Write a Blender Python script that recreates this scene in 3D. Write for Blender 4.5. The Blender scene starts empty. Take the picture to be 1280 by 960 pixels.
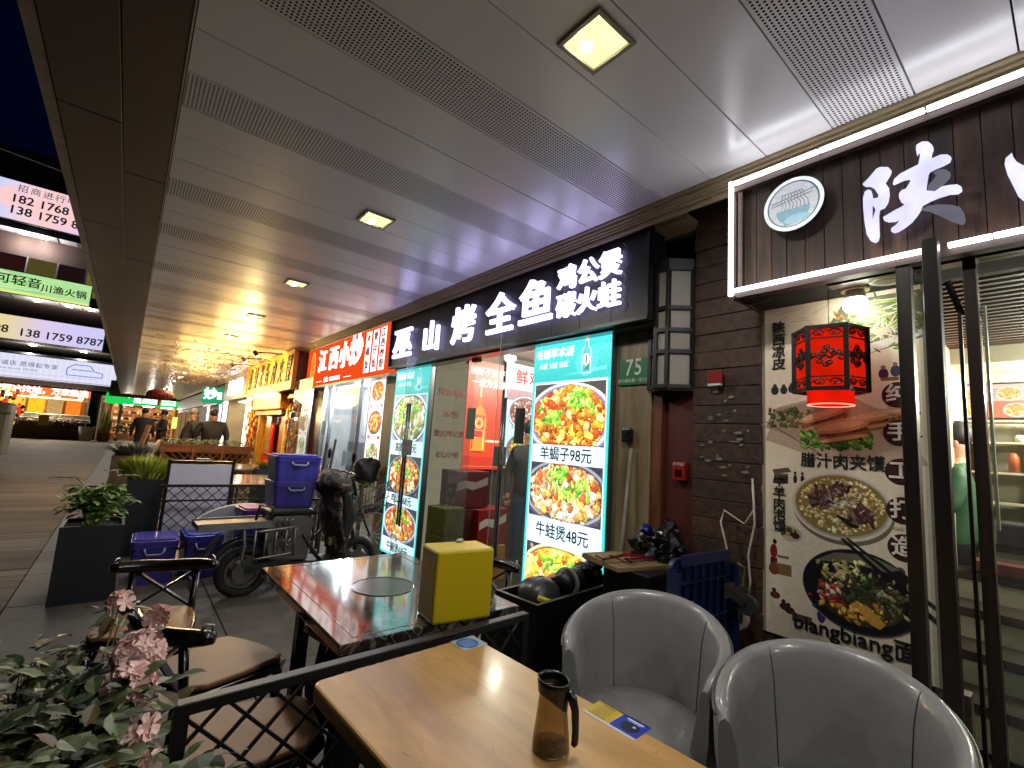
import bpy, math, random
from mathutils import Matrix, Vector
PI = math.pi
R = math.radians
sc = bpy.context.scene
C = bpy.data.collections.new('scene'); sc.collection.children.link(C)

# ------------------------------------------------------------------ camera
cam_d = bpy.data.cameras.new('camera'); cam = bpy.data.objects.new('camera', cam_d); C.objects.link(cam)
cam_d.sensor_width = 36.0; cam_d.lens = 36.0 * 584.6 / 1280.0
cam_d.clip_start = 0.02; cam_d.clip_end = 500
_rt = Vector((0.77057859, -0.63408006, 0.06442922)); _dn = Vector((0.13030728, 0.05778563, -0.98978828)); _fw = Vector((0.62388192, 0.77110525, 0.12715362))
_m = Matrix((_rt, -_dn, -_fw)).transposed().to_4x4(); _m.translation = Vector((0, 0, 1.4))
cam.matrix_world = _m
sc.camera = cam
# ------------------------------------------------------------------ night sky, exposure
w = bpy.data.worlds.new('World'); sc.world = w; w.use_nodes = True
nt = w.node_tree; bg = nt.nodes['Background']
sky = nt.nodes.new('ShaderNodeTexSky'); sky.sky_type = 'NISHITA'; sky.sun_disc = False
sky.sun_elevation = R(-3.0); sky.sun_rotation = R(120); sky.ozone_density = 6
tint = nt.nodes.new('ShaderNodeVectorMath'); tint.operation = 'MULTIPLY'; tint.inputs[1].default_value = (0.30, 0.85, 0.62)
nt.links.new(sky.outputs[0], tint.inputs[0]); nt.links.new(tint.outputs[0], bg.inputs[0]); bg.inputs[1].default_value = 0.05
sc.view_settings.view_transform = 'Standard'; sc.view_settings.look = 'None'
sc.view_settings.exposure = 2.36; sc.view_settings.gamma = 1.0
sc.render.engine = 'CYCLES'
sc.cycles.use_denoising = True
sc.cycles.max_bounces = 6; sc.cycles.transparent_max_bounces = 16
sc.cycles.sample_clamp_indirect = 4.0; sc.cycles.caustics_reflective = False; sc.cycles.caustics_refractive = False

# ------------------------------------------------------------------ colour and material helpers
def lin(c):
    return c / 12.92 if c <= 0.04045 else ((c + 0.055) / 1.055) ** 2.4
def hx(h):
    h = h.lstrip('#'); return tuple(lin(int(h[i:i+2], 16) / 255.0) for i in (0, 2, 4))
MATS = {}
def mat(name, col, rough=0.6, metal=0.0, var=0.15, scale=6.0, bump=0.0, bscale=40.0, stretch=None, spec=0.5, coat=0.0, alpha=1.0, trans=0.0, rvar=0.0):
    """a surface with its own noise variation in colour, gloss and relief"""
    if name in MATS: return MATS[name]
    m = bpy.data.materials.new(name); m.use_nodes = True; n = m.node_tree; b = n.nodes['Principled BSDF']
    if isinstance(col, str): col = hx(col)
    b.inputs['Roughness'].default_value = rough; b.inputs['Metallic'].default_value = metal
    b.inputs['Specular IOR Level'].default_value = spec; b.inputs['Coat Weight'].default_value = coat
    b.inputs['Coat Roughness'].default_value = 0.08
    b.inputs['Alpha'].default_value = alpha; b.inputs['Transmission Weight'].default_value = trans
    tc = n.nodes.new('ShaderNodeTexCoord'); src = tc.outputs['Object']
    if stretch:
        mp = n.nodes.new('ShaderNodeMapping'); mp.inputs['Scale'].default_value = stretch
        n.links.new(src, mp.inputs['Vector']); src = mp.outputs['Vector']
    nz = n.nodes.new('ShaderNodeTexNoise'); nz.inputs['Scale'].default_value = scale; nz.inputs['Detail'].default_value = 5
    nz.inputs['Roughness'].default_value = 0.6
    n.links.new(src, nz.inputs['Vector'])
    rp = n.nodes.new('ShaderNodeValToRGB')
    rp.color_ramp.elements[0].position = 0.3; rp.color_ramp.elements[1].position = 0.7
    rp.color_ramp.elements[0].color = (*[c * (1 - var) for c in col], 1)
    rp.color_ramp.elements[1].color = (*[min(1, c * (1 + var)) for c in col], 1)
    n.links.new(nz.outputs['Fac'], rp.inputs['Fac']); n.links.new(rp.outputs['Color'], b.inputs['Base Color'])
    if rvar:
        mr = n.nodes.new('ShaderNodeMapRange'); mr.inputs['To Min'].default_value = max(0.02, rough - rvar); mr.inputs['To Max'].default_value = min(1, rough + rvar)
        n.links.new(nz.outputs['Fac'], mr.inputs['Value']); n.links.new(mr.outputs[0], b.inputs['Roughness'])
    if bump:
        n2 = n.nodes.new('ShaderNodeTexNoise'); n2.inputs['Scale'].default_value = bscale; n2.inputs['Detail'].default_value = 4
        n.links.new(src, n2.inputs['Vector'])
        bp = n.nodes.new('ShaderNodeBump'); bp.inputs['Strength'].default_value = bump; bp.inputs['Distance'].default_value = 0.01
        n.links.new(n2.outputs['Fac'], bp.inputs['Height']); n.links.new(bp.outputs['Normal'], b.inputs['Normal'])
    MATS[name] = m; return m
def wood(name, dark, light, rough=0.5, sc_=3.0, axis=0, k=12.0, coat=0.0, bump=0.15, knots=False, metal=0.0):
    """wood grain running along the given object axis"""
    if name in MATS: return MATS[name]
    m = bpy.data.materials.new(name); m.use_nodes = True; n = m.node_tree; b = n.nodes['Principled BSDF']
    tc = n.nodes.new('ShaderNodeTexCoord'); mp = n.nodes.new('ShaderNodeMapping')
    s = [k, k, k]; s[axis] = 1.0; mp.inputs['Scale'].default_value = s
    oi = n.nodes.new('ShaderNodeObjectInfo'); ad = n.nodes.new('ShaderNodeVectorMath'); ad.operation = 'MULTIPLY_ADD'
    cb = n.nodes.new('ShaderNodeCombineXYZ')
    for i in range(3): n.links.new(oi.outputs['Random'], cb.inputs[i])
    ad.inputs[1].default_value = (37, 61, 23); n.links.new(cb.outputs[0], ad.inputs[0]); n.links.new(tc.outputs['Object'], ad.inputs[2])
    n.links.new(ad.outputs[0], mp.inputs['Vector'])
    nz = n.nodes.new('ShaderNodeTexNoise'); nz.inputs['Scale'].default_value = sc_; nz.inputs['Detail'].default_value = 8; nz.inputs['Roughness'].default_value = 0.65
    nz.inputs['Distortion'].default_value = 0.6
    n.links.new(mp.outputs[0], nz.inputs['Vector'])
    rp = n.nodes.new('ShaderNodeValToRGB'); rp.color_ramp.elements[0].position = 0.33; rp.color_ramp.elements[1].position = 0.68
    rp.color_ramp.elements[0].color = (*hx(dark), 1); rp.color_ramp.elements[1].color = (*hx(light), 1)
    n.links.new(nz.outputs['Fac'], rp.inputs['Fac'])
    hs = n.nodes.new('ShaderNodeHueSaturation'); mr = n.nodes.new('ShaderNodeMapRange'); mr.inputs['To Min'].default_value = 0.72; mr.inputs['To Max'].default_value = 1.28
    n.links.new(oi.outputs['Random'], mr.inputs['Value']); n.links.new(mr.outputs[0], hs.inputs['Value'])
    n.links.new(rp.outputs[0], hs.inputs['Color']); n.links.new(hs.outputs[0], b.inputs['Base Color'])
    b.inputs['Roughness'].default_value = rough; b.inputs['Coat Weight'].default_value = coat; b.inputs['Coat Roughness'].default_value = 0.12
    b.inputs['Metallic'].default_value = metal
    if bump:
        bp = n.nodes.new('ShaderNodeBump'); bp.inputs['Strength'].default_value = bump; bp.inputs['Distance'].default_value = 0.01
        n.links.new(nz.outputs['Fac'], bp.inputs['Height']); n.links.new(bp.outputs['Normal'], b.inputs['Normal'])
    MATS[name] = m; return m
def emit(name, col, strength, var=0.0):
    if name in MATS: return MATS[name]
    m = bpy.data.materials.new(name); m.use_nodes = True; n = m.node_tree; n.nodes.remove(n.nodes['Principled BSDF'])
    e = n.nodes.new('ShaderNodeEmission'); e.inputs[0].default_value = (*(hx(col) if isinstance(col, str) else col), 1); e.inputs[1].default_value = strength
    if var:
        tc = n.nodes.new('ShaderNodeTexCoord'); nz = n.nodes.new('ShaderNodeTexNoise'); nz.inputs['Scale'].default_value = 9
        mr = n.nodes.new('ShaderNodeMapRange'); mr.inputs['To Min'].default_value = strength * (1 - var); mr.inputs['To Max'].default_value = strength * (1 + var)
        n.links.new(tc.outputs['Object'], nz.inputs['Vector']); n.links.new(nz.outputs['Fac'], mr.inputs['Value']); n.links.new(mr.outputs[0], e.inputs[1])
    n.links.new(e.outputs[0], n.nodes['Material Output'].inputs[0]); MATS[name] = m; return m
def printed(name, strength=0.0, rough=0.35):
    """flat print: colours from the mesh; strength > 0 for a backlit film"""
    if name in MATS: return MATS[name]
    m = bpy.data.materials.new(name); m.use_nodes = True; n = m.node_tree; b = n.nodes['Principled BSDF']
    a = n.nodes.new('ShaderNodeAttribute'); a.attribute_name = 'Col'
    tc = n.nodes.new('ShaderNodeTexCoord'); nz = n.nodes.new('ShaderNodeTexNoise'); nz.inputs['Scale'].default_value = 60; nz.inputs['Detail'].default_value = 4
    n.links.new(tc.outputs['Object'], nz.inputs['Vector'])
    mr = n.nodes.new('ShaderNodeMapRange'); q_ = .4 if strength > 0 else .15; mr.inputs['To Min'].default_value = 1 - q_; mr.inputs['To Max'].default_value = 1 + q_
    n.links.new(nz.outputs['Fac'], mr.inputs['Value'])
    mx = n.nodes.new('ShaderNodeVectorMath'); mx.operation = 'SCALE'; n.links.new(a.outputs['Color'], mx.inputs[0]); n.links.new(mr.outputs[0], mx.inputs['Scale'])
    if strength > 0:
        b.inputs['Base Color'].default_value = (0.03, 0.03, 0.03, 1)
        n.links.new(mx.outputs[0], b.inputs['Emission Color']); b.inputs['Emission Strength'].default_value = strength
    else:
        n.links.new(mx.outputs[0], b.inputs['Base Color'])
    b.inputs['Roughness'].default_value = rough
    MATS[name] = m; return m
def glass(name, tint=(0.9, 0.95, 0.93), refl=1.0, dirt=0.05, dcol=(0.5, 0.5, 0.5)):
    """thin clear pane: lets light straight through, mirrors by angle, a little dust"""
    if name in MATS: return MATS[name]
    m = bpy.data.materials.new(name); m.use_nodes = True; n = m.node_tree; n.nodes.remove(n.nodes['Principled BSDF'])
    t = n.nodes.new('ShaderNodeBsdfTransparent'); t.inputs[0].default_value = (*tint, 1)
    g = n.nodes.new('ShaderNodeBsdfGlossy'); g.inputs['Roughness'].default_value = 0.015
    d = n.nodes.new('ShaderNodeBsdfDiffuse'); d.inputs[0].default_value = (*dcol, 1)
    fr = n.nodes.new('ShaderNodeFresnel'); ge = n.nodes.new('ShaderNodeNewGeometry'); io = n.nodes.new('ShaderNodeMapRange')
    io.inputs['To Min'].default_value = 1.5; io.inputs['To Max'].default_value = 1 / 1.5; n.links.new(ge.outputs['Backfacing'], io.inputs['Value']); n.links.new(io.outputs[0], fr.inputs[0])
    mu = n.nodes.new('ShaderNodeMath'); mu.operation = 'MULTIPLY'; mu.inputs[1].default_value = refl; n.links.new(fr.outputs[0], mu.inputs[0])
    m1 = n.nodes.new('ShaderNodeMixShader'); m2 = n.nodes.new('ShaderNodeMixShader')
    n.links.new(mu.outputs[0], m1.inputs[0]); n.links.new(t.outputs[0], m1.inputs[1]); n.links.new(g.outputs[0], m1.inputs[2])
    tc = n.nodes.new('ShaderNodeTexCoord'); nz = n.nodes.new('ShaderNodeTexNoise'); nz.inputs['Scale'].default_value = 5; nz.inputs['Detail'].default_value = 6
    n.links.new(tc.outputs['Object'], nz.inputs['Vector'])
    mr = n.nodes.new('ShaderNodeMapRange'); mr.inputs['To Min'].default_value = 0; mr.inputs['To Max'].default_value = dirt * 2
    n.links.new(nz.outputs['Fac'], mr.inputs['Value']); n.links.new(mr.outputs[0], m2.inputs[0])
    n.links.new(m1.outputs[0], m2.inputs[1]); n.links.new(d.outputs[0], m2.inputs[2])
    n.links.new(m2.outputs[0], n.nodes['Material Output'].inputs[0]); MATS[name] = m; return m

# ------------------------------------------------------------------ object helpers
def thing(name, label, cat, loc=(0, 0, 0), rotz=0.0, group=None, rot=None):
    o = bpy.data.objects.new(name, None); C.objects.link(o); o.empty_display_size = 0.1
    o.location = loc; o.rotation_euler = rot if rot else (0, 0, rotz)
    o['label'] = label; o['category'] = cat
    if group: o['group'] = group
    return o
def tag(o, label, cat, group=None, kind=None):
    o['label'] = label; o['category'] = cat
    if group: o['group'] = group
    if kind: o['kind'] = kind
    return o
class MB:
    """collects shapes; build() links them as ONE mesh object"""
    def __init__(s): s.v = []; s.f = []; s.m = []; s.c = []; s.k = 0
    def add(s, vs, fs, mi=0):
        b = len(s.v); s.v += [tuple(p) for p in vs]; s.f += [tuple(i + b for i in f) for f in fs]; s.m += [mi] * len(fs); return s
    def box(s, c, d, rot=None, mi=0, taper=None):
        x, y, z = d[0] / 2, d[1] / 2, d[2] / 2; t = taper or 1.0
        P = [Vector((a * x * (t if e > 0 else 1), b_ * y * (t if e > 0 else 1), e * z)) for e in (-1, 1) for b_ in (-1, 1) for a in (-1, 1)]
        if rot is not None:
            q = Matrix.Rotation(rot, 3, 'Z') if isinstance(rot, (int, float)) else rot
            P = [q @ p for p in P]
        P = [p + Vector(c) for p in P]
        return s.add(P, [(0, 2, 3, 1), (4, 5, 7, 6), (0, 1, 5, 4), (2, 6, 7, 3), (0, 4, 6, 2), (1, 3, 7, 5)], mi)
    def bar(s, a, b, w, h=None, mi=0, up=(0, 0, 1)):
        """rectangular bar from a to b"""
        a = Vector(a); b = Vector(b); h = h or w; d = (b - a); L = d.length
        if L < 1e-6: return s
        d.normalize(); u = Vector(up)
        if abs(d.dot(u)) > 0.98: u = Vector((0, 1, 0))
        sx = d.cross(u).normalized(); sz = sx.cross(d)
        P = []
        for p in (a, b):
            for i, j in ((-1, -1), (1, -1), (1, 1), (-1, 1)): P.append(p + sx * i * w / 2 + sz * j * h / 2)
        return s.add(P, [(3, 2, 1, 0), (4, 5, 6, 7), (0, 1, 5, 4), (1, 2, 6, 5), (2, 3, 7, 6), (3, 0, 4, 7)], mi)
    def tube(s, pts, r, n=8, mi=0, caps=True, closed=False):
        pts = [Vector(p) for p in pts]; N = len(pts); rr = r if isinstance(r, (list, tuple)) else [r] * N
        base = len(s.v); prev = None
        for i, p in enumerate(pts):
            if closed: t = (pts[(i + 1) % N] - pts[i - 1])
            else: t = (pts[min(i + 1, N - 1)] - pts[max(i - 1, 0)])
            t.normalize()
            if prev is None:
                u = Vector((0, 0, 1)) if abs(t.z) < 0.9 else Vector((1, 0, 0)); a = t.cross(u).normalized()
            else:
                a = (prev - t * prev.dot(t)).normalized()
            prev = a; b = t.cross(a)
            for k in range(n):
                th = 2 * PI * k / n; s.v.append(tuple(p + (a * math.cos(th) + b * math.sin(th)) * rr[i]))
        M_ = N if closed else N - 1
        for i in range(M_):
            j = (i + 1) % N
            for k in range(n):
                k2 = (k + 1) % n; s.f.append((base + i * n + k, base + i * n + k2, base + j * n + k2, base + j * n + k)); s.m.append(mi)
        if caps and not closed:
            s.f.append(tuple(base + k for k in reversed(range(n)))); s.f.append(tuple(base + (N - 1) * n + k for k in range(n))); s.m += [mi, mi]
        return s
    def cyl(s, a, b, r, r2=None, n=16, mi=0): return s.tube([a, b], [r, r if r2 is None else r2], n, mi)
    def lathe(s, prof, n=24, c=(0, 0, 0), mi=0, sx=1.0, sy=1.0, a0=0.0):
        base = len(s.v)
        for r, z in prof:
            for k in range(n):
                th = 2 * PI * k / n + a0; s.v.append((c[0] + r * sx * math.cos(th), c[1] + r * sy * math.sin(th), c[2] + z))
        for i in range(len(prof) - 1):
            for k in range(n):
                k2 = (k + 1) % n; s.f.append((base + i * n + k, base + i * n + k2, base + (i + 1) * n + k2, base + (i + 1) * n + k)); s.m.append(mi)
        return s
    def prism(s, poly, d, plane='xz', off=0.0, mi=0):
        """closed 2D outline extruded by d"""
        n = len(poly)
        def P(p, t):
            return (p[0], t, p[1]) if plane == 'xz' else ((p[0], p[1], t) if plane == 'xy' else (t, p[0], p[1]))
        b = len(s.v); s.v += [P(p, off) for p in poly] + [P(p, off + d) for p in poly]
        s.f.append(tuple(b + i for i in range(n))); s.f.append(tuple(b + n + i for i in reversed(range(n)))); s.m += [mi, mi]
        for i in range(n):
            j = (i + 1) % n; s.f.append((b + i, b + n + i, b + n + j, b + j)); s.m.append(mi)
        return s
    def blob(s, c, r, seed=0, rough=0.25, n=10, rings=7, mi=0, freq=2.3):
        """lumpy closed shape"""
        rx, ry, rz = r if isinstance(r, (tuple, list)) else (r, r, r); rnd = random.Random(seed); ph = [rnd.uniform(0, 6.28) for _ in range(6)]
        base = len(s.v)
        for i in range(rings + 1):
            t = PI * i / rings
            for k in range(n):
                a = 2 * PI * k / n
                q = 1 + rough * (math.sin(freq * a * 1 // 1 + 0) * 0 + math.sin(3 * a + ph[0] + 2 * t) * 0.4 + math.sin(2 * a - 3 * t + ph[1]) * 0.35 + math.sin(5 * t + a + ph[2]) * 0.3 + rnd.uniform(-.3, .3) * (0 < i < rings))
                s.v.append((c[0] + rx * q * math.sin(t) * math.cos(a), c[1] + ry * q * math.sin(t) * math.sin(a), c[2] + rz * q * math.cos(t)))
        for i in range(rings):
            for k in range(n):
                k2 = (k + 1) % n; s.f.append((base + i * n + k, base + (i + 1) * n + k, base + (i + 1) * n + k2, base + i * n + k2)); s.m.append(mi)
        return s
    def build(s, name, mats, parent=None, smooth=False, bevel=0.0, subsurf=0, kind=None, loc=None, rot=None, solid=0.0):
        me = bpy.data.meshes.new(name); me.from_pydata(s.v, [], s.f); me.update()
        for mm in (mats if isinstance(mats, (list, tuple)) else [mats]): me.materials.append(mm)
        if isinstance(mats, (list, tuple)): me.polygons.foreach_set('material_index', s.m)
        if smooth: me.polygons.foreach_set('use_smooth', [True] * len(me.polygons))
        if s.c:
            ca = me.color_attributes.new('Col', 'FLOAT_COLOR', 'CORNER'); buf = []
            for p, col in zip(me.polygons, s.c): buf += [*col, 1.0] * p.loop_total
            ca.data.foreach_set('color', buf)
        o = bpy.data.objects.new(name, me); C.objects.link(o)
        if parent: o.parent = parent
        if loc: o.location = loc
        if rot: o.rotation_euler = rot
        if solid:
            md = o.modifiers.new('thick', 'SOLIDIFY'); md.thickness = solid; md.offset = 0
        if bevel:
            md = o.modifiers.new('bevel', 'BEVEL'); md.width = bevel; md.segments = 2; md.limit_method = 'ANGLE'; md.angle_limit = R(40)
        if subsurf:
            md = o.modifiers.new('sub', 'SUBSURF'); md.levels = subsurf; md.render_levels = subsurf
        if kind: o['kind'] = kind
        return o
def dup_tree(o, parent=None, loc=None, rotz=None, label=None):
    c = o.copy(); C.objects.link(c)
    if parent: c.parent = parent
    if loc is not None: c.location = loc
    if rotz is not None: c.rotation_euler = (0, 0, rotz)
    if label: c['label'] = label
    for ch in list(o.children): dup_tree(ch, c)
    return c
def inst(o, parent, loc=None, rot=None, scale=None):
    c = o.copy(); C.objects.link(c); c.parent = parent
    if loc is not None: c.location = loc
    if rot is not None: c.rotation_euler = rot
    if scale is not None: c.scale = scale
    return c
def lamp(kind, par, loc, energy, col, size=.05, rot=None, spot=150, name='lamp_light'):
    """light of a built lamp, also used for added unseen light"""
    l_ = bpy.data.lights.new('lamp', kind); l_.energy = energy; l_.color = col; l_.shadow_soft_size = size
    if kind == 'SPOT': l_.spot_size = R(spot); l_.spot_blend = 1.0
    o = bpy.data.objects.new(name, l_); C.objects.link(o); o.parent = par; o.location = loc
    if rot: o.rotation_euler = rot
    return o
# lettering: letters become real meshes in the local x-z plane, facing local -y
def text(s, size, m, parent, loc=(0, 0, 0), extrude=0.001, bold=0.0, align='CENTER', sx=1.0, name='lettering', shear=0.0, rot=0.0, space=1.0, vertical=False, pitch=1.1, gap=0.0):
    cu = bpy.data.curves.new('t', 'FONT'); cu.body = '\n'.join(s) if vertical else s; cu.size = size; cu.extrude = extrude; cu.bevel_depth = bold; cu.bevel_resolution = 0
    cu.align_x = align; cu.align_y = 'CENTER'; cu.shear = shear; cu.space_character = space; cu.space_line = pitch; cu.resolution_u = 3
    o = bpy.data.objects.new('t', cu); C.objects.link(o)
    dg = bpy.context.evaluated_depsgraph_get(); me = bpy.data.meshes.new_from_object(o.evaluated_get(dg))
    bpy.data.objects.remove(o); bpy.data.curves.remove(cu)
    me.materials.clear(); me.materials.append(m)
    me.transform(Matrix.Rotation(PI / 2, 4, 'X') @ Matrix.Scale(sx, 4, (1, 0, 0)))
    r = bpy.data.objects.new(name, me); C.objects.link(r); r.parent = parent; r.location = loc; r.rotation_euler = (0, rot, 0)
    return r
class Print:
    """flat print on a panel: polygons in local x-z; one laid over others sits a hair in front of them"""
    def __init__(s, y=0.0, step=3e-5, cell=0.05): s.b = MB(); s.y = y; s.step = step; s.cell = cell; s.g = {}; s.big = []; s.top = 0; s.pend = []
    def poly(s, pts, col):
        xs = [p[0] for p in pts]; zs = [p[1] for p in pts]; bb = (min(xs) + 1e-6, min(zs) + 1e-6, max(xs) - 1e-6, max(zs) - 1e-6); q = s.cell
        r = [(i, j) for i in range(int(bb[0] // q), int(bb[2] // q) + 1) for j in range(int(bb[1] // q), int(bb[3] // q) + 1)] if (bb[2] - bb[0]) < 12 * q and (bb[3] - bb[1]) < 12 * q else None
        lv = 0
        def ov(o): return o[0][0] < bb[2] and o[0][2] > bb[0] and o[0][1] < bb[3] and o[0][3] > bb[1]
        for o in s.big:
            if o[1] >= lv and ov(o): lv = o[1] + 1
        if r is None:
            for L_ in s.g.values():
                for o in L_:
                    if o[1] >= lv and ov(o): lv = o[1] + 1
            s.big.append((bb, lv))
        else:
            for c_ in r:
                for o in s.g.get(c_, ()):
                    if o[1] >= lv and ov(o): lv = o[1] + 1
            for c_ in r: s.g.setdefault(c_, []).append((bb, lv))
        s.top = max(s.top, lv); y = s.y - s.step * lv; c = hx(col) if isinstance(col, str) else col
        s.b.add([(p[0], y, p[1]) for p in pts], [tuple(range(len(pts)))]); s.b.c.append(c)
    def front(s): return s.y - s.step * (s.top + 6)
    def rect(s, x0, z0, x1, z1, col): s.poly([(x0, z0), (x1, z0), (x1, z1), (x0, z1)], col)
    def ell(s, cx, cz, rx, rz, col, n=28, rot=0.0, a0=0, a1=2 * PI):
        cr, sr = math.cos(rot), math.sin(rot); P = []
        for k in range(n):
            a = a0 + (a1 - a0) * k / (n if a1 - a0 > 6.2 else n - 1); x, z = rx * math.cos(a), rz * math.sin(a); P.append((cx + x * cr - z * sr, cz + x * sr + z * cr))
        s.poly(P, col)
    def line(s, a, b, wd, col):
        dx, dz = b[0] - a[0], b[1] - a[1]; L = math.hypot(dx, dz) or 1; nx, nz = -dz / L * wd / 2, dx / L * wd / 2
        s.poly([(a[0] + nx, a[1] + nz), (a[0] - nx, a[1] - nz), (b[0] - nx, b[1] - nz), (b[0] + nx, b[1] + nz)], col)
    def grad(s, x0, z0, x1, z1, c0, c1, n=12):
        c0 = hx(c0) if isinstance(c0, str) else c0; c1 = hx(c1) if isinstance(c1, str) else c1
        for i in range(n):
            t = i / (n - 1); s.rect(x0, z0 + (z1 - z0) * i / n, x1, z0 + (z1 - z0) * (i + 1) / n, tuple(a + (b - a) * t for a, b in zip(c0, c1)))
    def chunk(s, cx, cz, r, col, rnd, asp=1.0, rot=None):
        n = rnd.randint(5, 8); rot = rnd.uniform(0, PI) if rot is None else rot; cr, sr = math.cos(rot), math.sin(rot); P = []
        for k in range(n):
            a = 2 * PI * k / n; q = r * rnd.uniform(0.65, 1.2); x, z = q * math.cos(a) * asp, q * math.sin(a) / asp
            P.append((cx + x * cr - z * sr, cz + x * sr + z * cr))
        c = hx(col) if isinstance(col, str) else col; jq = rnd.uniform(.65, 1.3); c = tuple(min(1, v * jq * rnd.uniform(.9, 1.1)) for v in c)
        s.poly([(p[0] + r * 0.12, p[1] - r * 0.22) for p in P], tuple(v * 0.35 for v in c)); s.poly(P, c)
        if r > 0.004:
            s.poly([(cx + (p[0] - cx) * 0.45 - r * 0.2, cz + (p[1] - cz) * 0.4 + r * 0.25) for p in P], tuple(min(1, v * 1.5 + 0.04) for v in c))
    def food(s, cx, cz, rx, rz, rim, soup, pal, n=130, seed=1, cs=0.09, green=None, clip=None, asp=1.3):
        """a dish seen from above at a slant"""
        rnd = random.Random(seed)
        def cl(x, z, r): return clip is None or (clip[0] + r < x < clip[2] - r and clip[1] + r < z < clip[3] - r)
        def cell(col, kx, kz, dz=0.0):
            P = []
            for k in range(40):
                a = 2 * PI * k / 40; x = cx + rx * kx * math.cos(a); z = cz + dz + rz * kz * math.sin(a)
                if clip: x = min(max(x, clip[0]), clip[2]); z = min(max(z, clip[1]), clip[3])
                P.append((x, z))
            s.poly(P, col)
        if rim:
            cell(rim[0], 1.0, 1.0, -rz * 0.10); cell(rim[1], 1.0, 1.0); cell(rim[2] if len(rim) > 2 else rim[0], 0.93, 0.93)
        cell(soup, 0.88, 0.87)
        for i in range(n):
            a = rnd.uniform(0, 2 * PI); q = math.sqrt(rnd.random()) * 0.82; x = cx + rx * q * math.cos(a); z = cz + rz * q * math.sin(a)
            r = rx * cs * rnd.uniform(0.5, 1.25)
            if cl(x, z, r): s.chunk(x, z, r, rnd.choice(pal), rnd, asp=rnd.uniform(0.8, asp))
        if green:
            gc = [(rnd.uniform(-.45, .45), rnd.uniform(-.1, .6)) for _ in range(4)]
            for i in range(int(n * 0.13)):
                g_ = rnd.choice(gc); x = cx + rx * rnd.gauss(g_[0], 0.10); z = cz + rz * rnd.gauss(g_[1], 0.10); r = rx * cs * 0.65
                if cl(x, z, r): s.chunk(x, z, r, rnd.choice(green), rnd, asp=1.5)
    def build(s, name, m, parent=None, **k): return s.b.build(name, m, parent, **k)
WALL = -PI / 2      # things on the shop side: local x runs towards the camera along the arcade, local -y faces the walkway
# ================================================================== SETTING
M_ceil = mat('ceiling_paint', '#eeecea', rough=0.26, var=0.05, scale=0.6, spec=0.6, bump=0.006, bscale=3.0, rvar=0.06)
M_groove = mat('groove_dark', '#15130f', rough=0.8)
M_bronze = mat('bronze_panel', '#584a41', rough=0.42, metal=0.35, var=0.12, scale=1.2, rvar=0.1)
M_rim = mat('brushed_rim', '#8f857c', rough=0.45, metal=0.3, var=0.25, scale=3, stretch=(1, 14, 1))
M_trim = mat('champagne_trim', '#b0a080', rough=0.34, metal=0.35, var=0.12, scale=2, stretch=(1, 0.3, 1))
M_black = mat('black_paint', '#0c0c0d', rough=0.35, var=0.2, scale=9, rvar=0.1)
M_dark = mat('dark_void', '#0b0908', rough=0.9)
# perforated metal: the dark of the drilled holes is put into the colour
def perforated():
    m = mat('perforated_metal', '#e6e4e2', rough=0.3, var=0.05, scale=0.6, spec=0.5); n = m.node_tree; b = n.nodes['Principled BSDF']
    tc = n.nodes.new('ShaderNodeTexCoord'); sp = n.nodes.new('ShaderNodeSeparateXYZ'); n.links.new(tc.outputs['Object'], sp.inputs[0])
    sq = []
    for ax in (0, 1):
        a = n.nodes.new('ShaderNodeMath'); a.operation = 'MULTIPLY'; a.inputs[1].default_value = 1 / 0.0152; n.links.new(sp.outputs[ax], a.inputs[0])
        f = n.nodes.new('ShaderNodeMath'); f.operation = 'FRACT'; n.links.new(a.outputs[0], f.inputs[0])
        s_ = n.nodes.new('ShaderNodeMath'); s_.operation = 'SUBTRACT'; s_.inputs[1].default_value = 0.5; n.links.new(f.outputs[0], s_.inputs[0])
        q = n.nodes.new('ShaderNodeMath'); q.operation = 'MULTIPLY'; n.links.new(s_.outputs[0], q.inputs[0]); n.links.new(s_.outputs[0], q.inputs[1]); sq.append(q)
    ad = n.nodes.new('ShaderNodeMath'); ad.operation = 'ADD'; n.links.new(sq[0].outputs[0], ad.inputs[0]); n.links.new(sq[1].outputs[0], ad.inputs[1])
    lt = n.nodes.new('ShaderNodeMath'); lt.operation = 'LESS_THAN'; lt.inputs[1].default_value = 0.085; n.links.new(ad.outputs[0], lt.inputs[0])
    # the plain rim of the sheet stays undrilled
    g = n.nodes.new('ShaderNodeMath'); g.operation = 'ABSOLUTE'; n.links.new(sp.outputs[1], g.inputs[0])
    l2 = n.nodes.new('ShaderNodeMath'); l2.operation = 'LESS_THAN'; l2.inputs[1].default_value = 0.122; n.links.new(g.outputs[0], l2.inputs[0])
    mu = n.nodes.new('ShaderNodeMath'); mu.operation = 'MULTIPLY'; n.links.new(lt.outputs[0], mu.inputs[0]); n.links.new(l2.outputs[0], mu.inputs[1])
    src = b.inputs['Base Color'].links[0].from_socket; mx = n.nodes.new('ShaderNodeMixRGB'); mx.inputs[2].default_value = (0.01, 0.009, 0.008, 1)
    n.links.new(mu.outputs[0], mx.inputs[0]); n.links.new(src, mx.inputs[1]); n.links.new(mx.outputs[0], b.inputs['Base Color'])
    sb = n.nodes.new('ShaderNodeMath'); sb.operation = 'MULTIPLY_ADD'; sb.inputs[1].default_value = -0.5; sb.inputs[2].default_value = 0.5
    n.links.new(mu.outputs[0], sb.inputs[0]); n.links.new(sb.outputs[0], b.inputs['Specular IOR Level'])
    return m
M_perf = perforated()

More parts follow.
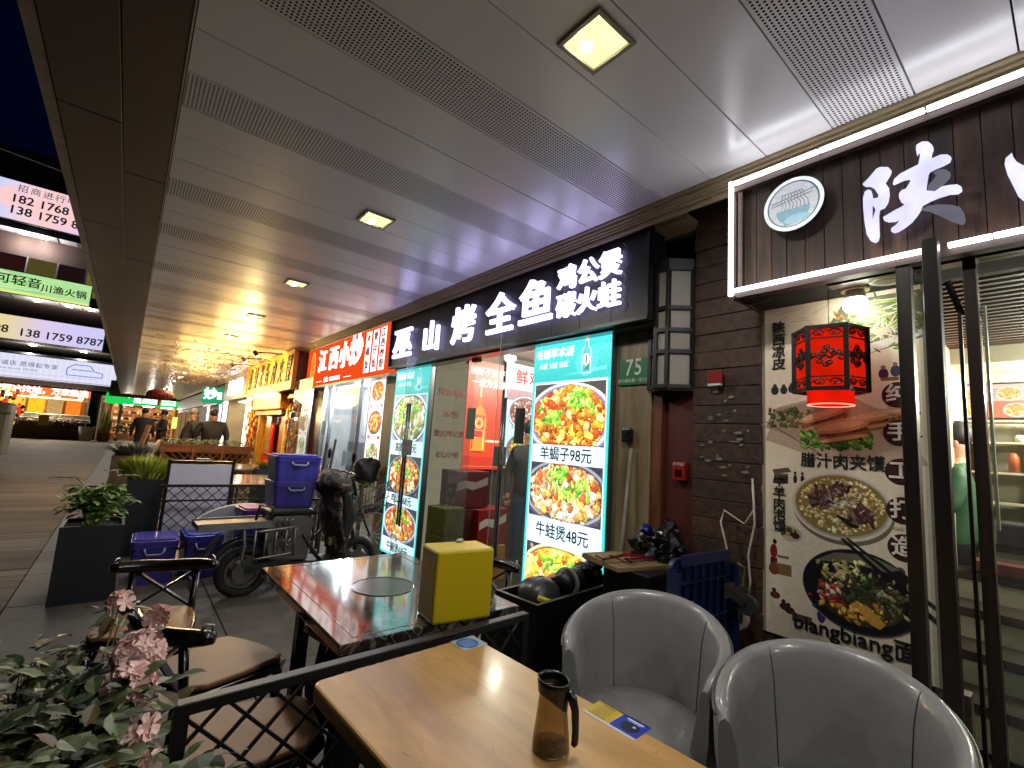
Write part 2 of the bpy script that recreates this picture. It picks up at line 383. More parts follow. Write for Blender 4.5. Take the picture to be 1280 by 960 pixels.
# ---- ground
M_slab = mat('paving_stone', '#4c4741', rough=0.6, var=0.3, scale=2.2, bump=0.35, bscale=30, rvar=0.18)
M_ground = mat('ground_base', '#211d19', rough=0.85, var=0.25, scale=4, bump=0.3, bscale=25)
g = MB().box((0, 20, -0.055), (160, 130, 0.09)).build('ground', M_ground); g['kind'] = 'structure'
pav = bpy.data.objects.new('paving', None); C.objects.link(pav); pav['kind'] = 'structure'
sl = MB().box((0, 0, 0), (0.594, 0.894, 0.024)).build('paving_slab', M_slab, pav, bevel=0.003)
rnd = random.Random(3); first = True
for i in range(5):
    for j in range(13):
        x = -0.2 + 0.6 * i; y = 0.0 + 0.9 * j + (0.45 if i % 2 else 0) - 0.9
        z = rnd.uniform(-0.0012, 0.0012)
        if first: sl.location = (x, y, z); first = False
        else: inst(sl, pav, loc=(x, y, z), rot=(rnd.uniform(-.001, .001), rnd.uniform(-.001, .001), PI * rnd.randint(0, 1)))
far = MB().box((0.95, 11.2 + 14, -0.004), (3.0, 28, 0.02)).build('far_walkway', M_slab); far['kind'] = 'structure'
deck = bpy.data.objects.new('plaza_decking', None); C.objects.link(deck); deck['kind'] = 'structure'
M_plank = wood('deck_plank', '#554d43', '#80766a', rough=0.75, sc_=1.1, axis=0, k=16, bump=0.25)
pl = MB().box((0, 0, 0), (3.19, 0.1965, 0.024)).build('plank', M_plank, deck, bevel=0.003); pl.location = (-2.1, 1.0, 0.0)
k = 0
for j in range(0, 66):
    for i in range(3):
        if j == 0 and i == 0: continue
        inst(pl, deck, loc=(-2.1 - 3.2 * i + (1.6 if j % 2 else 0) * (1 if i else 0), 1.0 + 0.2 * j, rnd.uniform(-.0015, .0015)))
# further planks too fine to tell apart
fd = MB()
for j in range(120):
    y = 14.2 + 0.2 * j
    for i in range(7): fd.box((-2.1 - 3.2 * i, y, rnd.uniform(-.001, .001)), (3.19, 0.1965, 0.024))
M_plank.node_tree.nodes['Principled BSDF'].inputs['Specular IOR Level'].default_value = 0.18
fd = fd.build('far_planks', M_plank, deck); fd['kind'] = 'stuff'

# ---- arcade ceiling at 2.8 m: 0.2664 m panels, a drilled one after every third or second plain one
ceil_o = bpy.data.objects.new('arcade_ceiling', None); C.objects.link(ceil_o); ceil_o['kind'] = 'structure'
W_ = 0.2664; X0, X1 = 0.0, 2.13
pp = MB().box((0, 0, 0.01), (X1 - X0 - 0.006, W_ - 0.005, 0.02)).build('ceiling_panel', M_ceil, ceil_o, bevel=0.0012)
pf = MB().box((0, 0, 0.01), (X1 - X0 - 0.006, W_ - 0.005, 0.02)).build('perforated_panel', M_perf, ceil_o, bevel=0.0012)
fp = ff = True; y = 0.333 - 7 * W_ * 2; seq = [1, 0, 0, 0, 1, 0, 0]; n = 0
while y < 34:
    c = ((X0 + X1) / 2, y + W_ / 2, 2.8 + rnd.uniform(-0.0006, 0.0006))
    if seq[n % 7]:
        if fp: pf.location = c; fp = False
        else: inst(pf, ceil_o, loc=c)
    else:
        if ff: pp.location = c; ff = False
        else: inst(pp, ceil_o, loc=c, rot=(rnd.uniform(-.0015, .0015), rnd.uniform(-.001, .001), 0))
    y += W_; n += 1
MB().box((1.06, 16, 2.86), (2.14, 40, 0.06)).build('ceiling_backing', M_groove, ceil_o)
# outer beam soffit of bronze panels and its brushed rim
beam = bpy.data.objects.new('canopy_beam', None); C.objects.link(beam); beam['kind'] = 'structure'
po = MB().box((0, 0, 0.01), (0.226, 1.612, 0.02)).build('soffit_panel', M_bronze, beam, bevel=0.002); po.location = (-0.3155, 2.818 - 0.81, 2.79)
for j in range(-2, 20):
    if j: inst(po, beam, loc=(-0.3155, 2.818 - 0.81 + 1.62 * j, 2.79))
pi_ = MB().box((0, 0, 0.01), (0.190, 1.832, 0.02)).build('soffit_panel', M_bronze, beam, bevel=0.002); pi_.location = (-0.1035, 3.37 - 0.92, 2.79)
for j in range(-2, 17):
    if j: inst(pi_, beam, loc=(-0.1035, 3.37 - 0.92 + 1.84 * j, 2.79))
MB().box((-0.21, 15, 2.93), (0.44, 40, 0.22)).build('beam_core', M_groove, beam)
MB().box((-0.456, 15, 2.84), (0.045, 40, 0.09)).build('rim', M_rim, beam)
MB().box((-0.0035, 15, 2.793), (0.006, 40, 0.012)).build('edge_strip', mat('edge_bead', '#c9c0ae', rough=0.3, metal=0.5), beam)
# upper storey above the arcade keeps the night out of the gap
up = MB().box((1.6, 15, 3.3), (4.1, 40, 0.5)).build('upper_floor', mat('upper_wall', '#3a3632', rough=0.8)); up['kind'] = 'structure'

# ---- stepped metal trim between ceiling and shop fronts
trim = MB()
for k_, (dx, dz) in enumerate([(0.0, 0.0), (0.016, -0.017), (0.03, -0.03), (0.044, -0.043), (0.062, -0.06)]):
    trim.box((2.14 + dx, 15, 2.797 + dz), (0.012, 40, 0.024 if k_ < 4 else 0.05))
trim.box((2.20, 15, 2.79), (0.10, 40, 0.02))
tr = trim.build('ceiling_trim', M_trim); tr['kind'] = 'structure'
# ---- shop wall behind the shop fronts (upper band and far flank)
M_wallw = mat('plain_wall', '#4a4038', rough=0.8, var=0.1, scale=2)
wl = MB().box((2.5, 16.0, 2.5), (0.10, 38, 0.6)).build('upper_wall', M_wallw); wl['kind'] = 'structure'

# ---- ceiling downlights
M_lamp = emit('lamp_glow', '#f4f3a4', 0.30, 0.3); M_tube = emit('lamp_tube', '#fffce0', 14.0); M_lframe = mat('lamp_frame', '#857a6c', rough=0.4, metal=0.3)
def downlight(y, first_label, x=1.083):
    t = thing('ceiling_light', first_label, 'ceiling light', (x, y, 2.8), group='square downlights in the arcade ceiling')
    f = MB()
    for a, b, c_, d in ((-.0885, 0, .017, .194), (.0885, 0, .017, .194), (0, -.0885, .16, .017), (0, .0885, .16, .017)):
        f.box((a, b, -0.006), (c_, d, 0.012))
    f.build('frame', M_lframe, t, bevel=0.002)
    g_ = MB(); g_.box((0, 0, 0.0), (0.16, 0.16, 0.004)); g_.build('diffuser', M_lamp, t)
    MB().cyl((-0.03, 0.045, -0.0045), (0.0, 0.02, -0.0045), 0.018, n=12).build('bulb_spot', M_tube, t)
    sp_ = bpy.data.lights.new('downlight_lamp', 'SPOT'); sp_.energy = 12; sp_.color = (1.0, 0.96, 0.87); sp_.spot_size = R(174); sp_.spot_blend = 0.5; sp_.shadow_soft_size = 0.10
    so = bpy.data.objects.new('lamp_light', sp_); C.objects.link(so); so.parent = t; so.location = (0, 0, -0.03)
    return t
_l = ['square downlight nearest the camera, glowing pale yellow, above the grey armchairs', 'second square downlight, above the marble table end of the walkway', 'third square downlight down the arcade', 'fourth square downlight down the arcade', 'fifth square downlight, over the middle of the arcade', 'sixth square downlight from the front', 'seventh square downlight, near the golden twigs', 'eighth small downlight in the distance', 'ninth small downlight in the distance', 'tenth small downlight in the distance', 'eleventh tiny downlight near the far end', 'twelfth tiny downlight near the far end', 'thirteenth tiny downlight near the far end', 'fourteenth tiny downlight near the far end']
for i, lb in enumerate(_l): downlight(0.998 + 1.865 * i, lb)
for k_, lb in ((1, 'square downlight just behind the camera position, outside the picture'), (2, 'square downlight furthest behind the camera position, outside the picture')): downlight(0.998 - 1.865 * k_, lb)  # unseen lamps added for fill, carrying on the ceiling row

# ================================================================== far building across the plaza end
M_con = mat('dark_facade', '#565659', rough=0.7, var=0.2, scale=0.4)
fb = thing('far_building', 'dark building across the far end of the plaza with stacked lit banners', 'building', (0, 38, 0))
MB().box((-8, 6, 14.25), (26, 12, 4.5)).build('upper_wall', M_con, fb)
MB().box((-8, 6, 10.0), (26, 10, 4.2)).build('recessed_wall', mat('recess_wall', '#3b2a25', rough=0.7), fb)
MB().box((-8, 2.0, 11.9), (26, 4, 0.3)).build('balcony_soffit', mat('pale_soffit', '#a09aa2', rough=0.5, var=0.2, scale=0.8), fb)
for i in range(9):
    MB().box((-0.8 - 1.35 * i, 1.6, 11.72), (0.5, 3.6, 0.04)).build('soffit_band', M_con, fb)
MB().box((-8, 2.0, 8.1), (26, 4, .3)).build('second_soffit', mat('grey_soffit', '#5d625e', rough=0.5, var=0.2, scale=0.8), fb)
MB().box((-8, 2.0, 5.4), (26, 4, 0.14)).build('first_soffit', mat('grey_soffit2', '#6a665e', rough=0.5), fb)
MB().box((-8, 2.5, 3.9), (26, 4.6, 1.8)).build('fascia', M_con, fb)
MB().box((-8, 9.0, 1.5), (26, 1, 3.2)).build('back_wall', M_con, fb)
M_sp = emit('soffit_spot', '#fff7e0', 12)
for i, (x, z) in enumerate([(-5.2, 11.7), (-3.6, 7.9), (-5.0, 7.9), (-2.6, 7.9), (-4.8, 5.28), (-2.6, 5.28), (-6.1, 11.7)]):
    MB().cyl((x, 0.6, z), (x, 0.6, z + 0.04), 0.16, n=10).build('spotlight', M_sp, fb); lamp('POINT', fb, (x, 0.2, z - .5), 40, (1, .93, .88), .15)
def banner(x0, x1, z0, z1, lab, y=37.8, strength=1.0):
    t = thing('lit_banner', lab, 'banner', ((x0 + x1) / 2, y, z0), group='lit banners on the far building'); w2 = (x1 - x0) / 2
    MB().box((0, 0.1, (z1 - z0) / 2), (w2 * 2 + .1, 0.16, z1 - z0 + .1)).build('case', M_con, t)
    return t, w2, z1 - z0
M_far = printed('far_print', 0.21)
M_ink = mat('sign_ink', '#17171a', rough=0.6); M_grey = mat('sign_grey', '#5a5a66', rough=0.6)
t, w2, h = banner(-11.2, -3.55, 12.17, 14.43, 'topmost pink and violet banner with two phone numbers')
P = Print(0.0, 1e-3); rnd = random.Random(5)
cols = ['#f3c9cf', '#efc6da', '#d9c4ee', '#c8c0f2', '#cfd0ee', '#f0cfd8', '#f5c8c8', '#e7c3e4']
for i in range(30):
    P.rect(-w2 + 2 * w2 * i / 30, 0, -w2 + 2 * w2 * (i + 1) / 30, h, tuple(a * (1 - f) + b * f for a, b, f in zip(hx(cols[(i // 4) % 8]), hx(cols[(i // 4 + 1) % 8]), [(i % 4) / 4] * 3)))
for i in range(26): P.ell(rnd.uniform(-w2 + .6, w2 - .6), h / 2 + rnd.uniform(-.3, .3), rnd.uniform(.3, .9), rnd.uniform(.2, .7), rnd.choice(cols))
P.build('print', M_far, t)
text('招商进行中', 0.46, M_grey, t, (2.1, -0.06, 1.86), name='lettering', align='CENTER', space=1.25)
text('182 1768 1898', 0.66, M_ink, t, (2.6, -0.06, 1.22), bold=0.012, sx=0.98)
text('138 1759 8787', 0.66, M_ink, t, (2.6, -0.06, 0.55), bold=0.012, sx=0.98)
# green banner on the second storey
t, w2, h = banner(-11.2, -2.7, 8.0, 9.25, 'green banner with pale lettering below the topmost banner')
P = Print(0.0, 1e-3)
P.rect(-w2, 0, w2, h, '#a8dc98')
for i in range(60):
    z = rnd.uniform(0.04, h - .04); x = rnd.uniform(-w2, w2 - 1.6); P.rect(x, z, x + rnd.uniform(.5, 1.6), z + rnd.uniform(.02, .06), rnd.choice(['#c9f08f', '#b7ecb2', '#d8ee7e', '#6fc065', '#e8f3c0']))
P.rect(-w2, 0, w2, 0.14, '#dfe87a')
P.build('print', M_far, t)
text('川可轻音', 0.62, mat('pale_ink', '#3f7f58'), t, (0.9, -0.08, 0.72), bold=0.01)
text('川渔火锅', 0.5, mat('orange_ink', '#c98b3a'), t, (3.1, -0.08, 0.55), bold=0.01)
# lower phone banner
t, w2, h = banner(-11.2, -1.75, 5.43, 6.75, 'long violet and yellow banner with one phone number on each side')
P = Print(0.0, 1e-3)
for i in range(40):
    f = i / 39; c = ['#e6c0e6', '#e9c9df', '#f0d8c0', '#e3da8a', '#e0cf9e', '#d9c6e4', '#cfc4f0', '#c9c6ee']; a = f * 6.99
    P.rect(-w2 + 2 * w2 * i / 40, 0, -w2 + 2 * w2 * (i + 1) / 40, h, tuple(p * (1 - a % 1) + q * (a % 1) for p, q in zip(hx(c[int(a)]), hx(c[int(a) + 1]))))
P.build('print', M_far, t)
text('182 1768 1898', 0.6, M_ink, t, (-1.1, -0.06, 0.5), bold=0.01); text('138 1759 8787', 0.6, M_ink, t, (2.9, -0.06, 0.42), bold=0.01)
text('招商进行中', 0.36, M_grey, t, (-2.2, -0.06, 1.05), space=1.3)
# white banner
t, w2, h = banner(-11.2, -0.85, 3.3, 4.62, 'white banner with grey text and a blue car drawing above the orange shop')
P = Print(0.0, 1e-3); P.rect(-w2, 0, w2, h, '#d8d8ee')
for i in range(40):
    x = -w2 + 2 * w2 * i / 40; P.rect(x, 0, x + .03, h, '#e9e9fb')
P.rect(-w2, 0.04, w2, 0.08, '#9a9ab4'); P.rect(-w2, 0.3, w2 - .9, 0.32, '#a9a9c4')
for a, b in (((2.9, .45), (2.9, .85)), ((2.9, .85), (3.2, 1.1)), ((3.2, 1.1), (3.9, 1.1)), ((3.9, 1.1), (4.1, .8)), ((4.1, .8), (4.5, .7)), ((4.5, .7), (4.5, .45)), ((4.5, .45), (2.9, .45)), ((3.1, .8), (4.0, .8))): P.line(a, b, .05, '#5f77c8')
P.build('print', M_far, t)
text('首汽车贷吧', 0.34, M_grey, t, (-2.2, -0.06, 0.8), space=1.2); text('家家陪诚店 愿得起专享', 0.3, M_grey, t, (0.9, -0.06, 0.78), space=1.1)
text('www.66.com 400 820', 0.15, M_grey, t, (0.9, -0.06, 0.5), space=1.2)

# facade joints, glass panels of the upper gallery and the overhead wire
for i in range(10): MB().box((-.6 - 1.3 * i, -.012, 14.9), (.03, .02, 3.0)).build('facade_joint', M_groove, fb)
for i in range(9): MB().box((-1.2 - 1.3 * i, .9, 9.6), (1.2, .03, 1.7)).build('gallery_window', emit('gallery_glow%d' % (i % 4), ['#3a1c1e', '#8a7a3a', '#2a1a1c', '#6a6230'][i % 4], .10, .5), fb)
for i in range(9): MB().box((-.55 - 1.3 * i, .86, 9.6), (.07, .06, 1.8)).build('gallery_mullion', M_con, fb)
for i in range(12): MB().box((-1.0 - 1.0 * i, 1.4, 7.935), (.06, 2.6, .02)).build('soffit_joint', M_groove, fb)
tag(MB().tube([(-16, 36, 16.6), (-8, 36.5, 15.6), (-2, 37, 15.2)], .05, 5).build('overhead_wire', M_rim), 'thin overhead wire crossing the night sky above the topmost banner', 'wire')
# ---- orange shop
def shopfront(name, lab, x0, x1, y, depth=3.2):
    t = thing(name, lab, 'shop', ((x0 + x1) / 2, y, 0)); w_ = x1 - x0
    MB().box((0, depth, 1.4), (w_, 0.1, 2.8)).build('back_wall', mat('shop_cream', '#b88d5c', rough=0.7, var=0.3, scale=3), t)
    MB().box((-w_ / 2 + .05, depth / 2, 1.4), (0.1, depth, 2.8)).build('side_wall', M_wallw, t)
    MB().box((w_ / 2 - .05, depth / 2, 1.4), (0.1, depth, 2.8)).build('side_wall', M_wallw, t)
    MB().box((0, depth / 2, 2.72), (w_, depth, 0.1)).build('shop_ceiling', mat('shop_ceiling', '#c9b48c', rough=0.6), t)
    return t
M_or = emit('orange_sign', '#e8642a', 0.33); M_wl = emit('white_letters', '#fff3e6', .4); M_warm = emit('warm_strip', '#ffcf8a', 3.0)
t = shopfront('orange_shop', 'open shop with a glowing orange sign at the far end of the plaza', -9.5, -1.9, 38.2)
MB().box((1.7, -0.3, 2.68), (4.2, 0.12, 0.42)).build('sign_board', M_or, t)
text('蜜雪冰饮站，万家热选', 0.4, M_wl, t, (1.7, -0.38, 2.68), bold=0.02, extrude=0.01, sx=1.0)
MB().box((-2.5, -0.3, 2.6), (3.0, 0.12, 0.5)).build('sign_board', emit('red_sign', '#c8372a', 0.3), t)
for i in range(7): MB().cyl((-2.6 + 1.0 * i, -0.2, 2.4), (-2.6 + 1.0 * i, -0.2, 2.44), 0.1, n=10).build('spotlight', M_sp, t)
for i, c in enumerate(['#8a3a22', '#d2812f', '#6b5236', '#3f4a6a', '#e8a43a', '#e2a020', '#9a7a4a', '#c5671f']):
    q = MB().box((-2.9 + 0.84 * i, 2.2, 1.75), (0.7, 0.06, 1.1)).build('menu_panel', emit('panel%d' % i, c, 0.35, 0.5), t)
MB().box((0, 1.0, 2.35), (6.8, 0.05, 0.05)).build('warm_light', M_warm, t)
for x in (-1.8, .2, 2.2): lamp('POINT', t, (x, -.5, 2.25), 80, (1, .85, .62), .1)  # added lamps to brighten the stall and pots in front
# ---- green fruit shop
M_gr = emit('green_sign', '#17b24a', 0.3); M_gw = emit('green_white', '#eafff0', .45)
t = shopfront('green_shop', 'fruit shop with bright green sign at the end of the arcade', -1.5, 3.2, 38.4)
gs = MB(); gs.box((0.0, -0.35, 2.62), (4.1, 0.14, 0.66)); gs.build('sign_board', M_gr, t, bevel=0.08)
MB().box((0.0, -0.2, 3.05), (4.3, 0.3, 0.12)).build('sign_top', mat('green_top', '#4fb37a', rough=0.4), t)
text('百果园', 0.46, M_gw, t, (-0.05, -0.43, 2.62), bold=0.02, extrude=0.01); text('水果专家\n品质生活', 0.2, M_gw, t, (1.1, -0.43, 2.62), bold=0.006, extrude=0.01)
for i, x in enumerate((-1.0, 0.1, 1.1)): MB().box((x, 0.8, 2.3), (0.6, 0.12, 0.04)).build('ceiling_lamp', M_sp, t); lamp('POINT', t, (x, .6, 2.1), 14, (1, .9, .75), .1)
sh = MB(); fr_ = MB(); rnd = random.Random(11)
for j in range(5):
    sh.box((0.0, 2.9, 0.45 + 0.42 * j), (3.4, 0.5, 0.03))
for i in range(4): sh.box((-1.7 + 1.13 * i, 2.9, 1.2), (0.05, 0.5, 2.2))
sh.build('shelf', emit('lit_shelf', '#c98a4a', 0.2, 0.3), t)  # shelf boards glow themselves in place of lamp light
for i in range(230):
    fr_.box((rnd.uniform(-1.6, 1.6), 2.62, 0.5 + 0.42 * rnd.randint(0, 4) + 0.09), (rnd.uniform(.08, .16), 0.1, rnd.uniform(.1, .2)), mi=rnd.randint(0, 3))
fr_.build('goods', [mat('g1', '#b5532b'), mat('g2', '#d8b06a'), mat('g3', '#8c2f22'), mat('g4', '#d9d2bd')], t, kind='stuff')
MB().box((1.75, -0.1, 1.35), (0.6, 0.05, 0.75)).build('window_poster', emit('lime_poster', '#c6d96a', 0.35, 0.4), t)
for x in (-2.1, -1.25, 2.2): MB().box((x, 0, 1.15), (0.16, 0.2, 2.3)).build('pillar', M_wallw, t)
# produce stall with dark skirt, rows of crates and white packs
t = thing('produce_stall', 'long produce stall with dark skirt and white packs before the orange shop', 'stall', (-3.9, 36.6, 0))
MB().prism([(-2.7, 0), (2.0, 0), (2.05, 0.82), (-2.2, 0.82)], 1.2).build('skirt', mat('dark_skirt', '#2a1512', rough=0.6, var=0.3, scale=2), t)
tp = MB()
for i in range(9): tp.box((-1.9 + 0.47 * i, 0.2, 0.9), (0.42, 0.5, 0.16))
tp.build('tray', mat('tray_dark', '#22231f'), t)
for r_ in range(2):
    for i in range(6):
        MB().box((-1.75 + 0.72 * i + rnd.uniform(-.05, .05), 0.9 + 0.3 * r_, 1.08 + 0.24 * r_), (0.66, 0.3, 0.2)).build('pack', mat('white_pack', '#9d9a93', rough=0.5, var=0.4, scale=5), t, bevel=0.04)
gb = MB(); [gb.blob((rnd.uniform(-1.9, 1.9), rnd.uniform(.0, .4), 1.0), 0.1, seed=i, mi=i % 3) for i in range(40)]
gb.build('greens', [mat('gg1', '#3b5a2b'), mat('gg2', '#8e8a80'), mat('gg3', '#7a4138')], t, kind='stuff')
MB().box((0.35, -0.3, 1.05), (0.42, 0.1, 0.55)).build('price_card', mat('yellow_card', '#8c7a22'), t)
GLY_A = [(-0.4784, 2.4597), (-0.469, 2.4547), (-0.466, 2.4377), (-0.4701, 2.3216), (-0.4629, 2.318), (-0.449, 2.3144), (-0.4488, 2.265), (-0.4535, 2.2473), (-0.4629, 2.2431), (-0.4753, 2.254), (-0.4854, 2.2793), (-0.4906, 2.3285), (-0.4935, 2.3859), (-0.4932, 2.4313), (-0.4873, 2.4547)]
GLY_B = [(-0.4931, 2.4885), (-0.4728, 2.5058), (-0.4484, 2.5323), (-0.4376, 2.5349), (-0.4128, 2.5239), (-0.405, 2.5088), (-0.4087, 2.4954), (-0.4249, 2.4688), (-0.4152, 2.4454), (-0.414, 2.4173), (-0.419, 2.3889), (-0.4298, 2.371), (-0.4446, 2.3681), (-0.4481, 2.3472), (-0.4487, 2.3132), (-0.4683, 2.3221), (-0.4617, 2.3465), (-0.4551, 2.3692), (-0.4671, 2.3987), (-0.4666, 2.4182), (-0.4475, 2.4137), (-0.4442, 2.4236), (-0.451, 2.4402), (-0.459, 2.4603), (-0.4715, 2.4739), (-0.4867, 2.4801)]
GLY_C = [(-0.3292, 2.5718), (-0.3136, 2.5777), (-0.2969, 2.5695), (-0.2863, 2.551), (-0.285, 2.5371), (-0.2904, 2.5211), (-0.2912, 2.5002), (-0.2661, 2.5044), (-0.2484, 2.4972), (-0.2401, 2.4845), (-0.2442, 2.4709), (-0.2604, 2.4653), (-0.2787, 2.4629), (-0.2973, 2.4579), (-0.3021, 2.4495), (-0.3059, 2.4273), (-0.311, 2.3884), (-0.2857, 2.3746), (-0.2672, 2.3853), (-0.2495, 2.3832), (-0.2287, 2.3773), (-0.2189, 2.3657), (-0.2188, 2.3531), (-0.2283, 2.3468), (-0.2507, 2.3531), (-0.2793, 2.3515), (-0.3014, 2.347), (-0.3222, 2.3392), (-0.3265, 2.325), (-0.3365, 2.3077), (-0.3526, 2.287), (-0.3725, 2.2725), (-0.3925, 2.2631), (-0.4045, 2.2627), (-0.4116, 2.2693), (-0.4101, 2.2796), (-0.3957, 2.2883), (-0.3811, 2.3074), (-0.3628, 2.3276), (-0.379, 2.312), (-0.3992, 2.3056), (-0.4193, 2.3098), (-0.4314, 2.3194), (-0.4331, 2.3309), (-0.4185, 2.3367), (-0.3979, 2.3456), (-0.3777, 2.3518), (-0.3656, 2.3607), (-0.3791, 2.3711), (-0.3845, 2.3894), (-0.3839, 2.4055), (-0.3756, 2.4157), (-0.3637, 2.4164), (-0.3555, 2.4292), (-0.3471, 2.4473), (-0.3585, 2.4548), (-0.3743, 2.456), (-0.3864, 2.4528), (-0.4007, 2.4505), (-0.3961, 2.4678), (-0.3775, 2.4819), (-0.3535, 2.4879), (-0.3339, 2.4927), (-0.3261, 2.4946), (-0.3214, 2.5194), (-0.3188, 2.5397), (-0.3263, 2.5433), (-0.3286, 2.5335), (-0.3306, 2.5534)]
GLY_D = [(-0.2866, 2.4454), (-0.2718, 2.4521), (-0.2542, 2.4428), (-0.2442, 2.4271), (-0.2465, 2.4127), (-0.2576, 2.402), (-0.2669, 2.3929), (-0.2854, 2.3813), (-0.3055, 2.3862), (-0.3011, 2.4043), (-0.2838, 2.4233), (-0.2778, 2.4364)]
GLY_F = [(-0.3247, 2.3218), (-0.3022, 2.3265), (-0.2733, 2.3199), (-0.2455, 2.3081), (-0.2254, 2.2931), (-0.2162, 2.2699), (-0.2143, 2.2495), (-0.2177, 2.2335), (-0.2245, 2.2323), (-0.2478, 2.2511), (-0.2748, 2.2807), (-0.3028, 2.3086)]
GLY_G = [(-0.0978, 2.4332), (-0.0955, 2.4177), (-0.0889, 2.398), (-0.0763, 2.3805), (-0.0606, 2.3711), (-0.0669, 2.2486), (-0.082, 2.2682), (-0.0915, 2.2859), (-0.1014, 2.3275), (-0.1116, 2.3699), (-0.1154, 2.4004), (-0.1122, 2.4207)]
# ================================================================== SHOP FRONTS (right side of the arcade, wall plane x = 2.41)
M_pill = wood('pillar_laminate', '#5c4e3a', '#8a795c', rough=0.45, sc_=1.6, axis=2, k=9, bump=0.05)
M_dwood = wood('dark_board', '#1c110b', '#4a3021', rough=0.65, sc_=2.0, axis=2, k=14, bump=0.25)
M_hplank = wood('old_plank', '#1d110b', '#4b3122', rough=0.6, sc_=2.0, axis=1, k=14, bump=0.4)
M_tubew = emit('led_tube', '#f6f6ff', 2.1); M_trimwood = wood('trim_wood', '#24160c', '#4a3020', rough=0.6, sc_=2, axis=0, k=10)
M_chan = emit('channel_letter', '#c6bfff', 0.75, 0.12); M_chanedge = mat('letter_return', '#d8d8e8', rough=0.4)
M_lit = printed('backlit_print', 0.32); M_prt = printed('poster_print', 0.0, 0.4)
M_alu = mat('aluminium', '#8d9093', rough=0.3, metal=0.9, var=0.08, stretch=(1, 1, 0.2)); M_steel = mat('steel_bar', '#5c5f62', rough=0.25, metal=0.9)
M_glass = glass('door_glass', dirt=0.05)
M_white = mat('white_enamel', '#b9bbbb', rough=0.4)
M_inktxt = mat('print_ink', '#20303a', rough=0.6)
def WT(name, label, cat, X, yc, z=0, group=None):
    return thing(name, label, cat, (X, yc, z), WALL, group)

# ---------------------------------------------------------------- pillar, recess, plank column between the shops
pc = WT('shop_pillar', 'grey-brown wood grain pillar carrying the green number plate', 'pillar', 2.41, 1.775)
MB().box((0, 0.06, 1.095), (0.27, 0.12, 2.19)).build('face', M_pill, pc, bevel=0.002)
MB().box((0.17, 0.07, 1.1), (0.065, 0.12, 2.2)).build('side_strip', wood('strip_wood', '#472616', '#6e4029', sc_=2, axis=2, k=10), pc)
MB().box((0.0, 0.09, 2.45), (0.27, 0.12, 0.5)).build('upper_face', M_pill, pc)
rc = WT('recess_panel', 'dark red metal panel beside the plank column', 'wall panel', 2.43, 1.475)
MB().box((0, 0.05, 1.35), (0.215, 0.06, 2.7)).build('sheet', mat('oxide_red', '#4e2019', rough=0.5, var=0.15, scale=1.5), rc)
MB().box((0, -0.0, 2.74), (0.24, 0.3, 0.03)).build('top_ledge', M_trim, rc)
col_ = WT('plank_column', 'column of rough dark horizontal boards with scuffed white marks', 'wall', 2.40, 1.185)
rnd = random.Random(8); z = 0.0
pk = None; M_scuff = mat('scuff', '#7b766d', rough=0.8)
while z < 2.76:
    h = 0.098
    if pk is None:
        pk = MB().box((0, 0.03, 0), (0.365, 0.05, 0.0955)).build('board', M_hplank, col_, bevel=0.003); pk.location = (0, 0, z + h / 2)
    else: inst(pk, col_, loc=(rnd.uniform(-.003, .003), rnd.uniform(-.004, .006), z + h / 2), rot=(rnd.uniform(-.015, .015), rnd.uniform(-.004, .004), 0))
    z += 0.0985
MB().box((0.0, 0.08, 1.38), (0.38, 0.03, 2.76)).build('backing', M_dark, col_)
MB().box((0.2, 0.07, 1.38), (0.05, 0.06, 2.76)).build('shadow_gap', M_dark, col_)  # solid near-black strip stands in for the shade in the gap
sc_ = MB(); rnd = random.Random(2)
for i in range(26):
    a = rnd.uniform(-.13, .13); b = rnd.gauss(1.5, 0.13); q = rnd.uniform(.006, .022); hh = rnd.uniform(.003, .009)
    sc_.add([(a - q, -0.0085, b), (a - q * .2, -0.0085, b - hh), (a + q, -0.0085, b - hh * .3), (a + q * .6, -0.0085, b + hh), (a - q * .4, -0.0085, b + hh * .5)], [(0, 1, 2, 3, 4)])
sc_.build('scuffs', M_scuff, col_, kind='stuff')
# number plate
t = WT('number_plate', 'green metal house number plate with 75 on the wood grain pillar', 'sign', 2.405, 1.765, 1.895)
MB().box((0, -0.004, 0), (0.225, 0.008, 0.165)).build('plate', mat('plate_green', '#15663a', rough=0.4, var=0.06), t, bevel=0.004)
M_pw = mat('plate_white', '#c9cec4', rough=0.5)
text('75', 0.145, M_pw, t, (0, -0.0095, 0.024), bold=0.002, sx=0.8, space=1.15); text('宝山湖支路一宝口岸', 0.026, M_pw, t, (0, -0.0095, -0.055))
t = WT('doorbell', 'small black intercom on the wood grain pillar', 'intercom', 2.405, 1.79, 1.50)
MB().box((0, -0.02, 0), (0.07, 0.04, 0.085)).build('case', M_black, t, bevel=0.01); MB().cyl((0, -0.041, 0.012), (0, -0.045, 0.012), 0.017, n=14).build('lens', M_steel, t)
MB().box((0, -0.041, -0.025), (0.035, 0.003, 0.012)).build('button', M_steel, t)
t = WT('broom', 'thin grey pole leaning on the wood grain pillar under the intercom', 'pole', 2.33, 1.79, 0)
MB().tube([(0.0, -0.05, 0.0), (0.02, 0.0, 0.7), (0.035, 0.055, 1.42)], 0.011, 8).build('handle', mat('pole_grey', '#7d776d', rough=0.5, var=0.3), t, smooth=True)
bb = MB(); [bb.bar((rnd.uniform(-.1, .1), -0.05 + rnd.uniform(-.02, .02), 0.0), (rnd.uniform(-.06, .06), -0.05, 0.2), 0.006) for _ in range(30)]
bb.build('bristles', M_black, t, kind='stuff')
t = WT('alarm_strobe', 'small red alarm light on the dark boards', 'alarm', 2.385, 1.225, 1.81)
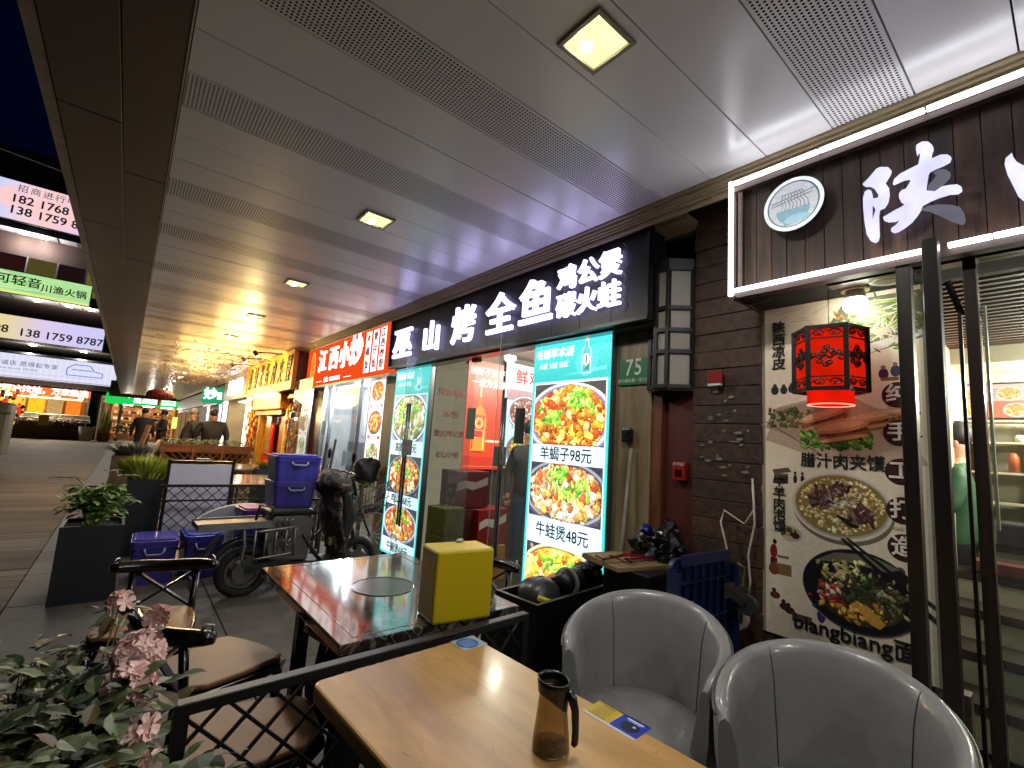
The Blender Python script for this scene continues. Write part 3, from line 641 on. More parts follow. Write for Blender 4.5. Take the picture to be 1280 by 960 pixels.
MB().box((0, -0.015, 0.01), (0.075, 0.03, 0.07)).build('housing', mat('alarm_red', '#7c1c1a', rough=0.35), t, bevel=0.005); MB().box((0, -0.018, -0.031), (0.07, 0.026, 0.012)).build('lens', M_white, t)
t = WT('call_point', 'red fire call point on the dark red panel below the wall lamp', 'call point', 2.445, 1.45, 1.31)
MB().box((0, -0.02, 0), (0.075, 0.04, 0.10)).build('box', mat('fire_red', '#8c1713', rough=0.35), t, bevel=0.005); MB().box((0, -0.041, -0.01), (0.04, 0.003, 0.04)).build('window', mat('cp', '#2b0d0b', rough=0.2), t)
text('消火栓报警', 0.014, M_pw, t, (0, -0.0425, 0.036))

# wall lantern: black frame, frosted panes
t = WT('wall_lantern', 'tall black framed wall lamp with unlit frosted panes', 'wall lamp', 2.41, 1.514, 1.78)
M_pane = mat('frosted_pane', '#8f8a82', rough=0.5, var=0.05); M_lf = mat('lamp_black', '#141416', rough=0.4)
PA, PB, PC, PD = (-0.038, -0.10), (0.037, -0.10), (0.138, 0.0), (-0.138, 0.0)
fr_ = MB(); zs = [0.0, 0.20, 0.325, 0.455, 0.69]
for p in (PA, PB, (PC[0], PC[1] - .006), (PD[0], PD[1] - .006)): fr_.box((p[0], p[1], 0.345), (0.022, 0.022, 0.70))
for z in zs:
    for a, b in ((PD, PA), (PA, PB), (PB, PC)): fr_.bar((a[0], a[1], z), (b[0], b[1], z), 0.024, 0.022)
fr_.build('frame', M_lf, t)
cp = MB(); cp.prism([PD, PA, PB, PC], 0.012, 'xy', -0.022); cp.prism([(PD[0], PD[1]), (PA[0], PA[1]), PB, PC], 0.05, 'xy', 0.70); cp.build('cap', M_lf, t)
for z0, z1 in zip(zs, zs[1:]):
    for a, b in ((PD, PA), (PA, PB), (PB, PC)):
        MB().bar((a[0] * .93, a[1] * .93, (z0 + z1) / 2), (b[0] * .93, b[1] * .93, (z0 + z1) / 2), 0.004, z1 - z0 - 0.015).build('pane', M_pane, t)

# ---------------------------------------------------------------- noodle shop fascia
t = WT('noodle_sign', 'dark plank fascia framed by white light tubes with brushed characters', 'shop sign', 2.12, -0.09, 2.147)
def L(y, yc=-0.09): return yc - y
x0, x1 = L(1.007), 1.3
bd = None; x = x0 + 0.03; rnd = random.Random(4)
while x < x1:
    w_ = rnd.uniform(0.06, 0.075)
    MB().box((x + w_ / 2, 0.03 + rnd.uniform(0, 0.004), 0.28), (w_ - 0.0025, 0.03, 0.55)).build('board', M_dwood, t, bevel=0.001); x += w_
MB().box(((x0 + x1) / 2, 0.17, 0.28), (x1 - x0, 0.24, 0.555)).build('box', M_dark, t)
MB().box(((x0 + x1) / 2, 0.01, 0.535), (x1 - x0, 0.05, 0.032)).build('top_rail', M_trimwood, t)
MB().box(((x0 + x1) / 2, 0.01, 0.008), (x1 - x0, 0.05, 0.032)).build('bottom_rail', M_trimwood, t)
MB().box((x0 + 0.03, 0.012, 0.27), (0.02, 0.04, 0.49)).build('side_rail', M_trimwood, t)
MB().box((x0 - 0.004, 0.15, 0.275), (0.014, 0.28, 0.56)).build('end_board', M_dwood, t)
def ledtube(a, b):
    MB().bar(a, b, 0.017, 0.014).build('light_tube', M_tubew, t)
MB().bar((x0, -0.012, 0.558), (x1, -0.012, 0.558), 0.02, 0.02).build('tube_channel', M_alu, t)
seg = [x0 + 0.01, L(0.64), L(0.30), L(-0.1), L(-0.6), 1.3]
for a, b in zip(seg, seg[1:]):
    ledtube((a + 0.004, -0.032, 0.552), (b - 0.004, -0.032, 0.552))
for a, b in ((x0 + .012, L(0.325)), (L(0.26), L(0.155)), (L(0.15), L(-0.3)), (L(-0.31), 1.3)): ledtube((a, -0.032, 0.022), (b, -0.032, 0.022))
ledtube((x0 - 0.002, -0.032, 0.0), (x0 - 0.002, -0.032, 0.565))
lc = MB(); lc.tube([(x0 + .01, -0.03, 0.0), (x0 + .04, 0.03, -0.03), (x0 + .1, 0.05, -0.03), (x0 + .12, 0.1, 0.0)], 0.005, 6); lc.build('cable', M_black, t, smooth=True)
M_brush = emit('brush_character', '#cfcdf6', 0.28, 0.4); M_brushd = emit('brush_grey_glow', '#a5a2b4', 0.075, .3); M_halo = emit('letter_rim', '#cfe8b8', 1.2)  # dim grey strokes are unlit metal; weak glow stands in for reflected light
def glyph(polys, first_y, parent, name='brush_character'):
    g_ = bpy.data.objects.new(name, None); C.objects.link(g_); g_.parent = parent; g_.location = (0.0, -0.02, -2.147)
    for i, (P_, m_) in enumerate(polys):
        b = MB(); b.prism([(p[0] - 0.09, p[1]) for p in P_], 0.016, 'xz', -0.016 - 0.0015 * i); b.build('stroke', m_, g_)
    return g_
glyph([(GLY_A, M_brush), (GLY_B, M_brush), (GLY_C, M_brush), (GLY_D, M_brushd), (GLY_F, M_brushd)], 0, t)
glyph([(GLY_G, M_brush)], 0, t)
lg = thing('noodle_logo', 'round pale emblem of a steaming noodle bowl on the plank fascia', 'emblem', (2.10, 0.735, 2.492), WALL)
MB().lathe([(0, 0), (0.118, 0), (0.118, 0.03), (0, 0.03)], 48).build('disc', mat('disc_edge', '#16181c', rough=0.4), lg, rot=(PI / 2, 0, 0))
P = Print(-0.0315, 2e-4)
P.ell(0, 0, .117, .117, '#dfe6ea', 56); P.ell(0, 0, .102, .102, '#3d5563', 56); P.ell(0, 0, .096, .096, '#8fa0aa', 56); P.ell(0, 0, .0955, .0955, '#b3b5ba', 56)
P.ell(0, -.02, .066, .07, '#5e8ca0', 30, a0=PI, a1=2 * PI); P.rect(-.035, -.09, .035, -.08, '#4d7688'); P.ell(0.016, -.07, .05, .02, '#78a4b6', 20)
P.line((-.085, .022), (.085, .045), .004, '#38505e'); P.line((-.085, .010), (.075, .030), .004, '#38505e')
for i in range(8):
    x = -.042 + i * .011; pr = (x, .052)
    for k_ in range(1, 8):
        q = (x + .004 * math.sin(k_ * 1.6) + .0006 * k_ * i, .052 - k_ * .0105); P.line(pr, q, .0028, '#38505e'); pr = q
P.line((-.044, .052), (.04, .052), .003, '#38505e')
P.build('emblem_print', printed('emblem_lit', 0.24), lg)
# soffit under the fascia, lamps
t2 = WT('fascia_soffit', 'dark recessed soffit under the noodle sign', 'soffit', 2.27, -0.1, 2.152)
MB().box((0, 0.02, 0.01), (2.2, 0.34, 0.02)).build('board', M_hplank, t2)
t3 = thing('bulb_lamp', 'glowing white bulb on a ceiling rose above the noodle poster', 'lamp', (2.31, 0.585, 2.147))
MB().lathe([(0, 0), (0.055, 0), (0.05, -0.012), (0, -0.012)], 20).build('ceiling_rose', M_trim, t3, smooth=False)
MB().lathe([(0.03, -0.012), (0.036, -0.02), (0.04, -0.045), (0, -0.045)], 20).build('base', M_white, t3, smooth=True)
MB().lathe([(0.038, -0.045), (0.042, -0.055), (0.042, -0.085), (0.034, -0.098), (0, -0.101)], 24).build('bulb', emit('bulb_glow', '#fffbe6', 6), t3, smooth=True)
t3 = thing('recessed_light', 'flat round recessed light beside the bulb, partly behind the dark door post', 'lamp', (2.27, 0.465, 2.147))
MB().lathe([(0.05, 0), (0.062, -0.004), (0.052, -0.008), (0.045, -0.004)], 28).build('ring', M_white, t3)
MB().lathe([(0.045, -0.003), (0, -0.003)], 28).build('reflector', mat('reflector', '#5a5140', rough=0.3), t3)

# red palace lantern
t = thing('palace_lantern', 'hexagonal red palace lantern in a black carved frame hanging before the noodle poster', 'lantern', (2.27, 0.672, 1.70), R(12))
M_lblk = mat('carved_black', '#0e0a09', rough=0.45); M_red = emit('lantern_red', '#ff1b06', 0.15, 0.6)
MB().tube([(0, 0, 0.27), (0, 0, 0.45)], 0.002, 6).build('cord', M_black, t)
MB().cyl((0, 0, -0.05), (0, 0, 0.245), 0.083, n=32).build('shade', M_red, t, smooth=False)
MB().lathe([(0.083, -0.05), (0.086, -0.054), (0.07, -0.054)], 32).build('rim', emit('rim_glow', '#ff9a80', .3), t)
fr_ = MB(); HX = [(0.13 * math.cos(PI / 6 + PI / 3 * i), 0.13 * math.sin(PI / 6 + PI / 3 * i)) for i in range(6)]
for i in range(6):
    a, b = HX[i], HX[(i + 1) % 6]
    fr_.bar((a[0], a[1], 0), (a[0], a[1], 0.27), 0.018, 0.018)
    for z in (0.006, 0.262): fr_.bar((a[0], a[1], z), (b[0], b[1], z), 0.012, 0.016)
    for z in (0.055, 0.215): fr_.bar((a[0], a[1], z), (b[0], b[1], z), 0.006, 0.005)
fr_.build('frame', M_lblk, t)
# lantern fretwork: rings, scrolls and blossom in each face
M_paper = emit('lantern_paper', '#ff2408', 0.13, 0.6)
for i in range(6):
    a, b = HX[i], HX[(i + 1) % 6]
    MB().bar((a[0] * .955, a[1] * .955, .136), (b[0] * .955, b[1] * .955, .136), .002, .235).build('paper_panel', M_paper, t)
for i in range(6):
    a, b = Vector((*HX[i], 0)), Vector((*HX[(i + 1) % 6], 0)); u = (b - a); ln = u.length; u.normalize(); fz = MB()
    def FP(s_, z): p = a + u * (s_ * ln); return (p.x, p.y, z)
    for z_c in (0.032, 0.236):
        for sx_, dr in ((0.27, 1), (0.73, -1)):
            pts = []
            for k_ in range(16):
                th = k_ / 15 * 2.2 * PI; rr = 0.021 - 0.015 * k_ / 15; pts.append(FP(sx_ + dr * rr * math.cos(th) / ln, z_c + rr * math.sin(th) * .8))
            fz.tube(pts, 0.0032, 5)
        pts = [FP(0.5 + 0.45 * q, z_c + 0.012 * math.cos(q * 9)) for q in [v / 8 - 1 for v in range(17)]]; fz.tube(pts, 0.0018, 5)
    rr_ = random.Random(5); br = [(0.06, .130), (.2, .138), (.33, .128), (.45, .142), (.6, .13), (.72, .145), (.94, .14)]
    fz.tube([FP(*p) for p in br], 0.0045, 5)
    for s_, z in ((.15, .145), (.3, .118), (.42, .16), (.5, .176), (.56, .112), (.68, .15), (.8, .152), (.88, .13), (.36, .148), (.62, .16), (.47, .105)):
        pts = [FP(s_ + 0.011 * math.cos(q * PI / 4) / ln, z + 0.009 * math.sin(q * PI / 4)) for q in range(8)]; fz.tube(pts, 0.0036, 5, closed=True)
        fz.bar(FP(s_, z), FP(0.5 + (s_ - .5) * .8, .136), 0.003)
    fz.build('fretwork', M_lblk, t)

# ---------------------------------------------------------------- noodle poster
t = WT('noodle_poster', 'tall cream wall poster of noodles, flatbread and soup bowls with captions', 'poster', 2.41, 0.69, 0.62)
def U(y): return 0.69 - y
MB().box((0.0, 0.015, 0.765), (0.64, 0.03, 1.53)).build('board', mat('poster_board', '#8d8271', rough=0.5), t)
P = Print(-0.0015, 3e-5); rnd = random.Random(31)
P.grad(-.30, 0, .30, 1.53, '#d6cab6', '#f0e4cc', 20)
def Z(z): return z - 0.62
for i in range(26):    # faint old town line drawing
    a = rnd.uniform(-.29, .02); z = Z(rnd.uniform(1.92, 2.13)); P.line((a, z), (a + rnd.uniform(.02, .07), z + rnd.uniform(-.03, .03)), .0016, '#8e8470')
P.poly([(-.3, Z(1.50)), (-.24, Z(1.66)), (.02, Z(1.72)), (.22, Z(1.60)), (.30, Z(1.42)), (.1, Z(1.41)), (-.12, Z(1.44))], '#b9a58f')
P.poly([(-.30, Z(1.56)), (-.26, Z(1.65)), (.02, Z(1.70)), (.06, Z(1.60)), (-.1, Z(1.49))], '#a8927c')
P.line((-.30, Z(1.59)), (-.06, Z(1.44)), .004, '#3a2c22')
gr = ['#3e6a1f', '#5f8f2c', '#2c4f18', '#7fae3c', '#4a7a26']
for i in range(150): P.chunk(rnd.uniform(-.14, .12), Z(1.505 + rnd.uniform(-.03, .045)) , rnd.uniform(.006, .015), rnd.choice(gr), rnd, 1.4)
for i in range(70): P.chunk(rnd.uniform(-.28, -.10), Z(1.60 + rnd.uniform(-.035, .05)), rnd.uniform(.006, .013), rnd.choice(['#2f451a', '#4a5a22', '#5b3a1d', '#7a5a2e', '#39531d']), rnd, 1.4)
for i in range(60): P.chunk(rnd.uniform(.16, .28), Z(1.60 + rnd.uniform(-.07, .04)), rnd.uniform(.006, .012), rnd.choice(['#2f451a', '#3f5f1e', '#6d2a1a']), rnd, 1.4)
def bun(cx, cz, rx, rz, rot):
    P.ell(cx, cz - rz * .35, rx * .97, rz * .8, '#8a5a34', rot=rot)
    for i in range(34):
        q = rnd.uniform(-1, 1); P.chunk(cx + rx * q * .85 * math.cos(rot), cz + rx * q * .85 * math.sin(rot) - rz * .15, rnd.uniform(.004, .009), rnd.choice(['#5b2f1b', '#7d4a28', '#9a6238', '#46210f', '#4c6a25']), rnd)
    P.ell(cx - .004, cz + rz * .42, rx, rz * .6, '#c99468', rot=rot); P.ell(cx - .008, cz + rz * .52, rx * .85, rz * .38, '#dfb48a', rot=rot); P.ell(cx, cz - rz * .8, rx * .9, rz * .22, '#c89a70', rot=rot)
bun(.14, Z(1.60), .12, .035, .22); bun(-.05, Z(1.605), .10, .036, .32); bun(.02, Z(1.55), .105, .042, .2)
# salad plate, cut by the poster's edges
P.poly([(-.02, Z(1.87)), (.05, Z(1.86)), (.30, Z(1.93)), (.30, Z(2.13)), (.04, Z(2.13)), (-.03, Z(2.02))], '#6a6d5e')
P.poly([(.02, Z(1.9)), (.10, Z(1.875)), (.30, Z(1.94)), (.30, Z(1.965)), (.08, Z(1.915))], '#d8d4cc')
for i in range(190): P.chunk(rnd.uniform(.0, .29), Z(2.01 + rnd.gauss(0, .045)), rnd.uniform(.005, .011), rnd.choice(['#6c8c3c', '#93a457', '#b9b884', '#46682a', '#a8733f', '#d6cfa6', '#557a33']), rnd, 1.9)
for i in range(26): P.line((rnd.uniform(.02, .12), Z(rnd.uniform(2.0, 2.12))), (rnd.uniform(.1, .29), Z(rnd.uniform(1.98, 2.125))), .004, rnd.choice(['#9fc25a', '#7aa541', '#dfe6c8']))
for i in range(22): P.line((rnd.uniform(.12, .2), Z(rnd.uniform(1.93, 2.0))), (rnd.uniform(.16, .26), Z(rnd.uniform(1.93, 2.04))), .005, '#d9cdb6')
# left small figures
for x, z, s_ in ((-.255, 1.66 + .08, .022), (-.215, 1.74, .02), (-.18, 1.745, .02)):
    P.ell(x, Z(z), s_ * .8, s_, '#23252e'); P.ell(x, Z(z) + s_ * 1.05, s_ * .4, s_ * .4, '#3a3330')
for x, z in ((.05, 1.80), (.08, 1.77), (.1, 1.8), (.17, 1.79), (.21, 1.80)):
    P.ell(x, Z(z), .017, .024, rnd.choice(['#4a1f4a', '#6a2a3c', '#2e3a60', '#7a5a3c'])); P.ell(x, Z(z) + .028, .008, .009, '#8a6a50')
P.ell(.045, Z(1.79), .03, .028, '#4a2450'); P.rect(.16, Z(1.76), .22, Z(1.775), '#8a6038')
# stall and house
P.poly([(-.27, Z(1.36)), (-.2, Z(1.375)), (-.185, Z(1.355)), (-.26, Z(1.34))], '#5a5046'); P.rect(-.262, Z(1.30), -.2, Z(1.345), '#6b5a43'); P.rect(-.24, Z(1.30), -.2, Z(1.335), '#3a3026')
for x in (-.17, -.14): P.ell(x, Z(1.325), .008, .02, '#1e1c1c'); P.ell(x, Z(1.352), .006, .007, '#1e1c1c')
# beef and bread soup
P.ell(0.005, Z(1.205), .185, .14, '#6f6558', 44); P.ell(0, Z(1.225), .186, .143, '#d2cabd', 44); P.ell(0, Z(1.227), .175, .133, '#a69f92', 44); P.ell(0, Z(1.229), .168, .126, '#8a7440', 44)
for i in range(360):
    a = rnd.uniform(0, 2 * PI); q = math.sqrt(rnd.random()) * .95; x, z = .162 * q * math.cos(a), .12 * q * math.sin(a)
    P.chunk(x, Z(1.228) + z, rnd.uniform(.005, .0095), rnd.choice(['#d8c58e', '#e6d7a6', '#c9b074', '#bda25e', '#efe4bd']), rnd, 1.1)
for cx, cz, n_ in ((-.075, 1.25, 46), (.075, 1.20, 50), (-.0, 1.30, 20)):
    for i in range(n_): P.chunk(cx + rnd.gauss(0, .022), Z(cz) + rnd.gauss(0, .016), rnd.uniform(.008, .018), rnd.choice(['#5b3a34', '#6d4a44', '#4a2b22', '#7a5a55', '#593028']), rnd, 1.8)
for i in range(30):
    x, z = rnd.gauss(0, .05), Z(1.25) + rnd.gauss(0, .025); P.line((x, z), (x + rnd.uniform(-.03, .03), z + rnd.uniform(-.02, .02)), .0028, rnd.choice(['#cfc3cf', '#b7a6c4', '#e2dbe2']))
P.poly([(-.02, Z(1.19)), (.01, Z(1.185)), (.075, Z(1.15)), (.04, Z(1.145))], '#1b1d26')
# side dish, cook
P.ell(-.19, Z(1.075), .045, .035, '#b8ad9e'); [P.chunk(-.2 + rnd.gauss(0, .014), Z(1.09) + rnd.gauss(0, .01), .009, rnd.choice(['#2f6a2a', '#a88a3c', '#4b2a22']), rnd) for _ in range(22)]; P.ell(-.172, Z(1.07), .018, .014, '#3d1d1c')
P.ell(-.265, Z(.985), .016, .032, '#7d1d2c'); P.ell(-.26, Z(1.028), .009, .011, '#2a1a18'); P.rect(-.28, Z(.925), -.25, Z(.955), '#4b1d24'); P.rect(-.25, Z(.96), -.2, Z(.972), '#7c6a50')
P.rect(-.265, Z(.885), -.19, Z(.935), '#7a623f'); P.ell(-.265, Z(.905), .022, .026, '#6d4230'); 
for x, z in ((-.26, .79), (-.22, .75), (-.2, .74)): P.ell(x, Z(z), .022, .016, rnd.choice(['#402320', '#5a2a2c'])); P.ell(x - .005, Z(z) + .022, .009, .009, '#241a1a')
P.rect(-.19, Z(.70), -.11, Z(.735), '#5b4a3a'); P.ell(-.075, Z(.755), .016, .03, '#3a2b6a'); P.ell(-.078, Z(.79), .008, .009, '#2a1f1e'); P.line((-.11, Z(.79)), (-.075, Z(.77)), .006, '#3a2b6a')
for x, z in ((.11, .99), (.14, 1.0), (.17, .98), (.2, 1.0)): P.ell(x, Z(z), .016, .02, rnd.choice(['#2a2c3c', '#3a3430', '#5a4a44']))
P.rect(.13, Z(.955), .24, Z(.965), '#6a4a2e')
# dark bowl
P.ell(.062, Z(.885), .205, .165, '#8d8273', 44); P.ell(.06, Z(.89), .205, .165, '#2a2e3a', 44); P.ell(.06, Z(.892), .199, .159, '#121319', 44)
P.poly([(-.10, Z(.98)), (-.02, Z(1.03)), (.1, Z(1.045)), (.2, Z(1.01)), (.16, Z(.99)), (.03, Z(1.0))], '#6c6a58')
P.poly([(.0, Z(1.09)), (.015, Z(1.095)), (.30, Z(.86)), (.30, Z(.835))], '#0e0e12'); P.poly([(.02, Z(1.095)), (.03, Z(1.10)), (.30, Z(.905)), (.30, Z(.885))], '#15151a')
P.ell(.06, Z(.865), .15, .105, '#3b3320', 36)
for (cx, cz, sx_, sz_, n_, pal, r_) in ((-.03, .86, .03, .028, 60, ['#a83424', '#c4522e', '#8a2018', '#d9d2c8'], .012), (.01, .955, .045, .022, 60, ['#c9b98a', '#9aa05a', '#d9cf9f', '#b4a45c'], .011), (.10, .90, .05, .035, 70, ['#23301a', '#3a4020', '#1c1a14', '#2f4a26'], .012), (.05, .81, .045, .018, 50, ['#c99a3c', '#b98532', '#dcb65a', '#a8722a'], .012), (.16, .88, .03, .04, 50, ['#5a5a36', '#8a8458', '#3c3a24', '#a8a07a'], .011)):
    for i in range(n_): P.chunk(cx + rnd.gauss(0, sx_), Z(cz) + rnd.gauss(0, sz_), rnd.uniform(.5, 1.2) * r_, rnd.choice(pal), rnd, 1.4)
P.poly([(.05, Z(.835)), (.09, Z(.845)), (.15, Z(.79)), (.13, Z(.765)), (.1, Z(.775))], '#b98f3f')
for z in (1.70, 1.545, 1.39, 1.238, 1.095): P.ell(U(.475), Z(z), .053, .053, '#3a1d1c', 32)
for z in (1.62, 1.165): [P.line((U(.5) + rnd.uniform(-.02, .03), Z(z) + rnd.uniform(-.008, .008)), (U(.5) + rnd.uniform(-.02, .03), Z(z) + rnd.uniform(-.008, .008)), .002, '#8a7f70') for _ in range(12)]
P.build('print', M_prt, t)
M_pk = mat('poster_black', '#141212', rough=0.5); M_pwh = mat('poster_white', '#d9d0c6', rough=0.5)
def vtext(s, size, x, ztop, zbot, parent, m, yy=-0.006, bold=0.0, sx=1.0):
    n_ = len(s)
    for i, ch in enumerate(s): text(ch, size, m, parent, (x, yy, ztop + (zbot - ztop) * (i + .5) / n_), bold=bold, sx=sx, extrude=0.0004)


yy = P.front()
vtext('陕西凉皮', 0.062, -.235, Z(2.075), Z(1.835), t, M_pk, yy, 0.0016); vtext('牛羊肉泡馍', 0.056, -.238, Z(1.33), Z(1.075), t, M_pk, yy, 0.0012)
text('腊汁肉夹馍', 0.068, M_pk, t, (.01, yy, Z(1.412)), bold=0.0012, extrude=0.0004, sx=0.92)
text('biangbiang面', 0.085, M_pk, t, (.035, yy, Z(.705)), bold=0.0014, extrude=0.0004, sx=1.0)
for ch, z in zip('纯手工打造', (1.70, 1.545, 1.39, 1.238, 1.095)): text(ch, 0.082, M_pwh, t, (U(.475), yy, Z(z)), bold=0.002, extrude=0.0004)
t = WT('poster_plinth', 'brown skirting wall below the noodle poster', 'wall', 2.42, 0.66, 0)
MB().box((0.0, 0.03, 0.31), (0.70, 0.06, 0.62)).build('skirting', wood('skirt_wood', '#241a12', '#4a3a2a', sc_=2, axis=0, k=8), t)

# ---------------------------------------------------------------- noodle shop door posts, glass and interior
t = WT('shop_entrance', 'tall dark door posts with glass at the noodle shop entrance', 'door', 2.12, 0.25, 0)
def E_(y): return 0.25 - y
M_post = wood('post_metal', '#15100e', '#2a211d', rough=0.35, sc_=1.5, axis=2, k=16, bump=0.03)
MB().box((E_(0.39), 0.02, 1.07), (0.042, 0.05, 2.14)).build('door_post', M_post, t, bevel=0.002)
MB().box((E_(0.29), -0.14, 1.08), (0.040, 0.05, 2.16)).build('door_post', M_post, t, bevel=0.002)
MB().box((E_(0.222), 0.08, 1.07), (0.034, 0.05, 2.14)).build('door_post', M_post, t, bevel=0.002)
MB().box((E_(0.255), 0.08, 1.0), (0.010, 0.02, 2.0)).build('door_edge', M_black, t)
MB().bar((E_(0.275), 0.02, 2.06), (E_(0.25), 0.08, 1.95), 0.014).build('door_closer', M_black, t)
MB().box((E_(0.345), 0.10, 1.075), (0.05, 0.004, 2.13)).build('glass_pane', M_glass, t)
MB().box((E_(-0.55), 0.10, 1.075), (1.50, 0.006, 2.13)).build('glass_pane', M_glass, t)
MB().box((E_(-0.3), 0.10, 2.16), (1.9, 0.06, 0.04)).build('head_rail', M_post, t)
MB().box((E_(0.195), 0.10, 1.6), (0.008, 0.03, 0.75)).build('edge_seal', mat('seal', '#8f9b84', rough=0.3), t)
ni = thing('noodle_shop', 'noodle shop interior with lit menu screens, shelves and slatted ceiling', 'shop interior', (3.9, -0.3, 0))
M_nw = mat('noodle_wall', '#a39a84', rough=0.8, var=0.08); M_fl = mat('shop_tile', '#5d5a50', rough=0.25, var=0.2, scale=2, rvar=0.15)
MB().box((0.0, 0.0, 0.012), (2.9, 2.6, 0.02)).build('floor', M_fl, ni); MB().box((1.3, 0.0, 1.3), (0.06, 2.6, 2.7)).build('back_wall', M_nw, ni)
MB().box((0, 0.93, 1.3), (2.7, 0.05, 2.7)).build('side_wall', M_nw, ni)
MB().box((0, 0.0, 2.72), (2.9, 2.6, 0.06)).build('upper_ceiling', M_dark, ni)
sl = None; M_slat = wood('ceiling_slat', '#2c1e14', '#5b4433', sc_=2, axis=1, k=8)
for i in range(26):
    x = -1.2 + 0.08 * i
    if sl is None: sl = MB().box((0, 0, 0), (0.03, 2.3, 0.05)).build('slat', M_slat, ni); sl.location = (x, -0.1, 2.33)
    else: inst(sl, ni, loc=(x, -0.1, 2.33))
MB().box((1.0, -0.1, 2.25), (0.5, 2.3, 0.12)).build('bulkhead', M_nw, ni)
M_cl = emit('shop_ceiling_light', '#fff4d6', 9)
for x, y in ((0.55, 0.1), (0.5, -0.7), (-0.3, -0.4), (1.0, 0.35)): MB().cyl((x, y, 2.17 if x > .7 else 2.28), (x, y, 2.18 if x > .7 else 2.29), 0.08, n=16).build('ceiling_light', M_cl, ni); lamp('POINT', ni, (x, y, 2.0), 10, (1, .93, .8), .06)
def screen(x, yc, zc, w_, h_, lab, seed):
    s_ = thing('menu_screen', lab, 'menu screen', (x, yc, zc), WALL, 'lit menu screens in the noodle shop')
    MB().box((0, 0.02, 0), (w_ + .02, 0.04, h_ + .02)).build('case', M_black, s_); p = Print(-0.0015, 3e-5); r_ = random.Random(seed)
    p.rect(-w_ / 2, -h_ / 2, w_ / 2, h_ / 2, r_.choice(['#e8b7a8', '#f0c8b0', '#eac0c8'])); p.rect(-w_ / 2, -h_ / 2, w_ / 2, 0, r_.choice(['#e06a3a', '#e8c04a', '#e68a9a']))
    for cx, cz in ((w_ * .05, h_ * .22), (w_ * .2, -h_ * .26)):
        p.food(cx, cz, w_ * .32, h_ * .2, ('#e9e4ea', '#f5f2f5'), '#e0a030', ['#f0b83a', '#e0902a', '#f5d060', '#c8602a', '#fae08a'], 40, seed, 0.16)
    for i in range(5): p.rect(-w_ * .45, h_ * .4 - i * .018, -w_ * .45 + r_.uniform(.02, .06), h_ * .4 - i * .018 + .006, '#a8485a')
    p.build('display', M_lit, s_)
screen(5.15, 0.60, 1.97, 0.20, 0.26, 'lit menu screen furthest left behind the dark door posts', 1)
screen(5.15, 0.36, 1.97, 0.22, 0.26, 'lit menu screen between the door posts, half pink', 2)
screen(5.15, 0.10, 1.97, 0.26, 0.26, 'lit menu screen with a big yellow noodle dish, right of the posts', 3)
screen(5.15, -0.20, 1.97, 0.26, 0.26, 'lit menu screen at the right edge of the picture', 4)
sf = thing('wall_shelf', 'pale open shelving with cups and jars behind the counter', 'shelf', (5.05, 0.1, 0))
M_sh = mat('shelf_pale', '#b5ad97', rough=0.5)
for z in (1.20, 1.42, 1.64, 1.80): MB().box((0, 0, z), (0.16, 1.2, 0.015)).build('board', M_sh, sf)
for y in (-0.5, -0.2, 0.1, 0.4, 0.6): MB().box((0, y, 1.4), (0.16, 0.012, 0.8)).build('divider', M_sh, sf)
rnd = random.Random(6)
for i, (y, z, c, h) in enumerate([(0.30, 1.65, '#c8c4ba', .05), (0.17, 1.65, '#2a2420', .09), (0.12, 1.65, '#2a2420', .08), (0.34, 1.43, '#a0522e', .14), (0.27, 1.43, '#8a3f24', .13), (0.05, 1.43, '#6a6a66', .08), (-.1, 1.43, '#3a2f28', .1), (0.22, 1.21, '#8f968f', .1), (0.15, 1.21, '#8f968f', .1), (0.0, 1.21, '#7f868a', .1), (-.3, 1.65, '#6a3226', .1)]):
    tag(MB().lathe([(0, 0), (.028, 0), (.03, h * .75), (.018, h), (0, h)], 12, (5.0, y, z)).build('jar', mat('jar%d' % i, c, rough=0.3), smooth=True), ['white bowl on the upper shelf', 'dark jar on the upper shelf, left one', 'dark jar on the upper shelf, right one', 'tall orange-brown packet jar on the middle shelf', 'shorter rust jar beside the orange-brown jar', 'grey tub on the middle shelf', 'dark brown jar on the middle shelf', 'pale glass on the lower shelf, left', 'pale glass on the lower shelf, middle', 'blue-grey glass on the lower shelf', 'red-brown jar high on the shelf at the right'][i], 'jar', 'jars on the noodle shop shelves')
ct = thing('service_counter', 'dark topped service counter with pale tiled steps inside the noodle shop', 'counter', (4.1, 0.0, 0))
M_ct = mat('counter_top', '#26201b', rough=0.3, var=0.4, scale=12); M_tile = mat('counter_tile', '#8f8f80', rough=0.25, var=0.2, scale=3)
for i in range(5):
    MB().box((0.6 - 0.28 * i, 0.0, 0.93 - 0.17 * i), (0.30, 1.7, 0.045)).build('counter_top', M_ct, ct); MB().box((0.60 - 0.28 * i, 0.0, 0.82 - 0.17 * i), (0.27, 1.66, 0.16)).build('tile_face', M_tile, ct)
bx = MB(); bx.box((4.35, 0.38, 0.83), (0.2, 0.25, 0.06)); tag(bx.build('red_tray', mat('tray_red', '#4c1712', rough=0.5)), 'dark red tray on the steps of the counter', 'tray')
tag(MB().lathe([(0, 0), (.03, 0), (.04, .1), (.037, .1), (0, .02)], 12, (4.55, 0.23, 0.96)).build('paper_cup', M_white, smooth=True), 'white paper cup on the noodle shop counter', 'cup')
tag(MB().box((4.6, 0.28, 1.02), (0.22, 0.26, 0.16)).build('cash_register', mat('register', '#151216', rough=0.5), bevel=0.02), 'dark cash register on the noodle shop counter', 'cash register')

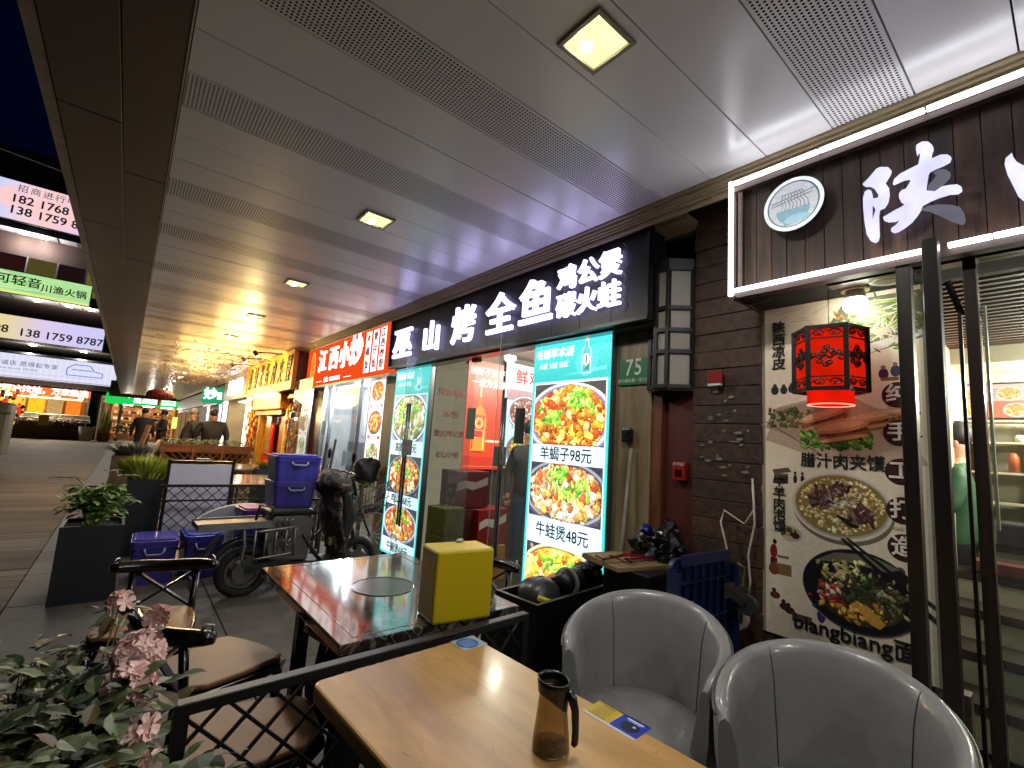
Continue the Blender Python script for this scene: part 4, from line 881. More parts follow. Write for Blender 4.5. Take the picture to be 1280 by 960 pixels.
# ---------------------------------------------------------------- grilled fish shop sign
t = WT('fish_shop_sign', 'black board with white channel letters above the grilled fish shop', 'shop sign', 2.25, 3.30, 2.17)
def G(y): return 3.30 - y
x0, x1 = G(5.03), G(1.575); M_bb = wood('sign_board_black', '#0b0708', '#1c1214', rough=0.45, sc_=1.5, axis=2, k=10, bump=0.15)
n_ = 13
for i in range(n_): MB().box((x0 + (i + .5) * (x1 - x0) / n_, 0.012, 0.285), ((x1 - x0) / n_ - 0.003, 0.024, 0.54)).build('board', M_bb, t, bevel=0.001)
MB().box(((x0 + x1) / 2, 0.095, 0.285), (x1 - x0, 0.13, 0.555)).build('box', M_dark, t)
fr_ = MB(); fr_.box(((x0 + x1) / 2, 0.0, 0.565), (x1 - x0 + .03, 0.05, 0.02)); fr_.box(((x0 + x1) / 2, 0.0, 0.005), (x1 - x0 + .03, 0.05, 0.02)); fr_.box((x1 + .008, 0.0, 0.285), (0.02, 0.05, 0.54)); fr_.box((x0 - .008, 0.0, 0.285), (0.02, 0.05, 0.54))
fr_.build('frame', M_black, t)
MB().box(((x0 + x1) / 2, 0.06, 0.60), (x1 - x0 + .03, 0.2, 0.05)).build('trim', M_trim, t); MB().box(((x0 + x1) / 2, 0.1, -0.012), (x1 - x0, 0.12, 0.016)).build('lower_edge', M_alu, t)
for ch, y, z, s_ in (('巫', 4.70, 2.395, .375), ('山', 4.07, 2.39, .33), ('烤', 3.50, 2.415, .36), ('全', 2.96, 2.42, .36), ('鱼', 2.53, 2.43, .37)):
    text(ch, s_, M_chan, t, (G(y), -0.028, z - 2.17), extrude=0.012, bold=s_ * .016, sx=1.06 if ch != '巫' else 1.2, name='channel_letter')
for s3, z in (('鸡公煲', 2.555), ('碳火蛙', 2.355)):
    for ch, y in zip(s3, (2.215, 2.025, 1.84)): text(ch, 0.185, M_chan, t, (G(y), -0.028, z - 2.17), extrude=0.012, bold=0.0022, name='channel_letter')
cb = MB(); rnd = random.Random(3)
for i in range(5): cb.tube([(G(1.74) + rnd.uniform(-.01, .01), -0.012, 0.08 + .09 * i), (G(1.725), -0.018, 0.12 + .09 * i), (G(1.75) + rnd.uniform(-.01, .01), -0.012, 0.155 + .09 * i)], 0.003, 5)
cb.build('cable', mat('cable_grey', '#8a8a90'), t)

# ---------------------------------------------------------------- backlit menus
CH = {'a': (['#e8a52a', '#f2c84a', '#d8801f', '#c95f1a', '#f6dc8a', '#b8481a'], '#c03418'), 'b': (['#e2b083', '#f2d9b5', '#c88a50', '#f6ecd8', '#d85a2a', '#b3531f', '#e0c060'], '#5a3a24'),
      'c': (['#f0d850', '#f7e88a', '#e09a3a', '#d85a2a', '#e8c840'], '#e0c848'), 'd': (['#e07a2a', '#f0a24a', '#d2521c', '#f4d08a', '#b8401a', '#f2e2c0'], '#a03a18'), 'e': (['#d9e0d0', '#b8c888', '#8a9a50', '#e8e4d8', '#c8a070', '#7a6a48'], '#8a7a58')}
GREENS = ['#7fd03a', '#a6e04a', '#4fa82a', '#c2f06a']
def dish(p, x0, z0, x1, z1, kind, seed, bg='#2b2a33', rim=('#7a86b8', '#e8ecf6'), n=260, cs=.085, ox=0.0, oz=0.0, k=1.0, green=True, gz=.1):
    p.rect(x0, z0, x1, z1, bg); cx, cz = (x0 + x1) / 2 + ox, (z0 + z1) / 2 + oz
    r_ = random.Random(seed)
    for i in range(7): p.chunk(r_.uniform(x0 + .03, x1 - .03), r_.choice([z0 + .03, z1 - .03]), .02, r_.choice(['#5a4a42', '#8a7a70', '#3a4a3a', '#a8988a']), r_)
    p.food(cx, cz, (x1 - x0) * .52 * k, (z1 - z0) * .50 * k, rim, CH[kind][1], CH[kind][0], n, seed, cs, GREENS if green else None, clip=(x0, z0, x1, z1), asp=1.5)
def lightbox(name, lab, yc, width, rows, header=True, X=2.36, z0=0.14, z1=2.215, group=None, edge='#39c5c0'):
    s_ = WT(name, lab, 'light box', X, yc, 0, group); w2 = width / 2
    MB().box((0, 0.028, (z0 + z1) / 2), (width, 0.05, z1 - z0)).build('case', M_alu, s_); p = Print(-0.0015, 2.5e-5)
    p.rect(-w2, z0, w2, z1, edge); e_ = 0.022; p.rect(-w2 + e_, z0 + e_, w2 - e_, z1 - .33, '#d4eaf6')
    hz = z1 - 0.345
    for i in range(14):
        f = i / 13; p.rect(-w2 + .004, hz + (z1 - hz) * i / 14, w2 - .004, hz + (z1 - hz) * (i + 1) / 14, tuple(a * (1 - f) + b * f for a, b in zip(hx('#2fb5b0'), hx('#4fd0d0'))))
    bx_ = w2 * .42
    for q in range(6): p.ell(bx_, hz + .12, .1 - .013 * q, .10 - .013 * q, tuple(a + (b - a) * q / 6 for a, b in zip(hx('#48c8cc'), hx('#6fb8ea'))))
    p.poly([(-w2 * .2, hz + .035), (w2 * .9, hz + .055), (w2 * .9, hz + .08), (bx_, hz + .06)], '#6cd8dc')
    # bottle: tall body, shoulders, neck, cap, label
    p.poly([(bx_ - .042, hz + .04), (bx_ + .042, hz + .04), (bx_ + .042, hz + .20), (bx_ + .016, hz + .235), (bx_ + .016, hz + .27), (bx_ - .016, hz + .27), (bx_ - .016, hz + .235), (bx_ - .042, hz + .20)], '#d8f4f8')
    p.poly([(bx_ - .036, hz + .045), (bx_ + .036, hz + .045), (bx_ + .036, hz + .198), (bx_ + .012, hz + .23), (bx_ + .012, hz + .265), (bx_ - .012, hz + .265), (bx_ - .012, hz + .23), (bx_ - .036, hz + .198)], '#58b4cf')
    p.rect(bx_ - .017, hz + .268, bx_ + .017, hz + .318, '#cfc99a'); p.rect(bx_ - .013, hz + .30, bx_ + .013, hz + .322, '#e9dfae')
    p.ell(bx_, hz + .135, .030, .042, '#e6ecd2'); p.poly([(bx_ - .028, hz + .06), (bx_ + .03, hz + .06), (bx_ + .03, hz + .11), (bx_ - .0, hz + .085)], '#2f8a68'); p.rect(bx_ - .006, hz + .11, bx_ + .006, hz + .165, '#4a5a4a')
    for (a, b, kind, seed, kw) in rows['photos']: dish(p, -w2 + e_ + .012, b, w2 - e_ - .012, a, kind, seed, **kw)
    p.rect(-w2 + e_ + .012, hz - .012, w2 - e_ - .012, hz - .002, '#e9f6fa')
    p.build('backlit_film', M_lit, s_); f_ = p.front()
    M_hw = emit('header_white', '#f4ffff', .4)
    text('毛铺草本酒', width * .105, M_hw, s_, (-w2 * .42, f_, hz + .205), bold=.001, shear=.15, extrude=.0003); text('大区 公区 社区', width * .062, M_hw, s_, (-w2 * .42, f_, hz + .115), shear=.1, extrude=.0003)
    for s2, z, sz in rows['captions']: text(s2, sz, M_inktxt, s_, (0.0, f_, z), bold=.0012, extrude=.0003, sx=.95)
    return s_
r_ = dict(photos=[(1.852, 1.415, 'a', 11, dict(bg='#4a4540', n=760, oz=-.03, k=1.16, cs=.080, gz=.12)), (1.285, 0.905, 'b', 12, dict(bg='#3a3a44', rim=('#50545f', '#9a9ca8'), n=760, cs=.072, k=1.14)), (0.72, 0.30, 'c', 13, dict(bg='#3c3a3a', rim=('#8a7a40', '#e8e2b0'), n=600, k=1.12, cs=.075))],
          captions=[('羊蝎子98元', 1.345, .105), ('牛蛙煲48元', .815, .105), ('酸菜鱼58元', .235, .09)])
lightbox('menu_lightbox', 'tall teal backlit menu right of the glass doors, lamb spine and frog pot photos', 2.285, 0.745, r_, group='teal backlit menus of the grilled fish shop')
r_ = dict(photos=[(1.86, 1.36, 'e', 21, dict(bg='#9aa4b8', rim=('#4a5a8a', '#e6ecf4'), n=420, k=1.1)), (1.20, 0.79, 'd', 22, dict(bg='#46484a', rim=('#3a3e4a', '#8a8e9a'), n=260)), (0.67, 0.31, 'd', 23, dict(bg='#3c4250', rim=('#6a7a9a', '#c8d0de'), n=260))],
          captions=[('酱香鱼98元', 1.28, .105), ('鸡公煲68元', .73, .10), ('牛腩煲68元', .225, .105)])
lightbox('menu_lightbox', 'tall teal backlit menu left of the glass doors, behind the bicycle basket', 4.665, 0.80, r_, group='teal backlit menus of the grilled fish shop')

# glass doors of the fish shop
def door_leaf(lab, hinge, free, zt, note, bars, sgn):
    h = Vector((*hinge, 0)); f = Vector((*free, 0)); d = f - h; an = math.atan2(d.y, d.x); w_ = d.length
    s_ = thing('glass_door', lab, 'door', (h.x, h.y, 0.02), an)
    MB().box((w_ / 2, 0, zt / 2), (w_, 0.010, zt)).build('pane', M_glass, s_)
    MB().box((w_ / 2, 0, 0.05), (w_, 0.03, 0.1)).build('bottom_rail', M_alu, s_); MB().box((0.02, 0, zt - 0.03), (0.10, 0.03, 0.06)).build('top_clamp', M_steel, s_)
    MB().box((w_ - .001, 0, zt / 2), (0.003, 0.012, zt)).build('pane_edge', mat('glass_edge', '#7fa89c', rough=0.2), s_)
    for k_ in (-1, 1):
        hb = MB(); hb.tube([(w_ * .8, 0.045 * k_, 0.52), (w_ * .8, 0.045 * k_, 1.72)], 0.011, 10); hb.cyl((w_ * .8, 0, 0.66), (w_ * .8, 0.045 * k_, 0.66), 0.007, n=8); hb.cyl((w_ * .8, 0, 1.6), (w_ * .8, 0.045 * k_, 1.6), 0.007, n=8)
        hb.build('handle', M_steel, s_, smooth=True)
    MB().box((w_ * .8, note, 1.28), (0.10, 0.006, 0.15)).build('paper_note', mat('note_grey', '#6f6a68', rough=0.7, var=.4, scale=30), s_)
    return s_
door_leaf('open glass door leaf beside the right teal menu, with steel bar handles', (2.395, 2.66), (2.13, 2.80), 2.20, -.065, None, 1)
door_leaf('open glass door leaf in front of the left teal menu, with steel bar handles', (2.40, 4.27), (2.12, 4.33), 2.20, .065, None, -1)
t = WT('glass_front', 'fixed glass pane and head rail between the two teal menus', 'window', 2.405, 3.46, 0)
MB().box((-0.42, 0.0, 1.11), (0.72, 0.008, 2.18)).build('pane', glass('fixed_glass', dirt=0.06), t); MB().box((0, 0.0, 2.205), (1.62, 0.04, 0.03)).build('head_rail', M_alu, t)
MB().box((-0.05, 0.0, 2.15), (0.09, 0.05, 0.05)).build('patch_fitting', M_black, t)
MB().box((-0.06, -0.006, 1.56), (0.13, 0.004, 0.28)).build('notice_sheet', mat('sheet_green', '#4d5a50', rough=0.5), t)
t = WT('hanging_notice', 'dark notice sheet on the glass left of the right teal menu', 'notice', 2.30, 2.72, 1.40)
MB().box((0, 0, 0.14), (0.11, 0.004, 0.27)).build('sheet', mat('dark_sheet', '#23272b', rough=0.4), t)

# fish shop interior
ins = thing('fish_shop', 'interior of the grilled fish shop behind the glass doors', 'shop interior', (3.8, 3.4, 0))
MB().box((0, 0, 0.012), (2.7, 1.9, 0.02)).build('floor', mat('cobble_floor', '#2a2623', rough=0.35, var=.7, scale=16, bump=.6, bscale=14), ins)
MB().box((0, 0.95, 1.3), (2.7, 0.04, 2.6)).build('side_wall', mat('int_wall', '#4a423a', rough=0.7), ins); MB().box((1.35, 0, 1.3), (0.04, 1.9, 2.6)).build('back_wall', mat('int_back', '#28221f', rough=0.7), ins)
MB().box((0, 0, 2.45), (2.7, 1.9, 0.04)).build('inner_ceiling', mat('int_ceiling', '#7a6a5e', rough=0.5, var=.2, scale=2), ins)
MB().box((0, -0.95, 1.3), (2.7, 0.04, 2.6)).build('side_wall', mat('int_wall2', '#3a322c', rough=0.7), ins)
for x, y in ((-.8, .3), (.1, .3), (.1, -.4), (.9, 0.)): MB().box((x, y, 2.42), (.3, .3, .01)).build('ceiling_light', emit('fish_ceiling', '#fff0d8', 2.0), ins); lamp('POINT', ins, (x, y, 2.3), 9, (1, .9, .75), .08)  # interior lamps out of view, put in to brighten the shop
t = thing('menu_wall_panel', 'cream inner panel with red dish names and prices behind the glass', 'menu board', (2.66, 4.31, 0.1))
MB().box((0, 0, 1.08), (0.40, 0.03, 2.14)).build('panel', emit('cream_glow', '#b0a084', .13, .2), t)  # weak glow in the panel stands in for interior light
M_redtxt = mat('red_text', '#6a120c', rough=0.6)
for s2, z in (('特色烤鱼', 1.80), ('26/份', 1.57), ('重庆鸡公煲', 1.36), ('8元/小份', 1.14)): text(s2, .088 if len(s2) < 5 else .075, M_redtxt, t, (0, -0.018, z), bold=.002)
t = thing('liquor_poster', 'glowing red poster of an amber liquor bottle inside the fish shop', 'poster', (3.09, 4.29, 1.10))
MB().box((0, 0.02, 0.6), (0.50, 0.03, 1.22)).build('board', M_black, t); P = Print(0.0, 3e-5)
P.grad(-.245, 0, .245, 1.21, '#d43418', '#ee4220', 16); P.rect(-.245, .0, .245, .14, '#b82a12'); P.rect(-.24, .03, .24, .034, '#e88a6a'); P.rect(-.02, .30, .245, .33, '#ffb070'); P.rect(.05, .308, .245, .322, '#fff0c0')
bx_ = -.055
P.poly([(bx_ - .105, .18), (bx_ + .105, .18), (bx_ + .11, .58), (bx_ + .08, .66), (bx_ + .03, .72), (bx_ + .026, .80), (bx_ - .026, .80), (bx_ - .03, .72), (bx_ - .08, .66), (bx_ - .11, .58)], '#c85a10')
P.poly([(bx_ - .09, .2), (bx_ + .09, .2), (bx_ + .095, .57), (bx_ + .06, .65), (bx_ + .018, .70), (bx_ - .018, .70), (bx_ - .06, .65), (bx_ - .095, .57)], '#e8882a')
P.rect(bx_ + .06, .22, bx_ + .08, .56, '#f6c46a'); P.rect(bx_ - .085, .22, bx_ - .07, .56, '#8a3408'); P.rect(bx_ - .03, .79, bx_ + .03, .94, '#c8341c'); P.rect(bx_ - .01, .8, bx_ + .01, .93, '#f2c8a0')
P.rect(bx_ - .075, .34, bx_ + .075, .60, '#e05030'); P.rect(bx_ - .068, .345, bx_ + .068, .43, '#f0d0a0'); P.rect(bx_ - .06, .35, bx_ + .06, .425, '#c83418'); P.ell(bx_, .51, .055, .06, '#f4d8a0'); P.ell(bx_, .51, .045, .05, '#e89030'); P.ell(bx_, .51, .02, .022, '#c04018'); P.ell(bx_, .19, .1, .012, '#8a3408')
P.build('backlit_film', printed('red_lit', .32), t); M_ww = emit('poster_lit_white', '#fff4ee', .3)
text('能好不贪杯', .10, M_ww, t, (.02, P.front(), 1.09), bold=.003, shear=.1); text('一点为健康', .10, M_ww, t, (.05, P.front(), .96), bold=.003, shear=.1)
tag(t, t['label'], 'poster')
t = thing('inner_menu', 'glowing inner menu headed with big red characters, right of the liquor poster', 'menu board', (3.66, 4.29, 1.12))
MB().box((0, 0.02, 0.62), (0.58, 0.03, 1.26)).build('board', M_black, t); P = Print(0.0, 3e-5)
P.rect(-.285, 0, .285, 1.24, '#cfe0f0'); P.rect(-.285, 0, .285, .06, '#e8a82a'); P.rect(-.11, .96, .285, 1.2, '#d8ecfa')
for a in ((-.11, .96, .285, .968), (-.11, 1.19, .285, 1.198), (-.11, .96, -.102, 1.198)): P.rect(*a, '#2f6aa0')
P.rect(-.26, .80, .285, .93, '#b87a88'); P.food(0.05, .66, .27, .20, ('#7a7a9a', '#eceef6'), '#7a2a28', ['#c85a5a', '#a83a3a', '#e09a8a', '#8a2a2a', '#e8d0c0'], 150, 3, .07, clip=(-.27, .45, .285, .9)); P.food(0.05, .22, .27, .20, ('#3a4a7a', '#8a9ab8'), '#8a6a2a', CH['a'][0], 150, 4, .08, GREENS, clip=(-.27, .07, .285, .42))
P.rect(-.15, .44, .1, .50, '#f2f4f6'); P.build('backlit_film', M_lit, t); text('鲜鸡', .19, mat('big_red', '#b01f1f'), t, (.07, P.front(), 1.075), bold=.004, space=1.25); text('干锅系列', .07, M_redtxt, t, (-.03, P.front(), .47)); text('招牌菜', .08, M_redtxt, t, (.08, P.front(), .1))
# beer cartons
def carton(x, y, z, w_, d_, h_, m_, lab, seed, band=None, txt=None, m2=None):
    s_ = thing('beer_carton', lab, 'carton', (x, y, z), R(random.Random(seed).uniform(-6, 6)), 'drink cartons stacked in the fish shop')
    MB().box((0, 0, h_ / 2), (w_, d_, h_)).build('box', m_, s_, bevel=0.004)
    if band: p = Print(-d_ / 2 - .001, 5e-5); p.poly([(-w_ * .45, h_ * .45), (-w_ * .2, h_ * .55), (0, h_ * .48), (w_ * .45, h_ * .62), (w_ * .45, h_ * .85), (w_ * .1, h_ * .7), (-w_ * .25, h_ * .75), (-w_ * .45, h_ * .65)], band); p.build('printed_bow', printed('carton_print', 0.0), s_)
    if txt: text(txt, h_ * .26, m2, s_, (0.02, -d_ / 2 - .002, h_ * .45), bold=.002)
M_c1 = mat('carton_red', '#7a1418', rough=.5); M_c2 = mat('carton_orange', '#b57a1e', rough=.5); M_c3 = mat('carton_lime', '#4a4812', rough=.5); M_c4 = mat('carton_maroon', '#4a1418', rough=.5)
carton(3.0, 4.05, 0.02, .42, .3, .34, M_c2, 'orange drink carton at the bottom of the right stack', 1, None, '大乌苏', M_black)
carton(3.01, 4.05, 0.365, .41, .3, .36, M_c1, 'red carton with a white bow print on the orange one', 2, '#c9c2be')
carton(2.78, 4.1, 0.74, .40, .3, .36, M_c4, 'maroon carton with faded white bow on top of the stack', 3, '#8a8084')
carton(2.80, 4.1, 0.40, .22, .3, .33, M_c4, 'dark maroon carton in the middle of the stack', 8)
carton(2.57, 3.98, 0.02, .40, .3, .22, M_c1, 'red carton on the floor under the lime ones', 4, '#c9c2be')
carton(2.50, 3.98, 0.245, .25, .28, .26, M_c3, 'lime yellow carton with dark handle print', 5)
carton(2.50, 3.98, 0.51, .24, .28, .25, M_c3, 'upper lime yellow carton with dark handle print', 6)
for z in (.28, .55):
    pass
# ---------------------------------------------------------------- red-orange sign and its shop
t = WT('stir_fry_sign', 'glowing orange-red sign with white characters above the stir-fry shop', 'shop sign', 2.29, 6.80, 2.13)
def H(y): return 6.80 - y
M_osign = emit('orange_board', '#e2481a', 0.24, 0.12); M_owh = emit('sign_white', '#fff6ee', .4)
MB().box((0, 0.06, 0.33), (3.42, 0.12, 0.68)).build('board', M_osign, t, bevel=0.004); MB().box((0, 0.06, 0.69), (3.46, 0.16, 0.03)).build('trim', M_trim, t); MB().box((0, 0.06, -0.02), (3.46, 0.16, 0.03)).build('trim', M_alu, t)
for ch, y, s_ in (('江', 7.63, .39), ('西', 7.12, .39), ('小', 6.67, .41), ('炒', 6.22, .45)): text(ch, s_, M_owh, t, (H(y), -0.012, .36 + (.02 if s_ > .41 else 0)), extrude=.01, bold=s_ * .012, sx=.98, name='channel_letter')
P = Print(-0.001, 1e-4); P.ell(H(8.16), .33, .12, .25, '#f0b040', 24); P.ell(H(8.16), .33, .10, .225, '#d8702a', 24)
for s3, y in (('木桶饭', 5.84), ('煲仔饭', 5.61), ('江西炒粉', 5.385)):
    P.rect(H(y) - .088, .06, H(y) + .088, .60, '#fff4f0')
P.rect(H(7.9), .055, H(7.6), .063, '#ffffff'); P.rect(H(6.65), .055, H(6.35), .063, '#ffffff')
P.build('printed_plates', printed('sign_lit', 0.34), t)
M_rt = mat('plate_red', '#9c2410', rough=.6)
vtext('江西小炒'[0:2], .11, H(8.16), .5, .2, t, mat('oval_ink', '#f6d890'), P.front(), .001)
for s3, y in (('木桶饭', 5.84), ('煲仔饭', 5.61), ('江西炒粉', 5.385)): vtext(s3, .12, H(y), .59, .07, t, M_rt, P.front(), .003)
text('外卖：13524803271', .085, M_owh, t, (H(7.12), -.012, .065), bold=.002)
sh = thing('stir_fry_shop', 'stir-fry shop front with maroon door, patterned white wall and grey dado', 'shop front', (2.41, 6.8, 0), WALL)
MB().box((H(5.26), 0.07, 1.07), (0.32, 0.16, 2.14)).build('pillar', M_pill, sh, bevel=.002)
MB().box((H(6.9), 1.2, 0.01), (3.3, 2.3, 0.02)).build('floor', M_fl, sh)
pw = mat('pattern_wall', '#9fa1a4', rough=.6, var=.05); MB().box((H(6.9), 0.75, 1.75), (3.3, 0.05, 1.0)).build('upper_wall', pw, sh); MB().box((H(6.9), 0.74, 1.0), (3.3, 0.06, 0.52)).build('grey_dado', mat('grey_dado', '#55575c', rough=.5), sh); MB().box((H(6.9), 0.74, .37), (3.3, 0.06, 0.74)).build('beige_counter', mat('beige_front', '#8c7d62', rough=.6), sh)
fl = MB(); rnd = random.Random(9)
for i in range(34):
    a, b = H(rnd.uniform(5.5, 8.1)), rnd.uniform(1.3, 2.1)
    for k_ in range(5): th = k_ * 2 * PI / 5; fl.add([(a, 0.72, b), (a + .02 * math.cos(th), 0.72, b + .02 * math.sin(th)), (a + .022 * math.cos(th + .7), 0.72, b + .022 * math.sin(th + .7))], [(0, 1, 2)])
fl.build('printed_blossoms', mat('blossom', '#4a4c54'), sh, kind='stuff')
MB().box((H(8.46), .4, 1.1), (.04, .75, 2.2)).build('side_wall', pw, sh)
MB().box((H(8.15), 0.05, 1.05), (0.66, 0.05, 2.1)).build('maroon_door', mat('maroon_panel', '#4c1420', rough=.35, var=.1, scale=2), sh)
MB().box((H(7.05), 0.03, 1.08), (1.5, 0.008, 2.14)).build('glass_pane', M_glass, sh); MB().box((H(6.9), 0.4, 2.2), (3.3, 0.8, 0.06)).build('inner_ceiling', M_alu, sh); MB().box((H(6.9), 0.34, 2.16), (2.4, 0.06, 0.03)).build('strip_light', emit('strip_light', '#eef2ff', 3.0), sh)
for y in (6.2, 7.2): lamp('POINT', sh, (H(y), .38, 2.0), 22, (.92, .95, 1), .08)  # lamps not in view, put in to brighten the room behind the glass
for y in (7.83, 7.45, 6.3, 5.94): MB().box((H(y), 0.03, 1.08), (0.025, 0.05, 2.14)).build('mullion', M_alu, sh)
MB().box((H(7.62), 0.0, 1.45), (.2, .01, .24)).build('paper_notice', M_white, sh); MB().box((H(6.6), 0.0, 1.05), (.16, .01, .2)).build('paper_notice', mat('pale_paper', '#8fa0ae'), sh)
def dishstrip(lab, X, yc, w_, z0, z1, n_, seed):
    s_ = WT('menu_strip', lab, 'menu board', X, yc, 0, 'narrow backlit dish strips of the stir-fry shop'); MB().box((0, .015, (z0 + z1) / 2), (w_, .03, z1 - z0)).build('case', M_alu, s_)
    p = Print(-.001, 4e-5); p.rect(-w_ / 2, z0, w_ / 2, z1, '#e9e4e0'); hh = (z1 - z0) / n_; kinds = 'daebd'
    for i in range(n_):
        b = z1 - hh * (i + 1); p.food(0, b + hh * .56, w_ * .44, hh * .36, ('#b8b4b0', '#f6f4f0') if i % 2 == 0 else ('#2a2422', '#5a4a40'), CH[kinds[i % 5]][1], CH[kinds[i % 5]][0], 60, seed + i, .11, GREENS)
        p.rect(-w_ * .42, b + .01, w_ * .42, b + hh * .13, '#c83a34')
    p.build('backlit_film', M_lit, s_); f_ = p.front()
    for i, s3 in enumerate(['小炒黄牛肉', '宜春扎粉', '莲藕排骨', '炒米粉'][:n_]): text(s3, w_ * .13, M_owh, s_, (0, f_, z1 - hh * (i + 1) + hh * .075))
dishstrip('narrow strip of three dish photos beside the wood pillar', 2.40, 5.655, .45, .95, 2.13, 3, 41)
dishstrip('narrow strip of three dish photos on the far glass door', 2.24, 8.12, .46, .95, 2.08, 3, 51)
t = WT('shop_glass_door', 'open clear glass door with bar handle beside the golden doorway', 'door', 2.12, 7.95, 0.02)
MB().box((0, 0, 1.1), (.95, .01, 2.2)).build('pane', M_glass, t); MB().tube([(-.42, -.05, .5), (-.42, -.05, 1.55)], .014, 8).build('handle', M_steel, t, smooth=True); MB().box((-.42, 0, 1.62), (.06, .08, .1)).build('lock', M_black, t); MB().box((.2, -.012, 1.5), (.3, .006, .2)).build('paper_notice', mat('paper_dim', '#8f8c84'), t)

# ---------------------------------------------------------------- golden carved shop
M_gold = wood('golden_wood', '#8a5208', '#d89a1c', rough=.4, sc_=2, axis=2, k=7, bump=.3); M_gold2 = mat('gold_carving', '#c8860f', rough=.35, var=.35, scale=14, bump=.4)
M_maroon = mat('lacquer_maroon', '#2c0c08', rough=.35)
t = WT('golden_sign', 'projecting golden carved board with black brush characters', 'shop sign', 2.09, 10.45, 2.10)
MB().box((0, .2, .33), (3.95, .36, .66)).build('box', M_maroon, t); MB().box((0, 0.0, .33), (3.9, .04, .62)).build('board', M_gold, t)
fr_ = MB(); fr_.box((0, -.01, .655), (4.0, .07, .05)); fr_.box((0, -.01, .005), (4.0, .07, .05)); fr_.box((-1.985, -.01, .33), (.05, .07, .6)); fr_.box((1.985, -.01, .33), (.05, .07, .6)); fr_.build('frame', M_gold2, t, bevel=.006)
rnd = random.Random(12)
for i, ch in enumerate('秦镇老街肉夹馍'): text(ch, .50, mat('brush_ink', '#160d06', rough=.4), t, (-1.62 + .54 * i, -.03, .33), extrude=.010, bold=.0, shear=.35, sx=.66, name='brush_character')
for x in (-1.2, 0.1, 1.2):
    arm = MB(); arm.tube([(x, .05, .66), (x - .05, -.2, .66), (x, -.50, .62)], .012, 6); arm.cyl((x, -.52, .64), (x, -.46, .56), .035, n=10); arm.build('sign_lamp', M_black, t)
    MB().cyl((x, -.462, .562), (x, -.452, .55), .032, n=10).build('lamp_face', emit('sign_lamp_face', '#ffd98a', 4), t)
    l_ = bpy.data.lights.new('sign_light', 'SPOT'); l_.energy = 22; l_.color = (1, .68, .2); l_.spot_size = R(140); l_.spot_blend = 1; l_.shadow_soft_size = .04
    o = bpy.data.objects.new('lamp_light', l_); C.objects.link(o); o.parent = t; o.location = (x, -.44, .53); o.rotation_euler = (R(62), 0, 0)
gd = WT('golden_shop', 'golden carved wooden shop front with red doors and hanging corn strings', 'shop front', 2.41, 10.5, 0)
def K(y): return 10.5 - y
MB().box((0, .12, 1.1), (4.1, .06, 2.2)).build('backing', M_maroon, gd)
for i in range(14): MB().box((-1.95 + .3 * i, .03, 2.06), (.03, .12, .2)).build('bracket', M_maroon, gd)
def lattice(x0, x1, z0, z1, par, m_):
    fr_ = MB()
    for x in (x0, x1): fr_.box((x, 0, (z0 + z1) / 2), (.06, .08, z1 - z0))
    for z in (z0, z1): fr_.box(((x0 + x1) / 2, 0, z), (x1 - x0 + .06, .09, .06))
    fr_.build('frame', m_, par)
    b_ = MB(); n_ = int((z1 - z0) / .16)
    for i in range(n_): b_.bar((x0, 0, z0 + i * .16), (x1, 0, z0 + (i + 1) * .16), .015); b_.bar((x1, 0, z0 + i * .16), (x0, 0, z0 + (i + 1) * .16), .015)
    b_.build('lattice', m_, par)
lattice(K(13.4), K(12.1), .55, 1.85, gd, M_gold); lattice(K(9.5), K(8.75), .75, 1.85, gd, M_gold)
MB().box((K(8.62), -.02, 1.05), (.16, .14, 2.1)).build('pillar', M_gold, gd); MB().box((K(9.64), -.02, 1.0), (.14, .14, 2.0)).build('pillar', M_gold, gd); MB().box((K(11.95), -.02, 1.0), (.2, .14, 2.0)).build('pillar', M_gold, gd)
MB().box((K(10.9), -.12, 1.93), (2.5, .2, .3)).build('lintel', M_gold2, gd, bevel=.02); MB().box((K(10.9), -.13, 1.72), (2.3, .05, .08)).build('lintel_edge', M_gold, gd)
for x in (K(11.2), K(9.95)):
    d_ = MB().box((x, .0, .75), (.72, .04, 1.5)).build('red_door', mat('red_door', '#b01e0c', rough=.3, var=.15), gd); q = MB().box((x, -.03, 1.25), (.42, .02, .8)).build('door_glass', mat('door_win', '#8a6a3a', rough=.2), d_)
    MB().box((x, -.03, .38), (.5, .02, .5)).build('door_panel', mat('red_door2', '#c22a12', rough=.3), d_)
for i, (x, z) in enumerate([(K(12.4), 1.8), (K(12.75), 1.75), (K(13.1), 1.8), (K(8.95), 1.85), (K(9.2), 1.8), (K(9.4), 1.85), (K(8.7), 1.9)]):
    c_ = MB(); rr = random.Random(i)
    for j in range(26): c_.blob((x + rr.uniform(-.06, .06), -.1 + rr.uniform(-.04, .04), z - j * .04), (.025, .025, .05), seed=j, n=6, rings=4, mi=rr.choice([0, 0, 1]))
    c_.build('corn_string', [mat('corn', '#d8a818', rough=.5), mat('chili', '#b81c10', rough=.35)], gd)
rf = MB()
for k_, (x, z) in enumerate([(K(8.9), 2.0), (K(12.9), 1.95)]):
    for i in range(9): rf.tube([(x - .35 + .09 * i, -.16, z + .0), (x - .3 + .08 * i, -.03, z + .13)], .022, 6)
    rf.prism([(x - .42, z - .03), (x + .42, z - .03), (x + .3, z + .04), (x - .3, z + .04)], .2, 'xz', -.18)
rf.build('tiled_eave', M_gold2, gd)
MB().box((K(9.1), -.2, .72), (.85, .4, .08)).build('shelf', M_gold, gd)
for y in (10.2, 11.2): MB().lathe([(0, 0), (.16, 0), (.12, .05), (0, .06)], 16, (K(y), -.25, 2.04)).build('round_light', emit('warm_round', '#fff2cc', 1.5), gd)
